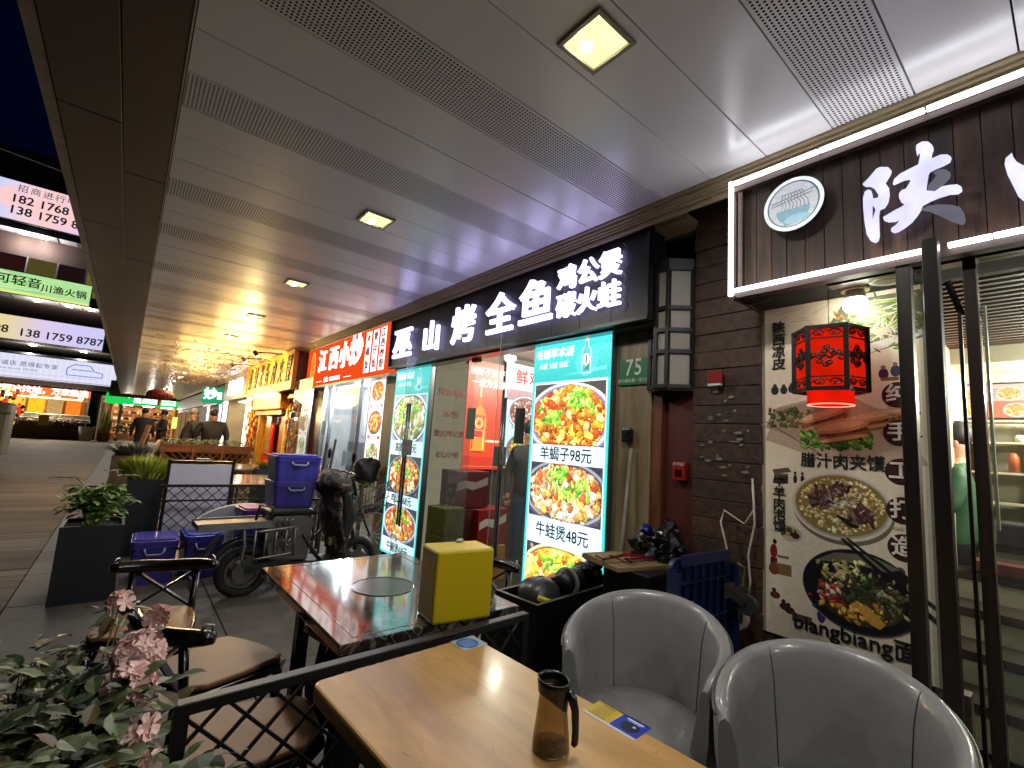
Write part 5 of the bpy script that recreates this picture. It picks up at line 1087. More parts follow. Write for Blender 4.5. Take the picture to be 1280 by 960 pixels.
l_ = bpy.data.lights.new('door_light', 'POINT'); l_.energy = 9; l_.color = (1, .74, .3); l_.shadow_soft_size = .1
o = bpy.data.objects.new('lamp_light', l_); C.objects.link(o); o.parent = gd; o.location = (K(10.7), -.75, 1.75)
# golden twigs with fairy lights along the ceiling
t = thing('twig_garland', 'tangle of golden twigs with warm fairy lights under the ceiling above the golden sign', 'garland', (1.7, 12.5, 2.75))
tw = MB(); rnd = random.Random(21)
for i in range(420):
    x, y = rnd.uniform(-1.5, .32) * rnd.random() ** .4, rnd.uniform(-3.6, 5.0); z = rnd.uniform(-.12, 0); pts = [(x, y, z)]
    for k_ in range(4): x += rnd.uniform(-.12, .12); y += rnd.uniform(-.14, .14); z = max(-.3, min(.03, z + rnd.uniform(-.09, .05))); pts.append((x, y, z))
    tw.tube(pts, [.004, .004, .003, .002, .0015], 4)
tw.build('twigs', mat('twig_gold', '#6a4416', rough=.5, var=.3), t, kind='stuff')
fl = MB()
for i in range(26): x = rnd.uniform(-1.3, .3) * rnd.random() ** .5; fl.blob((x, rnd.uniform(-3.4, 4.8), rnd.uniform(-.22, -.02)), .006, n=5, rings=3, rough=0)
fl.build('fairy_lights', emit('fairy', '#ffb648', 1.2), t, kind='stuff')
for x, y in ((-.3, -2.5), (-.1, -.5), (-.6, 1.5), (-.2, 3.6)): lamp('POINT', t, (x, y, -.45), 11, (1, .60, .18), .40)

# ---------------------------------------------------------------- shops further down
M_bdk = mat('far_fascia', '#3a332c', rough=.5, var=.15, scale=1); M_fled = emit('far_led', '#fff4d8', .6)
t = WT('noodle_counter_shop', 'pale lit shop with white tube frame and white sign letters past the golden shop', 'shop front', 2.41, 15.0, 0)
def Q(y): return 15.0 - y
MB().box((0, -.1, 2.45), (3.7, .2, .62)).build('fascia', mat('grey_fascia', '#7d7a76', rough=.4), t); text('招牌面饭馆', .42, emit('far_letters', '#f4f6ff', .6), t, (.1, -.22, 2.45), bold=.012, extrude=.01)
for x in (Q(16.8), Q(13.2)): MB().box((x, -.12, 1.3), (.10, .1, 2.5)).build('light_frame', M_fled, t)
MB().box((0, -.12, 2.74), (3.7, .08, .05)).build('light_frame', M_fled, t)
MB().box((-1.82, .6, 1.2), (.05, 1.25, 2.4)).build('side_wall', mat('far_cream', '#9a8f78', rough=.7, var=.2, scale=1.5), t); MB().box((1.82, .6, 1.2), (.05, 1.25, 2.4)).build('side_wall', MATS['far_cream'], t)
MB().box((0, 1.2, 1.2), (3.6, .05, 2.4)).build('back_wall', mat('far_cream', '#9a8f78', rough=.7, var=.2, scale=1.5), t)
for i, (x, c) in enumerate([(-1.2, '#6a5a40'), (-.3, '#8a7a5a'), (.6, '#b8a888'), (1.3, '#5a4a3a')]): MB().box((x, 1.15, 1.5), (.5, .03, .9)).build('wall_poster', mat('wp%d' % i, c, var=.5, scale=7), t)
MB().box((0, .5, 2.15), (3.4, .6, .03)).build('ceiling_light', emit('far_ceiling', '#fff0d0', 1.2), t)
t = WT('brown_fascia_shop', 'closed brown-fronted shop with two vertical white lit strips', 'shop front', 2.41, 19.7, 0)
MB().box((0, -.05, 2.45), (5.5, .12, .62)).build('fascia', M_bdk, t)
for x in (-2.6, -.9, .9, 2.6): MB().box((x, -.13, 2.45), (.03, .02, .6)).build('joint', M_black, t)
MB().box((0, .1, 1.07), (5.5, .1, 2.14)).build('wall', mat('brown_wall', '#6a4a26', rough=.6, var=.2, scale=1), t); MB().box((.9, .02, 1.0), (.9, .04, 2.0)).build('doorway', mat('doorway_brown', '#3a2c20'), t); MB().box((0, -.1, 2.12), (5.5, .05, .06)).build('rail', M_alu, t)
for x, ch in ((1.7, '面粉饭粥炒菜'), (-1.3, '小吃凉菜外卖')):
    q = MB().box((x, -.1, 1.2), (.32, .06, 1.75)).build('lit_strip', emit('strip_pale', '#e8e6f0', .3), t); vtext(ch, .2, x, 2.0, .45, t, M_grey, -.14, .003)
t = thing('green_lit_box_sign', 'small green and white lit box sign sticking out over the walkway', 'sign', (1.95, 17.2, 2.02), 0)
MB().box((0, 0, .28), (.55, .14, .5)).build('case', emit('green_box', '#2a9a6a', .22), t, bevel=.03); text('妙', .36, M_gw, t, (-.06, -.08, .3), bold=.015); MB().box((.05, 0, .62), (.04, .04, .3)).build('bracket', M_black, t); MB().box((.18, -.075, .28), (.12, .01, .22)).build('white_mark', M_gw, t)
t = WT('end_shop', 'dark shop front nearest the green fruit shop', 'shop front', 2.41, 29.5, 0)
MB().box((0, .1, 1.2), (14, .1, 2.4)).build('wall', mat('far_dark_wall', '#2c2621', rough=.6, var=.3, scale=.5), t); MB().box((0, 0, 2.45), (14, .1, .6)).build('fascia', M_bdk, t)
for x in (-5, -2.4, .4, 3.2): MB().box((x, 0, 1.05), (1.5, .06, 1.9)).build('window', emit('far_window', '#b0895a', .12, .5), t)
t = thing('arcade_end_wall', 'dark end wall above the green sign at the end of the arcade', 'wall', (1.1, 35.2, 0))
MB().box((0, 0, 3.1), (4.2, .2, .9)).build('panel', mat('end_panel', '#57604f', rough=.4), t)
t = thing('red_ball_lantern', 'wide dark red festive lantern with tassels hanging far down the arcade', 'lantern', (0.53, 14.0, 2.02))
MB().lathe([(0, .15), (.1, .145), (.22, .10), (.27, .03), (.25, -.03), (.15, -.10), (.06, -.12), (0, -.12)], 18).build('shade', mat('silk_red', '#5f1310', rough=.5), t, smooth=True)
MB().cyl((0, 0, .14), (0, 0, .78), .006, n=6).build('cord', M_black, t); MB().lathe([(0, -.12), (.035, -.12), (.03, -.26), (0, -.26)], 8).build('tassel', mat('tassel_gold', '#7a4a1a'), t)
ft = MB()
for i in range(20): a = i * PI / 10; ft.cyl((.26 * math.cos(a), .26 * math.sin(a), .02), (.26 * math.cos(a), .26 * math.sin(a), -.06), .012, n=4)
ft.build('fringe', mat('fringe_red', '#5a120c'), t, kind='stuff')
# ================================================================== OBJECTS NEAR THE CAMERA
def frame_at(loc, deg, name, lab, cat, group=None): return thing(name, lab, cat, loc, R(deg), group)
def rrect(w_, d_, r, n=6):
    P_ = []
    for cx, cy, a0 in ((w_ / 2 - r, d_ / 2 - r, 0), (-w_ / 2 + r, d_ / 2 - r, PI / 2), (-w_ / 2 + r, -d_ / 2 + r, PI), (w_ / 2 - r, -d_ / 2 + r, 1.5 * PI)):
        for k in range(n + 1): a = a0 + PI / 2 * k / n; P_.append((cx + r * math.cos(a), cy + r * math.sin(a)))
    return P_
# ---- wooden table
M_maple = wood('varnished_maple', '#8a683c', '#b48d58', rough=.34, sc_=1.3, axis=1, k=5, coat=.12, bump=.03)
t = frame_at((0.765, 0.742, 0), 3.6, 'wooden_table', 'honey coloured wooden table with rounded corners in the foreground', 'table')
# slightly tapering in plan as the photograph shows it
MB().prism(rrect(.535, 1.20, .032), .042, 'xy', .708).build('tabletop', M_maple, t, bevel=.007)
for x in (-.19, .19):
    for y in (-.5, .5): MB().box((x, y, .354), (.04, .04, .708)).build('leg', M_black, t)
MB().box((0, 0, .68), (.40, 1.04, .04)).build('apron', M_black, t)
sc2 = MB(); rnd = random.Random(19)
for i in range(46):
    a = rnd.uniform(-.24, .24); b_ = rnd.uniform(-.55, .55); th = rnd.uniform(0, PI); L_ = rnd.uniform(.01, .06); w_ = rnd.uniform(.0003, .0008); dx, dy = math.cos(th) * L_ / 2, math.sin(th) * L_ / 2; nx, ny = -math.sin(th) * w_, math.cos(th) * w_
    a = max(-.22, min(.22, a)); sc2.add([(a - dx + nx, b_ - dy + ny, .7503), (a - dx - nx, b_ - dy - ny, .7503), (a + dx - nx, b_ + dy - ny, .7503), (a + dx + nx, b_ + dy + ny, .7503)], [(0, 1, 2, 3)])
sc2.build('scratches', mat('scratch', '#6a4a2a', rough=.7), t, kind='stuff')
# ---- glass pitcher with dark handle and lid ring
M_amber = mat('amber_residue', '#5b4020', rough=.2, var=.5, scale=30)
def pitcherglass():
    m = glass('pitcher_glass', tint=(.60, .48, .30), refl=1.2, dirt=.28, dcol=(.24, .18, .10)); return m
t = frame_at((0.80, 0.775, 0.7505), 0, 'oil_pitcher', 'small conical glass pitcher with black spout ring and handle on the wooden table', 'pitcher')
MB().lathe([(0, .004), (.038, .004), (.0405, .012), (.039, .03), (.033, .08), (.030, .115), (.031, .128)], 32).build('glass_body', pitcherglass(), t, smooth=True)
MB().lathe([(0, .001), (.038, .001), (.041, .006), (.0405, .012)], 32).build('base', pitcherglass(), t, smooth=True)
sp = MB()
for i in range(7):    # sloping collar, deeper on the handle side
    pass
ring = MB(); n = 32; b0 = 0; rings = []
for j, (r_, zo) in enumerate([(.0335, 0), (.0355, .012), (.0365, .022), (.034, .024), (.0325, .018)]):
    for k in range(n):
        a = 2 * PI * k / n; f = .5 + .5 * math.cos(a - R(-62)); z = .118 + zo - (.034 * f ** 3 if j == 0 else 0) + .006 * (1 - f) * (j > 0)
        ring.v.append((r_ * math.cos(a), r_ * math.sin(a), z))
for j in range(4):
    for k in range(n): k2 = (k + 1) % n; ring.f.append((j * n + k, j * n + k2, (j + 1) * n + k2, (j + 1) * n + k)); ring.m.append(0)
ring.build('collar', M_black, t, smooth=True)
MB().lathe([(0, .118), (.030, .118)], 24).build('inner_lid', mat('brown_lid', '#2c1710', rough=.2), t)
h = MB(); a = R(-62); c_, s_ = math.cos(a), math.sin(a); h.tube([(c_ * r_, s_ * r_, z) for r_, z in ((.033, .125), (.044, .112), (.051, .09), (.0535, .05), (.053, .028), (.050, .022))], [.010, .010, .0085, .0075, .0075, .006], 10); h.build('handle', M_black, t, smooth=True)
rs = MB(); rnd = random.Random(4)
for i in range(16): a = rnd.uniform(0, 6.28); q = rnd.uniform(.0, .03); rs.blob((q * math.cos(a), q * math.sin(a), .006 + rnd.uniform(0, .012)), (.008, .007, .005), seed=i, n=7, rings=5)
rs.build('oil_residue', M_amber, t, smooth=True, kind='stuff')
# ---- stickers on the table
t = frame_at((1.016, 0.768, 0.7508), 3, 'payment_sticker', 'yellow and blue payment sticker at the right edge of the wooden table', 'sticker')
def flat(pr, name, m_, par, loc=(0, 0, 0)): o = pr.build(name, m_, par); o.rotation_euler = (-PI / 2, 0, 0); o.location = loc; return o
P = Print(0, 4e-5, .02)
P.rect(-.040, -.075, .040, .075, '#b9b6b0'); P.rect(-.030, .002, .040, .075, '#b89a1e'); P.rect(-.030, -.075, .040, .0, '#1c2f9a'); P.rect(.034, -.072, .039, .072, '#11131c')
P.ell(.0, -.040, .022, .024, '#0d1430', 28); P.ell(.006, -.048, .004, .004, '#c8cce0', 10); P.rect(.026, -.06, .031, -.015, '#c9cff0'); P.rect(.020, -.056, .024, -.02, '#8f9ae0')
P.rect(-.022, .018, .018, .06, '#a58a20'); P.rect(.024, .02, .028, .058, '#5a4a14'); P.rect(-.028, .014, -.024, .064, '#7a6612')
flat(P, 'print', M_prt, t)
t = frame_at((0.952, 1.312, 0.7508), 3, 'round_blue_sticker', 'pale sticker with a blue disc in the far corner of the wooden table', 'sticker')
P = Print(0, 4e-5, .02); P.rect(-.046, -.04, .046, .04, '#9fb2b6'); P.ell(-.006, 0, .037, .037, '#1c5fa8', 30)
for i in range(5): P.rect(-.03, .018 - .01 * i, .018, .021 - .01 * i, '#a8c4dc')
flat(P, 'print', M_prt, t)
# ---- lattice rail
M_rail = mat('rail_black', '#101012', rough=.45, var=.2, scale=20)
def rail(name, lab, a, b, top, bot, sp=.105, post=True, bw=.008, rw=.034, midz=None):
    A, B = Vector(a), Vector(b); d = B - A; L_ = d.length; t = thing(name, lab, 'railing', (A.x, A.y, 0), math.atan2(d.y, d.x))
    MB().box((L_ / 2, 0, top - .014), (L_, rw, .028)).build('top_rail', M_rail, t, bevel=.003); MB().box((L_ / 2, 0, bot), (L_, .025, .025)).build('bottom_rail', M_rail, t)
    if midz: MB().box((L_ / 2, 0, midz), (L_, .02, .018)).build('middle_rail', M_rail, t)
    for x in (0.014, L_ - .014): MB().box((x, 0, top / 2 - .01), (.03, .03, top - .03)).build('post', M_rail, t)
    H_ = top - .03 - bot; x = -H_
    while x < L_:
        for s_ in (1, -1):
            p = [(x, bot), (x + H_, top - .03)] if s_ == 1 else [(x + H_, bot), (x, top - .03)]
            (x0, z0), (x1, z1) = p
            def clampx(px, pz, qx, qz):
                if px < 0: pz = pz + (qz - pz) * (0 - px) / (qx - px); px = 0
                if px > L_: pz = pz + (qz - pz) * (L_ - px) / (qx - px); px = L_
                return px, pz
            q0 = clampx(x0, z0, x1, z1); q1 = clampx(x1, z1, x0, z0)
            if abs(q0[0] - q1[0]) > .02: MB().bar((q0[0], .004 * s_, q0[1]), (q1[0], .004 * s_, q1[1]), bw).build('lattice_bar', M_rail, t)
        x += sp
    return t
rail('lattice_railing', 'black metal railing with diamond lattice between the wooden and the marble table', (0.172, 1.372), (1.30, 1.425), .755, .14, .10)
# ---- marble table with burner
def marble():
    m = mat('black_marble', '#17110e', rough=.07, var=.6, scale=7, coat=1.0); n = m.node_tree; b = n.nodes['Principled BSDF']
    tc = n.nodes.new('ShaderNodeTexCoord'); v = n.nodes.new('ShaderNodeTexNoise'); v.inputs['Scale'].default_value = 5; v.inputs['Detail'].default_value = 9; v.inputs['Distortion'].default_value = 2.5
    n.links.new(tc.outputs['Object'], v.inputs['Vector']); r = n.nodes.new('ShaderNodeValToRGB')
    for e, (p, c) in zip(r.color_ramp.elements, ((.47, (.012, .009, .008, 1)), (.505, (.16, .12, .09, 1)))): e.position = p; e.color = c
    e = r.color_ramp.elements.new(.54); e.color = (.02, .014, .012, 1)
    n.links.new(v.outputs['Fac'], r.inputs['Fac']); n.links.new(r.outputs[0], b.inputs['Base Color']); return m
M_marb = marble()
t = frame_at((0.955, 2.0, 0), 1.0, 'marble_table', 'dark glossy marble hotpot table with a round burner plate', 'table')
MB().box((0, 0, .732), (.74, 1.0, .036)).build('tabletop', M_marb, t, bevel=.006)
M_inl = mat('inlay_line', '#8a5a3a', rough=.3, metal=.4)
for a, b in (((-.31, -.46), (-.31, .46)), ((.31, -.46), (.31, .46)), ((-.31, .46), (.31, .46)), ((-.31, -.46), (.31, -.46))): MB().bar((*a, .7504), (*b, .7504), .003, .0012).build('inlay', M_inl, t)
MB().lathe([(0, .7515), (.128, .7515), (.131, .7525)], 48, (0.0, -.02, 0)).build('burner_plate', mat('burner_glass', '#2c2731', rough=.2), t)
MB().lathe([(.131, .7505), (.131, .7535), (.134, .7535), (.135, .7505)], 48, (0.0, -.02, 0)).build('burner_ring', M_alu, t)
for x, y in ((-.31, .03), (.31, .03), (-.30, -.40), (.30, -.40)): MB().box((x, y, .357), (.045, .045, .714)).build('leg', M_black, t)
MB().box((0, 0, .69), (.62, .9, .04)).build('under_frame', M_black, t)
# ---- yellow box
t = frame_at((1.04, 1.545, .751), -8, 'yellow_box', 'plain mustard yellow upright box on the marble table', 'box')
MB().box((0, 0, .126), (.235, .15, .252)).build('body', mat('yellow_plastic', '#b8a408', rough=.38, var=.05, scale=3, bump=.08, bscale=6), t, bevel=.010)
ts = MB(); ts.blob((.03, .055, .257), (.016, .008, .007), seed=3, rough=.5); ts.build('tissue', mat('tissue', '#bdb8b4', rough=.8), t, smooth=True)
# ---- plastic bag under the marble table corner
pb = MB(); pb.blob((.62, 1.60, .60), (.06, .06, .10), seed=7, rough=.5, n=14, rings=9)
tag(pb.build('plastic_bag', mat('bag_film', '#1a1712', rough=.12, coat=.5), smooth=False), 'crumpled dark plastic bag hanging under the near corner of the marble table', 'bag')
# ---- grey tub armchairs
M_leather = mat('grey_leather', '#7f7f7f', rough=.30, var=.14, scale=3, bump=.35, bscale=11, rvar=.10, coat=.22)
M_pipe = mat('leather_piping', '#4c4a48', rough=.35)
def tub_chair(loc, deg, lab):
    t = thing('tub_armchair', lab, 'armchair', loc, R(deg), 'grey leather tub armchairs by the wooden table')
    def hgt(a): c = .5 + .5 * math.cos(a * 1.05); return .655 + .165 * c ** .8        # a = 0 at the back
    A = R(122); N = 40; sh = MB(); rim = []; seamL = []
    prof = [(.20, .40, 0), (.212, .46, 0), (.232, .0, -.10), (.246, .0, -.035), (.256, .0, -.010), (.272, .0, .0), (.288, .0, -.008), (.296, .0, -.03), (.292, .0, -.14), (.272, .42, 0), (.25, .345, 0), (.20, .335, 0)]
    for i in range(N + 1):
        a = -A + 2 * A * i / N; h = hgt(a); sq = 1 + .04 * math.cos(2 * a); end = min(1, (A - abs(a)) / R(9)); k_ = .80 + .20 * math.sqrt(max(0, end))
        for (r_, z0, dz) in prof:
            z = z0 if z0 else h + dz; r2 = .262 + (r_ - .262) * k_ if z0 == 0 else r_
            zz = z - (.03 * (1 - math.sqrt(max(0, end)))) * (z0 == 0)
            sh.v.append((r2 * sq * math.cos(a), r2 * sq * math.sin(a) * 1.02, zz))
        rim.append((.296 * sq * math.cos(a), .296 * sq * math.sin(a) * 1.02, h - .022))
    m_ = len(prof)
    for i in range(N):
        for j in range(m_ - 1): sh.f.append((i * m_ + j, i * m_ + j + 1, (i + 1) * m_ + j + 1, (i + 1) * m_ + j)); sh.m.append(0)
    sh.f.append(tuple(range(m_))); sh.f.append(tuple(N * m_ + j for j in reversed(range(m_)))); sh.m += [0, 0]
    bo = sh.build('backrest', M_leather, t, smooth=True); bo.data.polygons[len(sh.f) - 1].use_smooth = False; bo.data.polygons[len(sh.f) - 2].use_smooth = False
    MB().tube(rim, .0045, 6).build('piping', M_pipe, t, smooth=True)
    for a in (-R(46), R(46)):
        h = hgt(a); sq = 1 + .04 * math.cos(2 * a)
        pts = [(r_ * sq * math.cos(a), r_ * sq * math.sin(a) * 1.02, z) for r_, z in ((.2105, .46), (.220, .46 + (h - .56) * .5), (.2305, h - .10), (.2445, h - .035), (.256, h - .0085))]
        MB().tube(pts, .0014, 5).build('seam', M_pipe, t, smooth=True)
    se = MB(); P_ = []
    for k in range(36):
        a = 2 * PI * k / 36; r_ = .222 if math.cos(a) > -.3 else .222 + .04 * (-.3 - math.cos(a)); P_.append((r_ * math.cos(a) - .015, r_ * math.sin(a)))
    for (s_, z) in ((.9, .36), (1, .38), (1.01, .42), (.985, .452), (.93, .466), (.6, .474), (.0001, .476)):
        for p in P_: se.v.append((p[0] * s_, p[1] * s_, z))
    for j in range(6):
        for k in range(36): k2 = (k + 1) % 36; se.f.append((j * 36 + k, j * 36 + k2, (j + 1) * 36 + k2, (j + 1) * 36 + k)); se.m.append(0)
    se.build('seat_cushion', M_leather, t, smooth=True)
    MB().tube([(p[0] * 1.005, p[1] * 1.005, .449) for p in P_], .004, 5, closed=True).build('seat_piping', M_pipe, t, smooth=True)
    for x, y in ((.16, .17), (.16, -.17), (-.18, .17), (-.18, -.17)): MB().cyl((x * 1.2, y * 1.2, 0), (x, y, .37), .010, .014, n=8).build('leg', M_black, t)
    return t
tub_chair((1.545, 1.056, .012), 19, 'grey leather tub armchair nearer the teal menus, partly behind the wooden table')
tub_chair((1.57, .481, .012), 10, 'grey leather tub armchair at the right edge, before the noodle poster')
# ---- black bentwood chairs
M_tan = mat('tan_vinyl', '#6a4420', rough=.5, var=.1, scale=5, bump=.06, bscale=90); M_lac = mat('black_lacquer', '#0b0a0a', rough=.22, var=.3, scale=12, coat=.3)
def cafe_chair(loc, deg, lab):      # local +x is the way a sitter faces
    t = thing('cafe_chair', lab, 'chair', loc, R(deg), 'black chairs with tan seats round the marble table')
    P_ = [(.20, -.175), (.215, -.10), (.22, 0), (.215, .10), (.20, .175), (.15, .20), (0, .19), (-.14, .165), (-.185, .12), (-.195, 0), (-.185, -.12), (-.14, -.165), (0, -.19), (.15, -.20)]
    MB().prism(P_, .03, 'xy', .425).build('seat_frame', M_lac, t, bevel=.006)
    pd = MB(); pd.prism([(p[0] * .93, p[1] * .93) for p in P_], .022, 'xy', .455); pd.build('seat', M_tan, t, bevel=.010)
    arc = [(-.245 + .065 * (abs(q) ** 2.2), .225 * q, .668 - .012 * (1 - abs(q))) for q in [v / 8 - 1 for v in range(17)]]
    MB().tube(arc, [.020 + .011 * (1 - abs(v / 8 - 1) ** 6) for v in range(17)], 10).build('top_rail', M_lac, t, smooth=True)
    for s_ in (-1, 1):
        MB().tube([(-.225, .135 * s_, .66), (-.195, .135 * s_, .43), (-.20, .15 * s_, .2), (-.225, .165 * s_, 0)], [.016, .017, .015, .012], 8).build('back_leg', M_lac, t, smooth=True)
        MB().tube([(.17, .165 * s_, .43), (.185, .175 * s_, 0)], [.018, .013], 8).build('front_leg', M_lac, t, smooth=True)
        MB().tube([(.17, .16 * s_, .30), (.155, .15 * s_, .37), (.11, .145 * s_, .41), (.05, .14 * s_, .42)], .009, 6).build('corner_brace', M_lac, t, smooth=True)
        MB().bar((-.222 + .004 * s_, .13 * s_, .64), (-.200 + .004 * s_, -.12 * s_, .47), .024, .010).build('cross_slat', M_lac, t)
        MB().tube([(-.215, .195 * s_, .685), (-.20, .20 * s_, .712), (-.18, .21 * s_, .708), (-.182, .215 * s_, .68)], .005, 6).build('chrome_clip', M_alu, t, smooth=True)
    MB().tube([(-.20, -.14, .25), (0, -.155, .22), (.18, -.17, .25)], .008, 6).build('stretcher', M_lac, t, smooth=True); MB().tube([(-.20, .14, .25), (0, .155, .22), (.18, .17, .25)], .008, 6).build('stretcher', M_lac, t, smooth=True)
    return t
cafe_chair((.385, 2.24, 0), 28, 'black cross-backed chair with tan seat beside the pink flowers')
cafe_chair((.20, 2.84, 0), 255, 'black chair whose curved back shows in front of the purple crates')
cafe_chair((.43, 1.69, 0), 176, 'black chair with tan seat seen through the diamond lattice')
cafe_chair((1.66, 2.34, 0), 195, 'black curved-back chair beyond the yellow box, before the glass doors')
# ---- long black trough with things in it
M_tr = mat('trough_black', '#0a0a0b', rough=.4, var=.3, scale=8)
t = frame_at((1.90, 1.80, 0), 6, 'black_trough', 'tall black planter trough filled with a grey helmet shape and a black umbrella bag', 'trough')
for c_, d_ in (((0, -.128, .34), (.74, .02, .68)), ((0, .128, .34), (.74, .02, .68)), ((-.36, 0, .34), (.02, .236, .68)), ((.36, 0, .34), (.02, .236, .68)), ((0, 0, .25), (.70, .236, .02))): MB().box(c_, d_).build('side', M_tr, t)
hb = MB(); hb.blob((0, 0, 0), (.115, .10, .085), seed=2, rough=.05, n=18, rings=12)
tag(hb.build('grey_helmet', mat('grey_shell', '#2c2b2e', rough=.35, var=.15), smooth=True, loc=(1.70, 1.78, .665)), 'rounded dark grey helmet lying in the near end of the black trough', 'helmet')
yw = MB().box((0, 0, 0), (.07, .03, .02)); tag(yw.build('yellow_sponge', mat('sponge', '#a8a01a', rough=.8), loc=(1.64, 1.675, .675), rot=(.2, .3, -.6), bevel=.004), 'bright yellow sponge tucked beside the grey helmet', 'sponge')
t = frame_at((2.02, 1.80, .70), 12, 'black_umbrella_bag', 'long wrinkled black bag with a pale strap lying along the trough', 'bag')
um = MB(); pts = [(-.19 + .4 * i / 10, .012 * math.sin(i * 1.7), .012 * math.sin(i * 2.3)) for i in range(11)]; um.tube(pts, [.045, .06, .062, .058, .06, .055, .06, .052, .045, .05, .02], 12); um.build('body', mat('bag_black', '#121214', rough=.4, bump=.6, bscale=18), t, smooth=True)
MB().tube([(-.13, .064 * math.cos(a), .064 * math.sin(a)) for a in [k * PI / 10 for k in range(20)]], .012, 6, closed=True).build('strap', mat('strap_pale', '#6d6464', rough=.6), t)
fl = MB(); [fl.blob((.02 + .04 * i, .0, .05), (.035, .05, .02), seed=i + 3, rough=.5) for i in range(5)]; fl.build('folds', MATS['bag_black'], t, smooth=True)
# ---- cabinet, plywood sheet and things on it
tag(MB().box((2.17, 1.455, .415), (.42, .27, .83)).build('storage_cabinet', M_tr, bevel=.006), 'dark storage box against the wall below the plywood sheet', 'box')
t = frame_at((2.14, 1.53, .84), -14, 'plywood_sheet', 'pale plywood sheet lying over the dark box and the trough end', 'board')
MB().box((0, 0, 0), (.46, .30, .018)).build('sheet', wood('plywood', '#6d5838', '#9b8258', rough=.6, sc_=2, axis=0, k=6), t); MB().box((-.12, .04, .012), (.22, .2, .008)).build('offcut', MATS['plywood'], t)
t = frame_at((2.06, 1.52, .868), 10, 'red_bow_saw', 'red handled tool with crossed grips on the plywood sheet', 'tool')
M_rh = mat('red_handle', '#5e0f12', rough=.35)
sw = MB(); sw.tube([(-.16, .05, .0), (-.02, .01, .01), (.08, -.03, 0), (.16, -.075, -.003), (.17, -.09, 0), (.155, -.10, 0), (.06, -.06, 0), (-.08, -.03, .008)], .008, 8); sw.tube([(-.08, -.06, 0), (.0, .0, .01), (.10, .03, .004), (.18, .03, 0)], .008, 8); sw.build('grips', M_rh, t, smooth=True)
MB().tube([(-.16, .05, .0), (-.20, .075, .02)], .004, 6).build('blade', M_steel, t); MB().tube([(-.12, -.05, .0), (-.22, -.02, .04)], .0035, 6).build('blade', M_steel, t); MB().box((0, 0, .012), (.05, .03, .016), rot=.4).build('pivot', mat('pivot_red', '#8a1a18', rough=.3), t)
rnd = random.Random(14)
def bagpile(loc, lab, m_, cols, seed, n_=14, sp=(.10, .06, .05)):
    t = thing('plastic_bag_heap', lab, 'bags', loc); rr = random.Random(seed)
    for i in range(n_):
        b = MB(); b.blob((0, 0, 0), (rr.uniform(.03, .07), rr.uniform(.03, .06), rr.uniform(.02, .045)), seed=seed * 10 + i, rough=.55, n=12, rings=8)
        b.build('fold', cols[i % len(cols)], t, loc=(rr.gauss(0, sp[0] * .6), rr.gauss(0, sp[1] * .6), sp[2] * .5 + abs(rr.gauss(0, sp[2]))), rot=(rr.uniform(0, 3), rr.uniform(0, 3), rr.uniform(0, 3)))
    return t
M_bag = mat('black_film', '#0b0b0d', rough=.22, bump=.5, bscale=25)
bagpile((2.26, 1.47, .86), 'heap of crumpled black bags on the plywood by the wall', 1, [M_bag, M_bag, mat('dark_cloth', '#1a1a1e', rough=.6)], 5, 18, (.11, .07, .06))
tag(MB().blob((2.23, 1.53, .985), (.04, .035, .035), seed=1, rough=.1, n=14, rings=9).build('blue_ball', mat('blue_film', '#0a0f5a', rough=.25), smooth=True), 'deep blue balled bag on top of the black heap', 'bag')
tag(MB().prism([(0, 0), (.10, 0), (.11, .05), (.05, .06)], .02, 'xz').build('pale_blue_cloth', mat('pale_blue', '#56697a', rough=.5), loc=(2.14, 1.47, .855), rot=(0, 0, -.3)), 'pale blue scrap of packaging before the black heap', 'packaging')
# ---- blue platform trolley stood on edge
M_blue = mat('trolley_blue', '#122048', rough=.42, var=.15, scale=6); M_gal = mat('galvanised', '#7a7466', rough=.35, metal=.8)
t = frame_at((2.07, 1.12, .10), -4, 'platform_trolley', 'dark blue ribbed plastic platform trolley standing on edge, castors outwards', 'trolley')
MB().prism([(p[0], p[1] + .43) for p in rrect(.46, .86, .05)], .022, 'xz', .0).build('deck', M_blue, t, bevel=.004)
rb = MB()
for a, b in (((-.225, .05), (-.225, .81)), ((.225, .05), (.225, .81)), ((-.18, .855), (.18, .855)), ((-.18, .005), (.18, .005))): rb.bar((a[0], -.02, a[1]), (b[0], -.02, b[1]), .014, .045)
rb.build('rim', M_blue, t)
for x in (-.15, -.09, -.03, .03, .09, .15): MB().box((x, -.010, .43), (.006, .02, .82)).build('rib', M_blue, t)
for z in (.12, .28, .44, .60, .76): MB().box((0, -.009, z), (.44, .018, .006)).build('cross_rib', M_blue, t)
for x, z in ((-.15, .66), (.17, .70), (-.15, .14), (.17, .14)):
    c_ = bpy.data.objects.new('castor', None); C.objects.link(c_); c_.parent = t; c_.location = (x, -.03, z)
    MB().box((0, 0, 0), (.08, .008, .06)).build('plate', M_gal, c_); fk = MB(); fk.bar((-.018, -.005, 0), (-.018, -.08, -.035), .004, .04); fk.bar((.018, -.005, 0), (.018, -.08, -.035), .004, .04); fk.build('fork', M_gal, c_)
    MB().cyl((-.013, -.085, -.04), (.013, -.085, -.04), .045, n=20).build('wheel', mat('castor_grey', '#35373b', rough=.5), c_, bevel=.004)
MB().tube([(.20, -.04, .70), (.23, -.06, .72), (.235, -.06, .80), (.20, -.05, .82)], .008, 6).build('handle_bracket', M_gal, t, smooth=True)
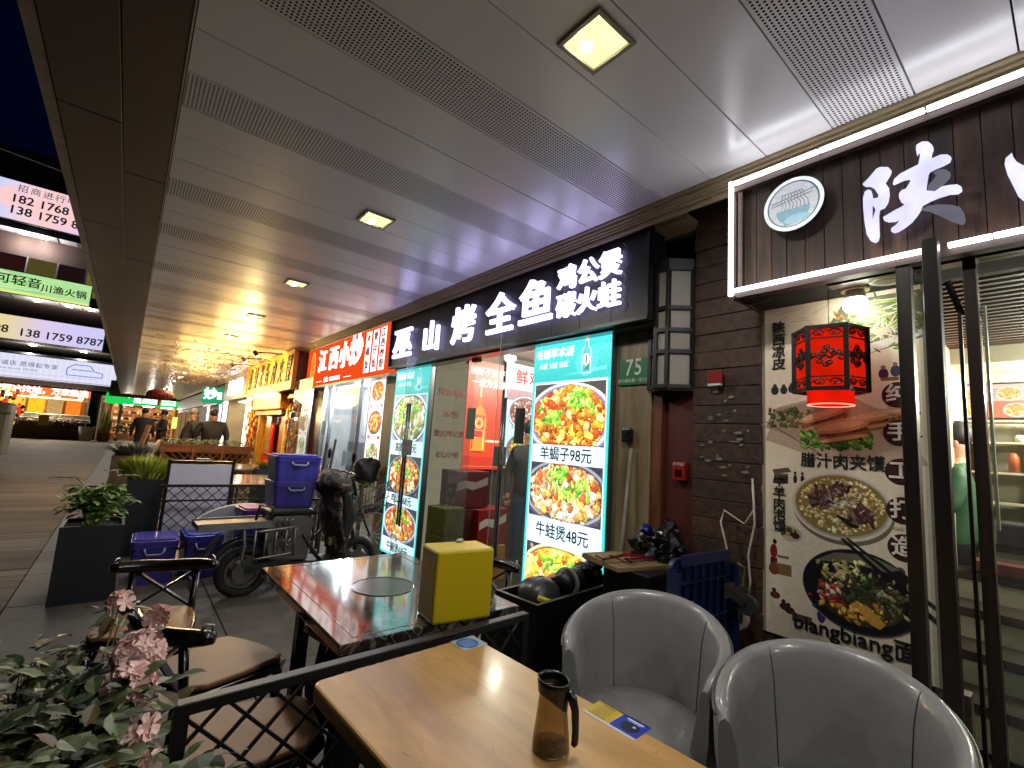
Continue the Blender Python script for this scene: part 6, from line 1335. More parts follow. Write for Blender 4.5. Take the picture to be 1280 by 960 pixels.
# ---- cable on the plank column
t = thing('wall_cable', 'loose cream cable looping down the dark boards and coiled at the bottom', 'cable', (2.36, 1.05, .65))
M_cab = mat('cream_cable', '#bdb6a6', rough=.45)
MB().tube([(0, -.02, .62), (.0, -.03, .52), (.005, .02, .44), (.005, .12, .49), (0, .135, .43), (0, .10, .30), (-.01, .08, .12), (-.01, .05, .05)], .005, 6).build('loop', M_cab, t, smooth=True)
MB().tube([(0, -.02, .66), (.0, -.03, .45), (0, -.0, .3), (0, -.01, .18), (-.01, .0, .08)], .005, 6).build('drop', M_cab, t, smooth=True)
for i in range(4): MB().tube([(-.01 - .004 * i, .02 + (.028 + .006 * i) * math.cos(a) + .012 * i, .02 + (.05 + .008 * i) * math.sin(a)) for a in [k * PI / 10 for k in range(20)]], .0048, 6, closed=True).build('coil', M_cab, t, smooth=True)
MB().box((-.015, .02, .085), (.02, .07, .025), rot=.3).build('plug', mat('plug_white', '#a8a294', rough=.4), t)
# ================================================================== PLANTS, PLANTERS, SCOOTER, PEOPLE
def leafmat(name, col, var=.35, rough=.5):
    m = mat(name, col, rough=rough, var=var, scale=8); return m
M_leafs = [leafmat('leaf_dark', '#2f3c22'), leafmat('leaf_mid', '#4b5833'), leafmat('leaf_brown', '#574a2e'), leafmat('leaf_pale', '#616b4e')]
def leaf(b, p, d, up, L_, W_, mi, curl=.25, lobes=0):
    """one leaf: pointed oval folded along its rib, eight triangles"""
    d = d.normalized(); s_ = d.cross(up)
    if s_.length < 1e-3: s_ = Vector((1, 0, 0))
    s_.normalize(); n_ = s_.cross(d).normalized(); prof = [(0, 0, 0), (.22, .34, -.02), (.5, .5, -.06), (.78, .34, -.16), (1, 0, -.32)]
    k = len(b.v)
    for t_, w_, z_ in prof:
        c_ = p + d * (L_ * t_) + n_ * (z_ * curl * 2 * L_)
        b.v.append(tuple(c_))
        if w_: b.v.append(tuple(c_ + s_ * (w_ * W_) + n_ * (.10 * W_))); b.v.append(tuple(c_ - s_ * (w_ * W_) + n_ * (.10 * W_)))
    # indices: 0 | 1,2,3 | 4,5,6 | 7,8,9 | 10
    F = [(0, 2, 1), (0, 1, 3), (1, 2, 5, 4), (1, 4, 6, 3), (4, 5, 8, 7), (4, 7, 9, 6), (7, 8, 10), (7, 10, 9)]
    b.f += [tuple(k + i for i in f) for f in F]; b.m += [mi] * len(F)
def bushleaves(n_, cx, cy, z0, z1, rx, ry, size, seed, mats_n=4, top=1.0, asp=.6):
    b = MB(); r_ = random.Random(seed); st = MB()
    cl = [(r_.gauss(0, rx * .5), r_.gauss(0, ry * .5), r_.random() ** .7) for _ in range(max(6, n_ // 22))]
    for i in range(n_):
        c_ = r_.choice(cl); a = r_.uniform(0, 2 * PI); q = r_.uniform(.0, .09)
        x, y = cx + c_[0] + q * math.cos(a), cy + c_[1] + q * math.sin(a); z = z0 + (z1 - z0) * min(1, c_[2] * top + r_.uniform(-.2, .15))
        el = r_.uniform(-.5, .75); d = Vector((math.cos(a) * math.cos(el), math.sin(a) * math.cos(el), math.sin(el))); L_ = size * r_.uniform(.55, 1.25)
        leaf(b, Vector((x, y, z)), d, Vector((r_.uniform(-.3, .3), r_.uniform(-.3, .3), 1)), L_, L_ * asp * r_.uniform(.8, 1.1), r_.choices(range(mats_n), [5, 5, 2, 1][:mats_n])[0])
    for c_ in cl:
        st.tube([(cx + c_[0] * .3, cy + c_[1] * .3, z0 - .1), (cx + c_[0] * .7, cy + c_[1] * .7, (z0 + z1) / 2), (cx + c_[0], cy + c_[1], z0 + (z1 - z0) * c_[2])], [.006, .004, .002], 5)
    return b, st
t = thing('geranium_bed', 'dense dusky green leafy plants filling the lower left corner', 'plants', (-.04, 1.28, 0))
b, st = bushleaves(2500, 0, 0.04, .42, .80, .17, .46, .058, 1); b.build('foliage', M_leafs, t, kind='stuff'); st.build('stems', mat('stem', '#3d3b22'), t, kind='stuff')
b, st = bushleaves(260, .06, -.22, .50, .72, .12, .2, .10, 5, asp=.85); b.build('broad_leaves', M_leafs, t, kind='stuff')
MB().box((-.06, .0, .20), (.36, 1.3, .40)).build('planter_trough', M_tr, t, bevel=.006); MB().box((-.06, 0, .405), (.32, 1.26, .02)).build('soil', mat('soil', '#1a130d', rough=.95, var=.5, scale=40), t)
# upright thin shoots
sh_ = MB(); rnd = random.Random(9)
for i in range(40):
    x, y = rnd.uniform(-.28, .12), rnd.uniform(-.2, .5); z = .66; sh_.tube([(x, y, z), (x + rnd.uniform(-.02, .02), y, z + rnd.uniform(.06, .12))], [.002, .001], 4)
    for k_ in range(5): a = rnd.uniform(0, 6.28); leaf(sh_, Vector((x, y, z + .02 * k_ + .02)), Vector((math.cos(a), math.sin(a), .9)), Vector((0, 0, 1)), .035, .012, 0)
sh_.build('shoots', leafmat('shoot', '#5a5a2a'), t, kind='stuff')
# pink geranium heads: each a cluster of five-petalled flowers
M_pink = mat('petal_pink', '#f0cdc6', rough=.6, var=.12, scale=20); M_pink2 = mat('petal_deep', '#dcaea8', rough=.6, var=.15, scale=20)
def blossom(b, p, n_, r_, rn):
    n_ = n_.normalized(); u = n_.cross(Vector((.3, .2, 1))).normalized(); v = n_.cross(u); a0 = rn.uniform(0, 6)
    for k in range(5):
        a = a0 + k * 2 * PI / 5; d = u * math.cos(a) + v * math.sin(a); s_ = n_.cross(d); k0 = len(b.v); li = rn.uniform(.15, .4)
        pts = [p, p + d * r_ * .45 + s_ * r_ * .30 + n_ * r_ * li * .5, p + d * r_ * .9 + s_ * r_ * .36 + n_ * r_ * li, p + d * r_ * 1.05 + n_ * r_ * li * .7, p + d * r_ * .9 - s_ * r_ * .36 + n_ * r_ * li, p + d * r_ * .45 - s_ * r_ * .30 + n_ * r_ * li * .5]
        b.v += [tuple(q) for q in pts]; b.f += [(k0, k0 + 1, k0 + 2, k0 + 3), (k0, k0 + 3, k0 + 4, k0 + 5)]; m_ = rn.choice([0, 0, 1]); b.m += [m_, m_]
heads = [(.056, 1.86, .852, .030, 9, 'small pink geranium cluster leaning out on the far left stem'), (.135, 1.66, .862, .024, 6, 'ragged pink geranium bloom nearest the upper chair rail'), (.100, 1.53, .820, .062, 34, 'large pale pink geranium head in the middle of the bunch'), (.085, 1.46, .775, .058, 24, 'lower full pink geranium head above dark leaves'), (.100, 1.30, .755, .034, 10, 'lone star-like pink geranium cluster below the big heads'), (.125, 1.20, .720, .032, 6, 'fading pink geranium bloom lowest on the right')]
M_stem = mat('flower_stem', '#5c5a34', rough=.6)
for i, (x, y, z, r_, n_, lb) in enumerate(heads):
    f = thing('geranium', lb, 'flower', (x, y, z), group='pink geranium heads'); rn = random.Random(30 + i)
    for k in range(n_):
        a, e = rn.uniform(0, 2 * PI), math.asin(rn.uniform(-.35, 1)); n3 = Vector((math.cos(a) * math.cos(e), math.sin(a) * math.cos(e), math.sin(e)))
        b = MB(); blossom(b, n3 * r_ * .75, n3, .023 + .005 * rn.random(), rn); b.build('blossom', [M_pink, M_pink2], f)
    MB().tube([(0, 0, 0), (-.02, -.05, -.12), (-.03, -.06, -.3)], .0025, 5).build('stem', M_stem, f)
b = MB(); rn = random.Random(3)
for i in range(26): a = rn.uniform(0, 6.28); leaf(b, Vector((.10 + rn.gauss(0, .03), 1.42 + rn.gauss(0, .08), .70 + rn.uniform(-.03, .05))), Vector((math.cos(a), math.sin(a), rn.uniform(-.2, .4))), Vector((0, 0, 1)), .055, .05, rn.choice([0, 1]))
tag(b.build('geranium_leaves', M_leafs), 'dark rounded geranium leaves just under the large pink heads', 'plant leaves')

# ---- planters along the plaza edge
M_pl = mat('planter_metal', '#20242a', rough=.45, var=.15, scale=4)
def planter(name, lab, loc, w_, d_, h_, m_=None, group='dark metal planter boxes'):
    m_ = m_ or M_pl; t = thing(name, lab, 'planter', loc, group=group); tk = .02
    for c_, dd in (((0, -d_ / 2, h_ / 2), (w_, tk, h_)), ((0, d_ / 2, h_ / 2), (w_, tk, h_)), ((-w_ / 2 + tk / 2, 0, h_ / 2), (tk, d_ - tk, h_)), ((w_ / 2 - tk / 2, 0, h_ / 2), (tk, d_ - tk, h_))): MB().box(c_, dd).build('side', m_, t)
    MB().box((0, 0, h_ - .05), (w_ - 2 * tk, d_ - tk, .04)).build('soil', MATS['soil'], t); return t
t = planter('planter_box', 'large dark metal planter box with a leafy shrub nearest the crates', (-.095, 5.05, 0), .375, .40, .575)
b, st = bushleaves(700, 0, 0, .60, .84, .16, .17, .06, 8, asp=.8); b.build('shrub_leaves', [leafmat('shrub_a', '#5a7a38'), leafmat('shrub_b', '#7a9648'), leafmat('shrub_c', '#435a2a'), leafmat('shrub_d', '#93a860')], t, kind='stuff')
st.build('stems', mat('shrub_stem', '#7d7a4a'), t)
wd = MB()
for a, z, L_ in ((2.8, .93, .26), (1.2, .98, .2), (.3, .95, .2), (3.6, .88, .18)):
    wd.tube([(0, 0, .6), (.05 * math.cos(a), .05 * math.sin(a), .8), (L_ * .7 * math.cos(a), L_ * .7 * math.sin(a), z)], .004, 5)
    for k_ in range(5): q = .5 + .12 * k_; leaf(wd, Vector((L_ * q * math.cos(a), L_ * q * math.sin(a), z - .02)), Vector((math.cos(a + .7 * (-1) ** k_), math.sin(a + .7 * (-1) ** k_), .1)), Vector((0, 0, 1)), .09, .055, 0)
wd.build('branches', leafmat('shrub_branch', '#48602e'), t)
def grassball(lab, loc, r_, h_, cols, seed, n_=420, blade=.006):
    t = thing('grass_plant', lab, 'plant', loc, group='feathery plants along the plaza edge'); rn = random.Random(seed); b = MB()
    for i in range(n_):
        a = rn.uniform(0, 2 * PI); q = math.sqrt(rn.random()); x, y = r_ * .5 * q * math.cos(a), r_ * .5 * q * math.sin(a); hh = h_ * rn.uniform(.6, 1.1) * (1 - .3 * q); lean = r_ * .8 * q
        p0 = Vector((x, y, 0)); p1 = Vector((x + lean * .4 * math.cos(a), y + lean * .4 * math.sin(a), hh * .6)); p2 = Vector((x + lean * math.cos(a), y + lean * math.sin(a), hh)); s_ = Vector((-math.sin(a + .6), math.cos(a + .6), 0)) * blade; k = len(b.v)
        b.v += [tuple(p0 - s_), tuple(p0 + s_), tuple(p1 + s_), tuple(p1 - s_), tuple(p2)]; b.f += [(k, k + 1, k + 2, k + 3), (k + 3, k + 2, k + 4)]; m_ = rn.randint(0, len(cols) - 1); b.m += [m_, m_]
    b.build('blades', cols, t, kind='stuff'); return t
M_yg = [leafmat('grass_yellow', '#b8b43a'), leafmat('grass_lime', '#94a034'), leafmat('grass_green', '#66762c')]
M_lav = [leafmat('lavender', '#5d5866'), leafmat('lavender_green', '#4a5038')]
planter('planter_box', 'tall dark planter box with yellow-green feathery plant behind the leafy shrub', (.235, 6.55, 0), .30, .5, .78)
grassball('yellow-green feathery plant in the tall dark box beside the white board', (.235, 6.45, .74), .24, .34, M_yg, 1, 700)
M_wb = wood('planter_wood', '#3b2415', '#6b452a', rough=.6, sc_=2, axis=0, k=8)
t = planter('planter_box', 'brown wooden planter box further along, with yellow feathery plant', (.16, 8.1, 0), .36, .5, .70, M_wb)
grassball('yellow feathery plant in the brown wooden box', (.16, 8.0, .68), .22, .28, M_yg, 2, 500); grassball('grey-violet lavender behind the yellow feathery plant', (.14, 9.6, .82), .34, .26, M_lav, 3, 500)
planter('planter_box', 'wooden planter box holding the grey-violet lavender', (.14, 9.6, 0), .5, .5, .84, M_wb)
# ---- white board stand
t = thing('menu_stand', 'white blank board in a black metal frame with lattice foot by the plaza edge', 'board stand', (.70, 6.15, 0), R(-1))
MB().box((0, 0, .60), (.56, .02, .72)).build('white_board', mat('board_white', '#e2dfee', rough=.5, var=.04), t)
fr_ = MB()
for x in (-.295, .295): fr_.box((x, 0, .51), (.03, .04, .98))
for z in (.985, .20): fr_.box((0, 0, z), (.62, .04, .03))
fr_.build('frame', M_black, t); MB().tube([(-.08, 0, 1.0), (-.06, 0, 1.02), (.06, 0, 1.02), (.08, 0, 1.0)], .007, 6).build('handle', M_alu, t)
rail('lattice_railing', 'black lattice railing in front of the white board, behind the scooter', (.345, 5.98), (1.95, 5.92), .765, .12, .11, midz=.60)
# ---- leaning round table top
t = thing('round_tabletop', 'round grey table top standing on edge behind the scooter', 'table top', (1.02, 5.52, .02), rot=(R(12), 0, R(4)))
MB().cyl((0, 0, .31), (0, .03, .31), .315, n=48).build('disc', mat('grey_top', '#c4c1be', rough=.6, var=.12, scale=3), t, bevel=.004); t.scale = (1.55, 1, 1)
# ---- purple tubs
M_tubm = mat('tub_violet', '#3f368f', rough=.3, var=.15, scale=5, coat=.2); M_tubb = mat('tub_blue', '#26329a', rough=.3, var=.15, scale=5, coat=.2); M_tubp = mat('tub_magenta', '#5a1c72', rough=.35, var=.12); M_hand = mat('tub_handle', '#8a94a8', rough=.35)
def tub(lab, loc, w_, d_, h_, m_, lid, deg=0):
    t = thing('storage_tub', lab, 'storage tub', loc, R(deg), 'purple and blue lidded storage tubs')
    b = MB(); P1, P2 = rrect(w_ * .86, d_ * .86, .03), rrect(w_ * .95, d_ * .95, .035); n_ = len(P1)
    b.v += [(p[0], p[1], 0) for p in P1] + [(p[0], p[1], h_ * .88) for p in P2] + [(p[0] * 1.04, p[1] * 1.04, h_ * .88) for p in P2] + [(p[0] * 1.04, p[1] * 1.04, h_ * .80) for p in P2]
    b.f.append(tuple(reversed(range(n_)))); b.m.append(0)
    for L_ in range(3):
        for k in range(n_): k2 = (k + 1) % n_; b.f.append((L_ * n_ + k, L_ * n_ + k2, (L_ + 1) * n_ + k2, (L_ + 1) * n_ + k)); b.m.append(0)
    b.build('tub_body', m_, t)
    l_ = MB(); l_.prism(rrect(w_, d_, .04), .03, 'xy', h_ * .88); l_.prism(rrect(w_ * .86, d_ * .82, .03), .012, 'xy', h_ * .88 + .03); l_.build('lid', lid, t, bevel=.004, kind=None)
    for y_ in (-1,):
        MB().tube([(-.07, -d_ * .49, h_ * .80), (-.065, -d_ * .54, h_ * .74), (-.05, -d_ * .54, h_ * .68), (.05, -d_ * .54, h_ * .68), (.065, -d_ * .54, h_ * .74), (.07, -d_ * .49, h_ * .80)], .009, 6).build('handle', M_hand, t, smooth=True)
    return t
tub('violet lidded tub on the ground, left of the blue lidded one', (.335, 5.35, 0), .34, .46, .39, M_tubm, M_tubm, -2)
tub('blue lidded tub on the ground beside the scooter wheel', (.685, 5.36, 0), .31, .44, .41, M_tubm, M_tubb, 2)
tub('violet tub standing directly on the scooter seat', (1.25, 4.72, .70), .38, .34, .235, M_tubm, M_tubm, 3)
tub('upper dusty violet tub on top of the scooter stack', (1.26, 4.72, .925), .41, .36, .235, mat('tub_dusty', '#3c3aa0', rough=.5, var=.5, scale=9), mat('tub_lid', '#2f34a8', rough=.4), 1)
tub('magenta lidded tub behind the scooter rack', (1.10, 5.12, .29), .36, .34, .36, M_tubm, M_tubp, 6)
tag(MB().box((1.10, 5.12, .145), (.34, .3, .29)).build('under_crate', M_tubm, bevel=.01), 'dark violet crate on the ground carrying the magenta lidded tub', 'crate')

# ---- electric scooter, rear to the left, local +x forward
M_tyre = mat('tyre', '#141313', rough=.75, var=.3, scale=12); M_fr = mat('scooter_frame', '#26272a', rough=.4, var=.2, scale=9); M_chrome = mat('chrome_worn', '#7c7a76', rough=.25, metal=.9, var=.3, scale=12); M_rim = mat('rim_grey', '#6a6866', rough=.5, metal=.5)
def wheel(par, x, z, r_, w_, y=0, spokes=0):
    e = bpy.data.objects.new('wheel', None); C.objects.link(e); e.parent = par; e.location = (x, y, z)
    pts = [((r_ - w_ / 2) * math.cos(a), 0, (r_ - w_ / 2) * math.sin(a)) for a in [2 * PI * k / 36 for k in range(36)]]
    MB().tube(pts, w_ / 2, 8, closed=True).build('tyre', M_tyre, e, smooth=True)
    MB().tube([(p[0] * (1 - w_ * 1.1 / r_ / 1.6), 0, p[2] * (1 - w_ * 1.1 / r_ / 1.6)) for p in pts], w_ * .22, 6, closed=True).build('rim', M_rim if not spokes else M_chrome, e, smooth=True)
    hb = MB(); hb.cyl((0, -.05, 0), (0, .05, 0), r_ * (.42 if not spokes else .07), n=20); hb.build('hub', M_rim, e)
    s_ = MB()
    if spokes:
        for k in range(spokes): a = 2 * PI * k / spokes; s_.bar((.02 * math.cos(a), .01 * (-1) ** k, .02 * math.sin(a)), ((r_ - w_) * math.cos(a + .15 * (-1) ** k), 0, (r_ - w_) * math.sin(a + .15 * (-1) ** k)), .003)
    else:
        for k in range(5): a = 2 * PI * k / 5; s_.bar((r_ * .35 * math.cos(a), 0, r_ * .35 * math.sin(a)), (r_ * .8 * math.cos(a), 0, r_ * .8 * math.sin(a)), .05, .03, up=(0, 1, 0))
    s_.build('spokes', M_rim if not spokes else M_chrome, e); return e
t = thing('electric_scooter', 'dusty black electric scooter with rear rack, side cage and padded handlebar cover', 'scooter', (.90, 4.52, 0), R(3))
wheel(t, 0, .205, .205, .075); wheel(t, .98, .205, .205, .075)
MB().tube([(.25 * math.cos(a), 0, .21 + .255 * math.sin(a)) for a in [R(d) for d in range(20, 176, 12)]], .035, 8).build('rear_fender', M_fr, t, smooth=True)
fd_ = MB(); fd_.bar((-.20, 0, .52), (-.31, 0, .33), .10, .02); fd_.bar((-.31, 0, .33), (-.35, 0, .17), .11, .015); fd_.build('mudflap_bracket', M_chrome, t)
MB().box((-.35, 0, .155), (.02, .12, .09)).build('tail_reflector', mat('plate_grey', '#6c6964', rough=.4, var=.6, scale=20), t)
bd_ = MB(); bd_.prism([(.16, .30), (.48, .27), (.50, .62), (.40, .665), (.17, .66), (.10, .55)], .24, 'xz', -.12); bd_.build('battery_box', mat('scooter_plastic', '#5e5c5c', rough=.45, var=.2, scale=6), t, bevel=.015)
MB().box((.36, -.122, .53), (.045, .003, .06)).build('emblem', mat('emblem_dim', '#7a6a68', rough=.4), t); MB().prism([(.352, -.005), (.372, -.005), (.362, .02)], .002, 'xz', -.1255).build('emblem_mark', mat('emblem_red', '#7a1a22'), t, loc=(0, 0, .52))
seat = MB(); seat.prism([(.13, .665), (.52, .655), (.53, .69), (.45, .715), (.16, .72), (.11, .70)], .26, 'xz', -.13); seat.build('seat', mat('seat_black', '#121213', rough=.5), t, bevel=.02)
MB().box((-.12, 0, .60), (.52, .28, .04)).build('rack_deck', M_fr, t, bevel=.004)
for y in (-.145, .145): MB().box((-.12, y, .605), (.52, .016, .055)).build('rack_rail', mat('rack_grey', '#6c6c6a', rough=.45), t)
MB().tube([(.14, -.13, .62), (.14, -.13, .74), (.04, -.13, .76), (.02, -.13, .64)], .012, 6).build('grab_loop', M_fr, t, smooth=True)
cg = MB()
z0, z1 = .34, .555
for z in (z0, z1): cg.tube([(.02, -.17, z), (.05, -.19, z), (.30, -.19, z + .02), (.34, -.16, z + .02)], .009, 6)
for x in (.02, .10, .18, .26, .33): cg.tube([(x, -.18, z0 - (.04 if x < .05 else 0)), (x, -.18, z1 + .01)], .008, 6)
cg.build('side_cage', mat('cage_grey', '#77756f', rough=.4, metal=.5), t, smooth=True)
sp_ = MB()
for k in range(3):
    cx = .20 + .045 * k; pts = [(cx + .02 * math.cos(q * .9), -.15 + .02 * math.sin(q * .9), .40 + .012 * q) for q in range(22)]; sp_.tube(pts, .005, 5)
sp_.build('shock_spring', M_chrome, t, smooth=True)
MB().tube([(-.06, -.15, .57), (-.05, -.17, .45), (-.06, -.17, .36), (-.03, -.15, .28)], .011, 6).build('stand_lever', mat('lever_grey', '#5a5856', rough=.4), t, smooth=True)
MB().bar((0, -.10, .235), (.34, -.10, .30), .03, .05).build('swing_arm', M_fr, t); MB().bar((.30, 0, .25), (.78, 0, .22), .26, .05).build('footboard', M_fr, t)
MB().tube([(.42, -.12, .50), (.52, -.12, .34), (.60, -.11, .25)], .018, 6).build('frame_tube', M_fr, t, smooth=True)
MB().tube([(.98, 0, .26), (.93, 0, .45), (.72, 0, 1.0)], .022, 8).build('steering_column', M_fr, t, smooth=True)
MB().prism([(.72, .25), (.80, .24), (.90, .62), (.82, .85), (.74, .84), (.78, .55)], .26, 'xz', -.13).build('front_shield', M_fr, t, bevel=.02)
MB().tube([(.66, -.30, .96), (.70, -.12, 1.0), (.72, 0, 1.0), (.70, .12, 1.0), (.66, .30, .96)], .012, 6).build('handlebar', M_fr, t, smooth=True)
for y in (-.25, .25):
    MB().tube([(.70, y, 1.0), (.73, y * 1.1, 1.10), (.735, y * 1.15, 1.14)], .005, 5).build('mirror_stalk', M_black, t); b = MB(); b.blob((.735, y * 1.15, 1.19), (.018, .03, .055), seed=1, rough=.05, n=12, rings=8); b.build('mirror', M_black, t, smooth=True)
# quilted winter cover over the bars and leg shield, camouflage print with reflective patches
def camo():
    m = mat('quilt_print', '#2a2326', rough=.7, var=.6, scale=11, bump=.5, bscale=16); n = m.node_tree
    rp = [x for x in n.nodes if x.type == 'VALTORGB'][0].color_ramp; rp.interpolation = 'CONSTANT'; rp.elements[0].position = 0; rp.elements[0].color = (*hx('#1f1a1c'), 1); rp.elements[1].position = .54; rp.elements[1].color = (*hx('#7a6058'), 1)
    e = rp.elements.new(.60); e.color = (*hx('#2c2630'), 1); e = rp.elements.new(.66); e.color = (*hx('#a8928a'), 1); return m
M_camo = camo()
cv = MB(); cv.blob((.66, -.05, .93), (.12, .30, .12), seed=3, rough=.18, n=20, rings=14); cv.build('handlebar_cover', M_camo, t, smooth=True)
cv = MB(); rn = random.Random(2); W2 = 12; H2 = 14
for j in range(H2 + 1):
    for i in range(W2 + 1):
        u, v = i / W2, j / H2; wid = .20 + .05 * math.sin(v * PI); cv.v.append((.63 + .12 * v - .04 * math.cos((u - .5) * PI) + .012 * math.sin(7 * u + 9 * v) + rn.uniform(-.006, .006), -.05 + (u - .5) * 2 * wid, .90 - .60 * v + .015 * math.sin(9 * u)))
for j in range(H2):
    for i in range(W2): a = j * (W2 + 1) + i; cv.f.append((a, a + 1, a + W2 + 2, a + W2 + 1)); cv.m.append(0)
cv.build('leg_cover', M_camo, t, smooth=True, solid=.03)
for y in (-.14, .01): MB().box((.655, y, .42), (.02, .045, .06)).build('reflective_patch', mat('patch_yellow', '#7c7a3c', rough=.4), t)
# ---- bicycle with wire basket
t = thing('bicycle', 'old bicycle with wide wire basket between the scooter and the teal menu', 'bicycle', (1.22, 5.12, 0), R(-2))
wheel(t, 1.02, .30, .30, .045, 0, 28); wheel(t, 0, .30, .30, .045, 0, 28)
bf = MB(); bf.tube([(1.02, 0, .30), (.86, 0, .62), (.77, 0, .88), (.76, 0, .96)], .016, 8); bf.tube([(.80, 0, .76), (.42, 0, .32), (.28, 0, .78)], .016, 8); bf.tube([(.80, 0, .70), (.30, 0, .70)], .013, 8); bf.tube([(0, .04, .30), (.42, 0, .32)], .010, 6); bf.tube([(0, .04, .30), (.29, 0, .70)], .009, 6); bf.build('frame', M_black, t, smooth=True)
MB().tube([(.60, -.26, .94), (.70, -.22, .98), (.76, 0, .97), (.70, .22, .98), (.60, .26, .94)], .012, 6).build('handlebar', M_chrome, t, smooth=True)
sd = MB(); sd.blob((.26, 0, .83), (.13, .08, .03), seed=5, rough=.05); sd.build('saddle', M_black, t, smooth=True)
MB().tube([(1.02 + .33 * math.cos(a), 0, .30 + .33 * math.sin(a)) for a in [R(d) for d in range(0, 150, 12)]], .018, 6).build('front_fender', mat('fender_dull', '#55524e', rough=.4, metal=.5), t, smooth=True)
for y in (-.04, .04): MB().bar((1.02, y, .30), (.84, y, .66), .014).build('fork_blade', M_chrome, t)
bk = MB(); bw, bd2 = .20, .15
def BP(u, v, z): f = .82 + .18 * (z - .56) / .27; return (.98 + u * bw * f, v * bd2 * f, z + .10 * u)
for z in (.56, .65, .74, .83): bk.tube([BP(-1, -1, z), BP(1, -1, z), BP(1, 1, z), BP(-1, 1, z)], .005 if z < .83 else .008, 5, closed=True)
for k in range(11):
    u = -1 + .2 * k
    for v in (-1, 1): bk.tube([BP(u, v, .56), BP(u, v, .83)], .0045, 5)
    bk.tube([BP(u, -1, .56), BP(u, 1, .56)], .0035, 5)
for k in range(1, 8):
    v = -1 + .25 * k
    for u in (-1, 1): bk.tube([BP(u, v, .56), BP(u, v, .83)], .0045, 5)
bk.build('basket', mat('basket_wire', '#6a6663', rough=.4, metal=.6), t, smooth=True)
bg_ = MB(); bg_.blob((0, 0, 0), (.17, .14, .15), seed=5, rough=.22, n=18, rings=12); tag(bg_.build('black_backpack', mat('bag_nylon', '#17171b', rough=.5, bump=.4, bscale=12), smooth=True, loc=(2.22, 5.32, .98), rot=(.2, .3, .4)), 'bulky black nylon bag riding in the bicycle basket', 'bag')
gv = MB(); rn = random.Random(7)
for i in range(60): a = rn.uniform(0, 6.28); leaf(gv, Vector((2.13 + rn.gauss(0, .08), 5.05 + rn.gauss(0, .06), .83 + rn.uniform(-.02, .03))), Vector((math.cos(a), math.sin(a), .3)), Vector((0, 0, 1)), .07, .03, 0)
tag(gv.build('green_vegetables', leafmat('veg', '#3b4a22')), 'dark green leaf vegetables on top of the bicycle basket', 'vegetables')
for i, (x, lb) in enumerate(((1.78, 'thin upright broom stick behind the handlebars, left one'), (1.86, 'thin upright stick behind the handlebars, right one'))):
    tag(MB().tube([(x, 5.6, 0), (x + .03, 5.62, .9), (x + .05 + .02 * i, 5.62, 1.27 + .05 * i)], .014, 6).build('broom_stick', mat('stick', '#4a423a', rough=.6)), lb, 'stick', 'sticks behind the scooter')

# ---- tables and planter behind the scooter
M_wt = mat('pale_marble', '#8a7d70', rough=.12, var=.2, scale=5, coat=.4)
def cafe_table(lab, x, y, w_, d_):
    t = thing('cafe_table', lab, 'table', (x, y, 0), group='shiny pale tables beyond the scooter'); MB().box((0, 0, .735), (w_, d_, .03)).build('tabletop', M_wt, t, bevel=.005)
    for a in (-1, 1):
        for b_ in (-1, 1): MB().box((a * (w_ / 2 - .06), b_ * (d_ / 2 - .08), .36), (.04, .04, .72)).build('leg', M_black, t)
cafe_table('shiny pale table right behind the white board, reflecting golden light', 1.37, 6.75, .80, 1.15); cafe_table('shiny pale table further back beside the black planter', 1.55, 8.9, .70, 1.1)
planter('planter_box', 'low black planter with yellow grass before the golden shop', (1.95, 8.2, 0), .62, .36, .78); grassball('yellow grass in the low black planter before the golden shop', (1.90, 8.2, .74), .28, .2, M_yg, 6, 500)
rail('lattice_railing', 'black lattice railing beyond the shiny tables', (1.35, 7.9), (2.3, 7.85), .70, .10, .12)
# ---- wooden trellis box with hedge
M_tw = wood('trellis_wood', '#3f2210', '#74431c', rough=.5, sc_=2, axis=0, k=8)
t = thing('trellis_planter', 'long orange-brown wooden planter with lattice front and clipped hedge on top', 'planter', (1.42, 12.0, 0))
for i in range(3): MB().box((-.53 + .53 * i, 0, .87), (.525, .05, .17)).build('board', M_tw, t)
MB().box((0, 0, .10), (1.6, .05, .05)).build('bottom_rail', M_tw, t)
for x in (-.79, -.26, .27, .79): MB().box((x, -.03, .48), (.05, .04, .96)).build('post', M_tw, t)
x = -.9
while x < .8:
    for s_ in (1, -1):
        a, b_ = (x, .14), (x + .6, .78)
        if s_ < 0: a, b_ = (x + .6, .14), (x, .78)
        a = (max(-.8, min(.8, a[0])), a[1]); b_ = (max(-.8, min(.8, b_[0])), b_[1]); MB().bar((a[0], .005 * s_, a[1]), (b_[0], .005 * s_, b_[1]), .018).build('lattice_slat', M_tw, t)
    x += .13
MB().box((0, .22, .45), (1.58, .36, .8)).build('trough', M_dark, t)
hd = MB(); rn = random.Random(77)
for i in range(1500): a = rn.uniform(0, 6.28); leaf(hd, Vector((rn.uniform(-.82, .82), rn.uniform(-.05, .4), .95 + rn.random() * .11)), Vector((math.cos(a), math.sin(a), rn.uniform(0, 1.2))), Vector((0, 0, 1)), .05, .016, rn.randint(0, 1))
hd.build('hedge', [leafmat('hedge_a', '#4a5636'), leafmat('hedge_b', '#6d7354')], t, kind='stuff')
tag(MB().bar((.56, 12.0, .98), (.22, 9.9, .50), .05, .10).build('sloping_handrail', wood('rail_wood', '#6a4a34', '#9a7a60', rough=.6, sc_=2, axis=1, k=8)), 'sloping weathered wooden board at the left end of the trellis planter', 'handrail')
tag(MB().bar((.30, 15.0, .55), (.45, 15.2, 1.28), .10, .06).build('leaning_board', MATS['rail_wood']), 'short pinkish board leaning upright beside the standing people', 'board')

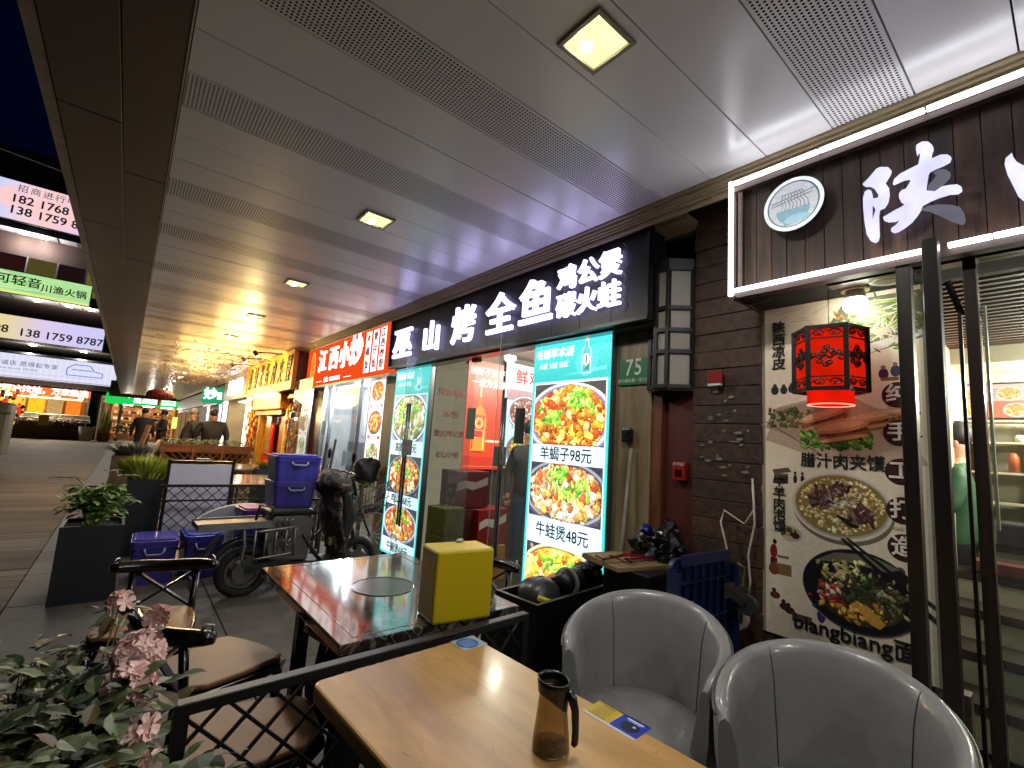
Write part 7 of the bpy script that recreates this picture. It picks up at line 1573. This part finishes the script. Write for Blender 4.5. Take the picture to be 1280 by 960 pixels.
# ---- far pots, grey kiosk
def pot(lab, x, y, r_, h_, m_): t = thing('plant_pot', lab, 'plant pot', (x, y, 0), group='pots before the far shops'); MB().lathe([(0, 0), (r_ * .75, 0), (r_, h_), (r_ * .9, h_), (r_ * .85, h_ * .9), (0, h_ * .88)], 20).build('pot', m_, t, smooth=False); return t
pot('square white pot beside the produce stall', -1.72, 36.2, .36, .8, mat('white_pot', '#a09c90', rough=.5)); t = pot('terracotta pot with a tall pale cactus plant', -.95, 36.4, .33, .5, mat('terracotta', '#7a4a30', rough=.7))
cb = MB(); rn = random.Random(5)
for i in range(14): x, y = rn.uniform(-.22, .22), rn.uniform(-.15, .15); cb.tube([(x, y, .4), (x * 1.2, y, .9), (x * 1.3 + rn.uniform(-.05, .05), y, rn.uniform(1.2, 2.0))], [.05, .055, .02], 6)
cb.build('cactus_stems', leafmat('cactus', '#8f9a52'), t)
b, st = bushleaves(200, 0, 0, .3, 1.2, .35, .3, .2, 12); t = thing('shop_shrub', 'dark bushy shrub between the cactus pot and the green shop door', 'shrub', (-.1, 36.8, 0)); b.build('leaves', M_leafs, t, kind='stuff'); st.build('stems', MATS['stem'], t)
t = thing('grey_kiosk', 'pale grey rounded cabinet cut by the left edge of the picture', 'cabinet', (-2.62, 16.6, 0))
MB().box((0, 0, .98), (.9, .7, 1.25)).build('body', mat('kiosk_grey', '#75797b', rough=.45, var=.15, scale=2), t, bevel=.06); MB().box((0, 0, 1.35), (.915, .715, .05)).build('green_band', mat('kiosk_green', '#2f6a52', rough=.4), t); MB().box((0, 0, .18), (.7, .5, .36)).build('base', MATS['kiosk_grey'], t)
lb_ = MB(); rn = random.Random(6)
t = thing('lit_ornament', 'tangled display of lit red, yellow and white ornaments left of the orange shop', 'ornament', (-5.2, 35.5, 0))
for i in range(120): lb_.blob((rn.uniform(-.9, .9), rn.uniform(-.2, .2), rn.uniform(.7, 2.6)), rn.uniform(.04, .12), seed=i, n=6, rings=4, mi=rn.randint(0, 3))
lb_.build('ornaments', [emit('orn_y', '#d8b83a', .35), mat('orn_w', '#b8b8a0'), mat('orn_g', '#3a5a2a'), emit('orn_r', '#c0321c', .3)], t, kind='stuff')
MB().cyl((0, .3, 0), (0, .3, 2.5), .1, n=8).build('stem', M_black, t)

# ---- people: one continuous skinned body each, with head, hair, hands and clothes
def person(lab, loc, deg, joints, cols, hair, scale=1.0, skin='#a8795c', padded=1.0):
    t = thing('person', lab, 'person', loc, R(deg)); t.scale = (scale,) * 3
    V_ = []; E_ = []; Rr = []
    def ch(names):
        for a, b_ in zip(names, names[1:]): E_.append((idx[a], idx[b_]))
    idx = {}
    for k_, (p, r_) in joints.items(): idx[k_] = len(V_); V_.append(p); Rr.append(r_)
    ch(['pelvis', 'waist', 'chest', 'neck', 'skull0', 'skull1']); 
    for s_ in 'LR': ch(['chest', 'sh' + s_, 'el' + s_, 'wr' + s_, 'pm' + s_]); ch(['pelvis', 'hip' + s_, 'kn' + s_, 'an' + s_, 'toe' + s_])
    me = bpy.data.meshes.new('body'); me.from_pydata(V_, E_, []); o = bpy.data.objects.new('body', me); C.objects.link(o); o.parent = t
    md = o.modifiers.new('skin', 'SKIN'); md.use_smooth_shade = True
    for i, r_ in enumerate(Rr): me.skin_vertices[0].data[i].radius = (r_, r_)
    me.skin_vertices[0].data[0].use_root = True
    s2 = o.modifiers.new('sub', 'SUBSURF'); s2.levels = 1; s2.render_levels = 1
    dg = bpy.context.evaluated_depsgraph_get(); dg.update(); m2 = bpy.data.meshes.new_from_object(o.evaluated_get(dg)); bpy.data.objects.remove(o); m2.name = 'body'
    mats_ = [mat('skin_' + skin[1:], skin, rough=.55), mat('cloth_' + cols[0][1:], cols[0], rough=.7, var=.2, bump=.5, bscale=12), mat('cloth_' + cols[1][1:], cols[1], rough=.8, var=.2), mat('shoe_dark', '#17130f', rough=.5)]
    m2.materials.clear(); [m2.materials.append(x) for x in mats_]
    nk = joints['neck'][0][2]; pv = joints['pelvis'][0][2]; an = joints['anL'][0][2]
    wr = [Vector(joints['wr' + s_][0]) for s_ in 'LR']; pm = [Vector(joints['pm' + s_][0]) for s_ in 'LR']
    for p in m2.polygons:
        c_ = p.center; hand = any((c_ - (a + (b_ - a) * .7)).length < (b_ - a).length * .95 for a, b_ in zip(wr, pm))
        p.material_index = 0 if (c_.z > nk + .0 and (c_ - Vector(joints['neck'][0])).length < .4) or hand else (1 if c_.z > pv - .03 else (3 if c_.z < an + .03 else 2)); p.use_smooth = True
    ob = bpy.data.objects.new('body', m2); C.objects.link(ob); ob.parent = t
    sk = Vector(joints['skull1'][0]); hr = MB(); hr.blob(sk + Vector((-.012, 0, .03)), (.098, .086, .105), seed=3, rough=.05, n=16, rings=10); hr.build('hair', mat('hair_' + hair[1:], hair, rough=.6), t, smooth=True)
    f = MB(); f.blob(sk + Vector((.10, 0, -.045)), (.016, .012, .020), seed=1, rough=0, n=8, rings=6)
    for y in (-1, 1): f.blob(sk + Vector((0, .088 * y, -.04)), (.018, .01, .028), seed=1, rough=0, n=8, rings=6)
    f.build('nose_and_ears', mats_[0], t, smooth=True)
    ey = MB(); [ey.blob(sk + Vector((.086, .032 * y, -.01)), (.010, .012, .007), n=8, rings=5, rough=0) for y in (-1, 1)]; ey.blob(sk + Vector((.088, 0, -.085)), (.008, .024, .005), n=8, rings=5, rough=0); ey.build('eyes_and_mouth', mat('eye_dark', '#1c1210'), t)
    for s_, a, b_ in zip('LR', wr, pm):
        fg = MB(); d = (b_ - a).normalized(); sd_ = d.cross(Vector((0, 0, 1)));
        if sd_.length < .1: sd_ = d.cross(Vector((1, 0, 0)))
        sd_.normalize()
        for k in range(4): p0 = b_ + sd_ * (.016 * (k - 1.5)); fg.tube([p0, p0 + d * .035, p0 + d * (.06 + .008 * (k in (1, 2))) + Vector((.012, 0, -.01))], [.009, .008, .006], 5)
        p0 = a + d * .03 + sd_ * .03; fg.tube([p0, p0 + d * .025 + sd_ * .018, p0 + d * .05 + sd_ * .02], [.010, .009, .007], 5); fg.build('fingers', mats_[0], t, smooth=True)
    return t
def standing(h=1.0, arm='down', lean=0.0, legs=.10, pad=1.0):
    J = {'pelvis': ((0, 0, .95), .135 * pad), 'waist': ((lean * .25, 0, 1.10), .155 * pad), 'chest': ((lean * .6, 0, 1.32), .155 * pad), 'neck': ((lean * .85, 0, 1.48), .062), 'skull0': ((lean + .01, 0, 1.57), .075), 'skull1': ((lean + .01, 0, 1.66), .092)}
    for s_, y in (('L', 1), ('R', -1)):
        J['sh' + s_] = ((lean * .7, .17 * y * pad, 1.40), .075 * pad)
        if arm == 'down': J['el' + s_] = ((lean * .5 - .02, .24 * y * pad, 1.14), .055 * pad); J['wr' + s_] = ((lean * .5 + .06, .25 * y * pad, .90), .036); J['pm' + s_] = ((lean * .5 + .08, .25 * y * pad, .83), .032)
        else: J['el' + s_] = ((lean * .5 + .06, .25 * y * pad, 1.15), .055 * pad); J['wr' + s_] = ((lean * .5 + .26, .14 * y, 1.13), .036); J['pm' + s_] = ((lean * .5 + .33, .11 * y, 1.14), .032)
        J['hip' + s_] = ((0, .09 * y, .88), .11); J['kn' + s_] = ((.03, legs * y, .49), .072); J['an' + s_] = ((-.02, legs * y * 1.1, .09), .045); J['toe' + s_] = ((.14, legs * y * 1.2, .045), .038)
    return J
person('person in a black padded coat standing at the left, turned towards the lit green shop', (.40, 18.6, 0), 75, standing(arm='down', pad=1.12), ('#0f0f12', '#17171a'), '#0e0b0a')
person('person in dark clothes facing the walkway, hands together, right of the black coat', (.93, 19.4, 0), 200, standing(arm='bent', legs=.12), ('#2a1d1a', '#121214'), '#100c0a')
person('stooping person with pale grey hair in a dark brown jacket behind the hedge', (1.18, 14.6, 0), 10, standing(arm='bent', lean=.14), ('#1f1a17', '#141414'), '#6d675e')
person('broad person in a black quilted jacket standing behind the trellis hedge', (1.62, 13.5, 0), 95, standing(arm='down', pad=1.38), ('#111214', '#16161a'), '#1a1512')
person('person in a green top behind the dark door posts of the noodle shop', (4.68, .60, .02), 100, standing(arm='bent'), ('#1f4a2c', '#1b1b1d'), '#0c0a0a', scale=.98)
person('person in a pale coat inside the white-framed shop past the golden one', (2.95, 13.9, 0), 160, standing(arm='bent'), ('#8a8272', '#2a2622'), '#15100d')
person('person in blue jeans and dark patterned jacket inside the fish shop', (3.55, 4.0, .02), 240, standing(arm='down'), ('#2c2a30', '#3a4f74'), '#120e0c', scale=.93)
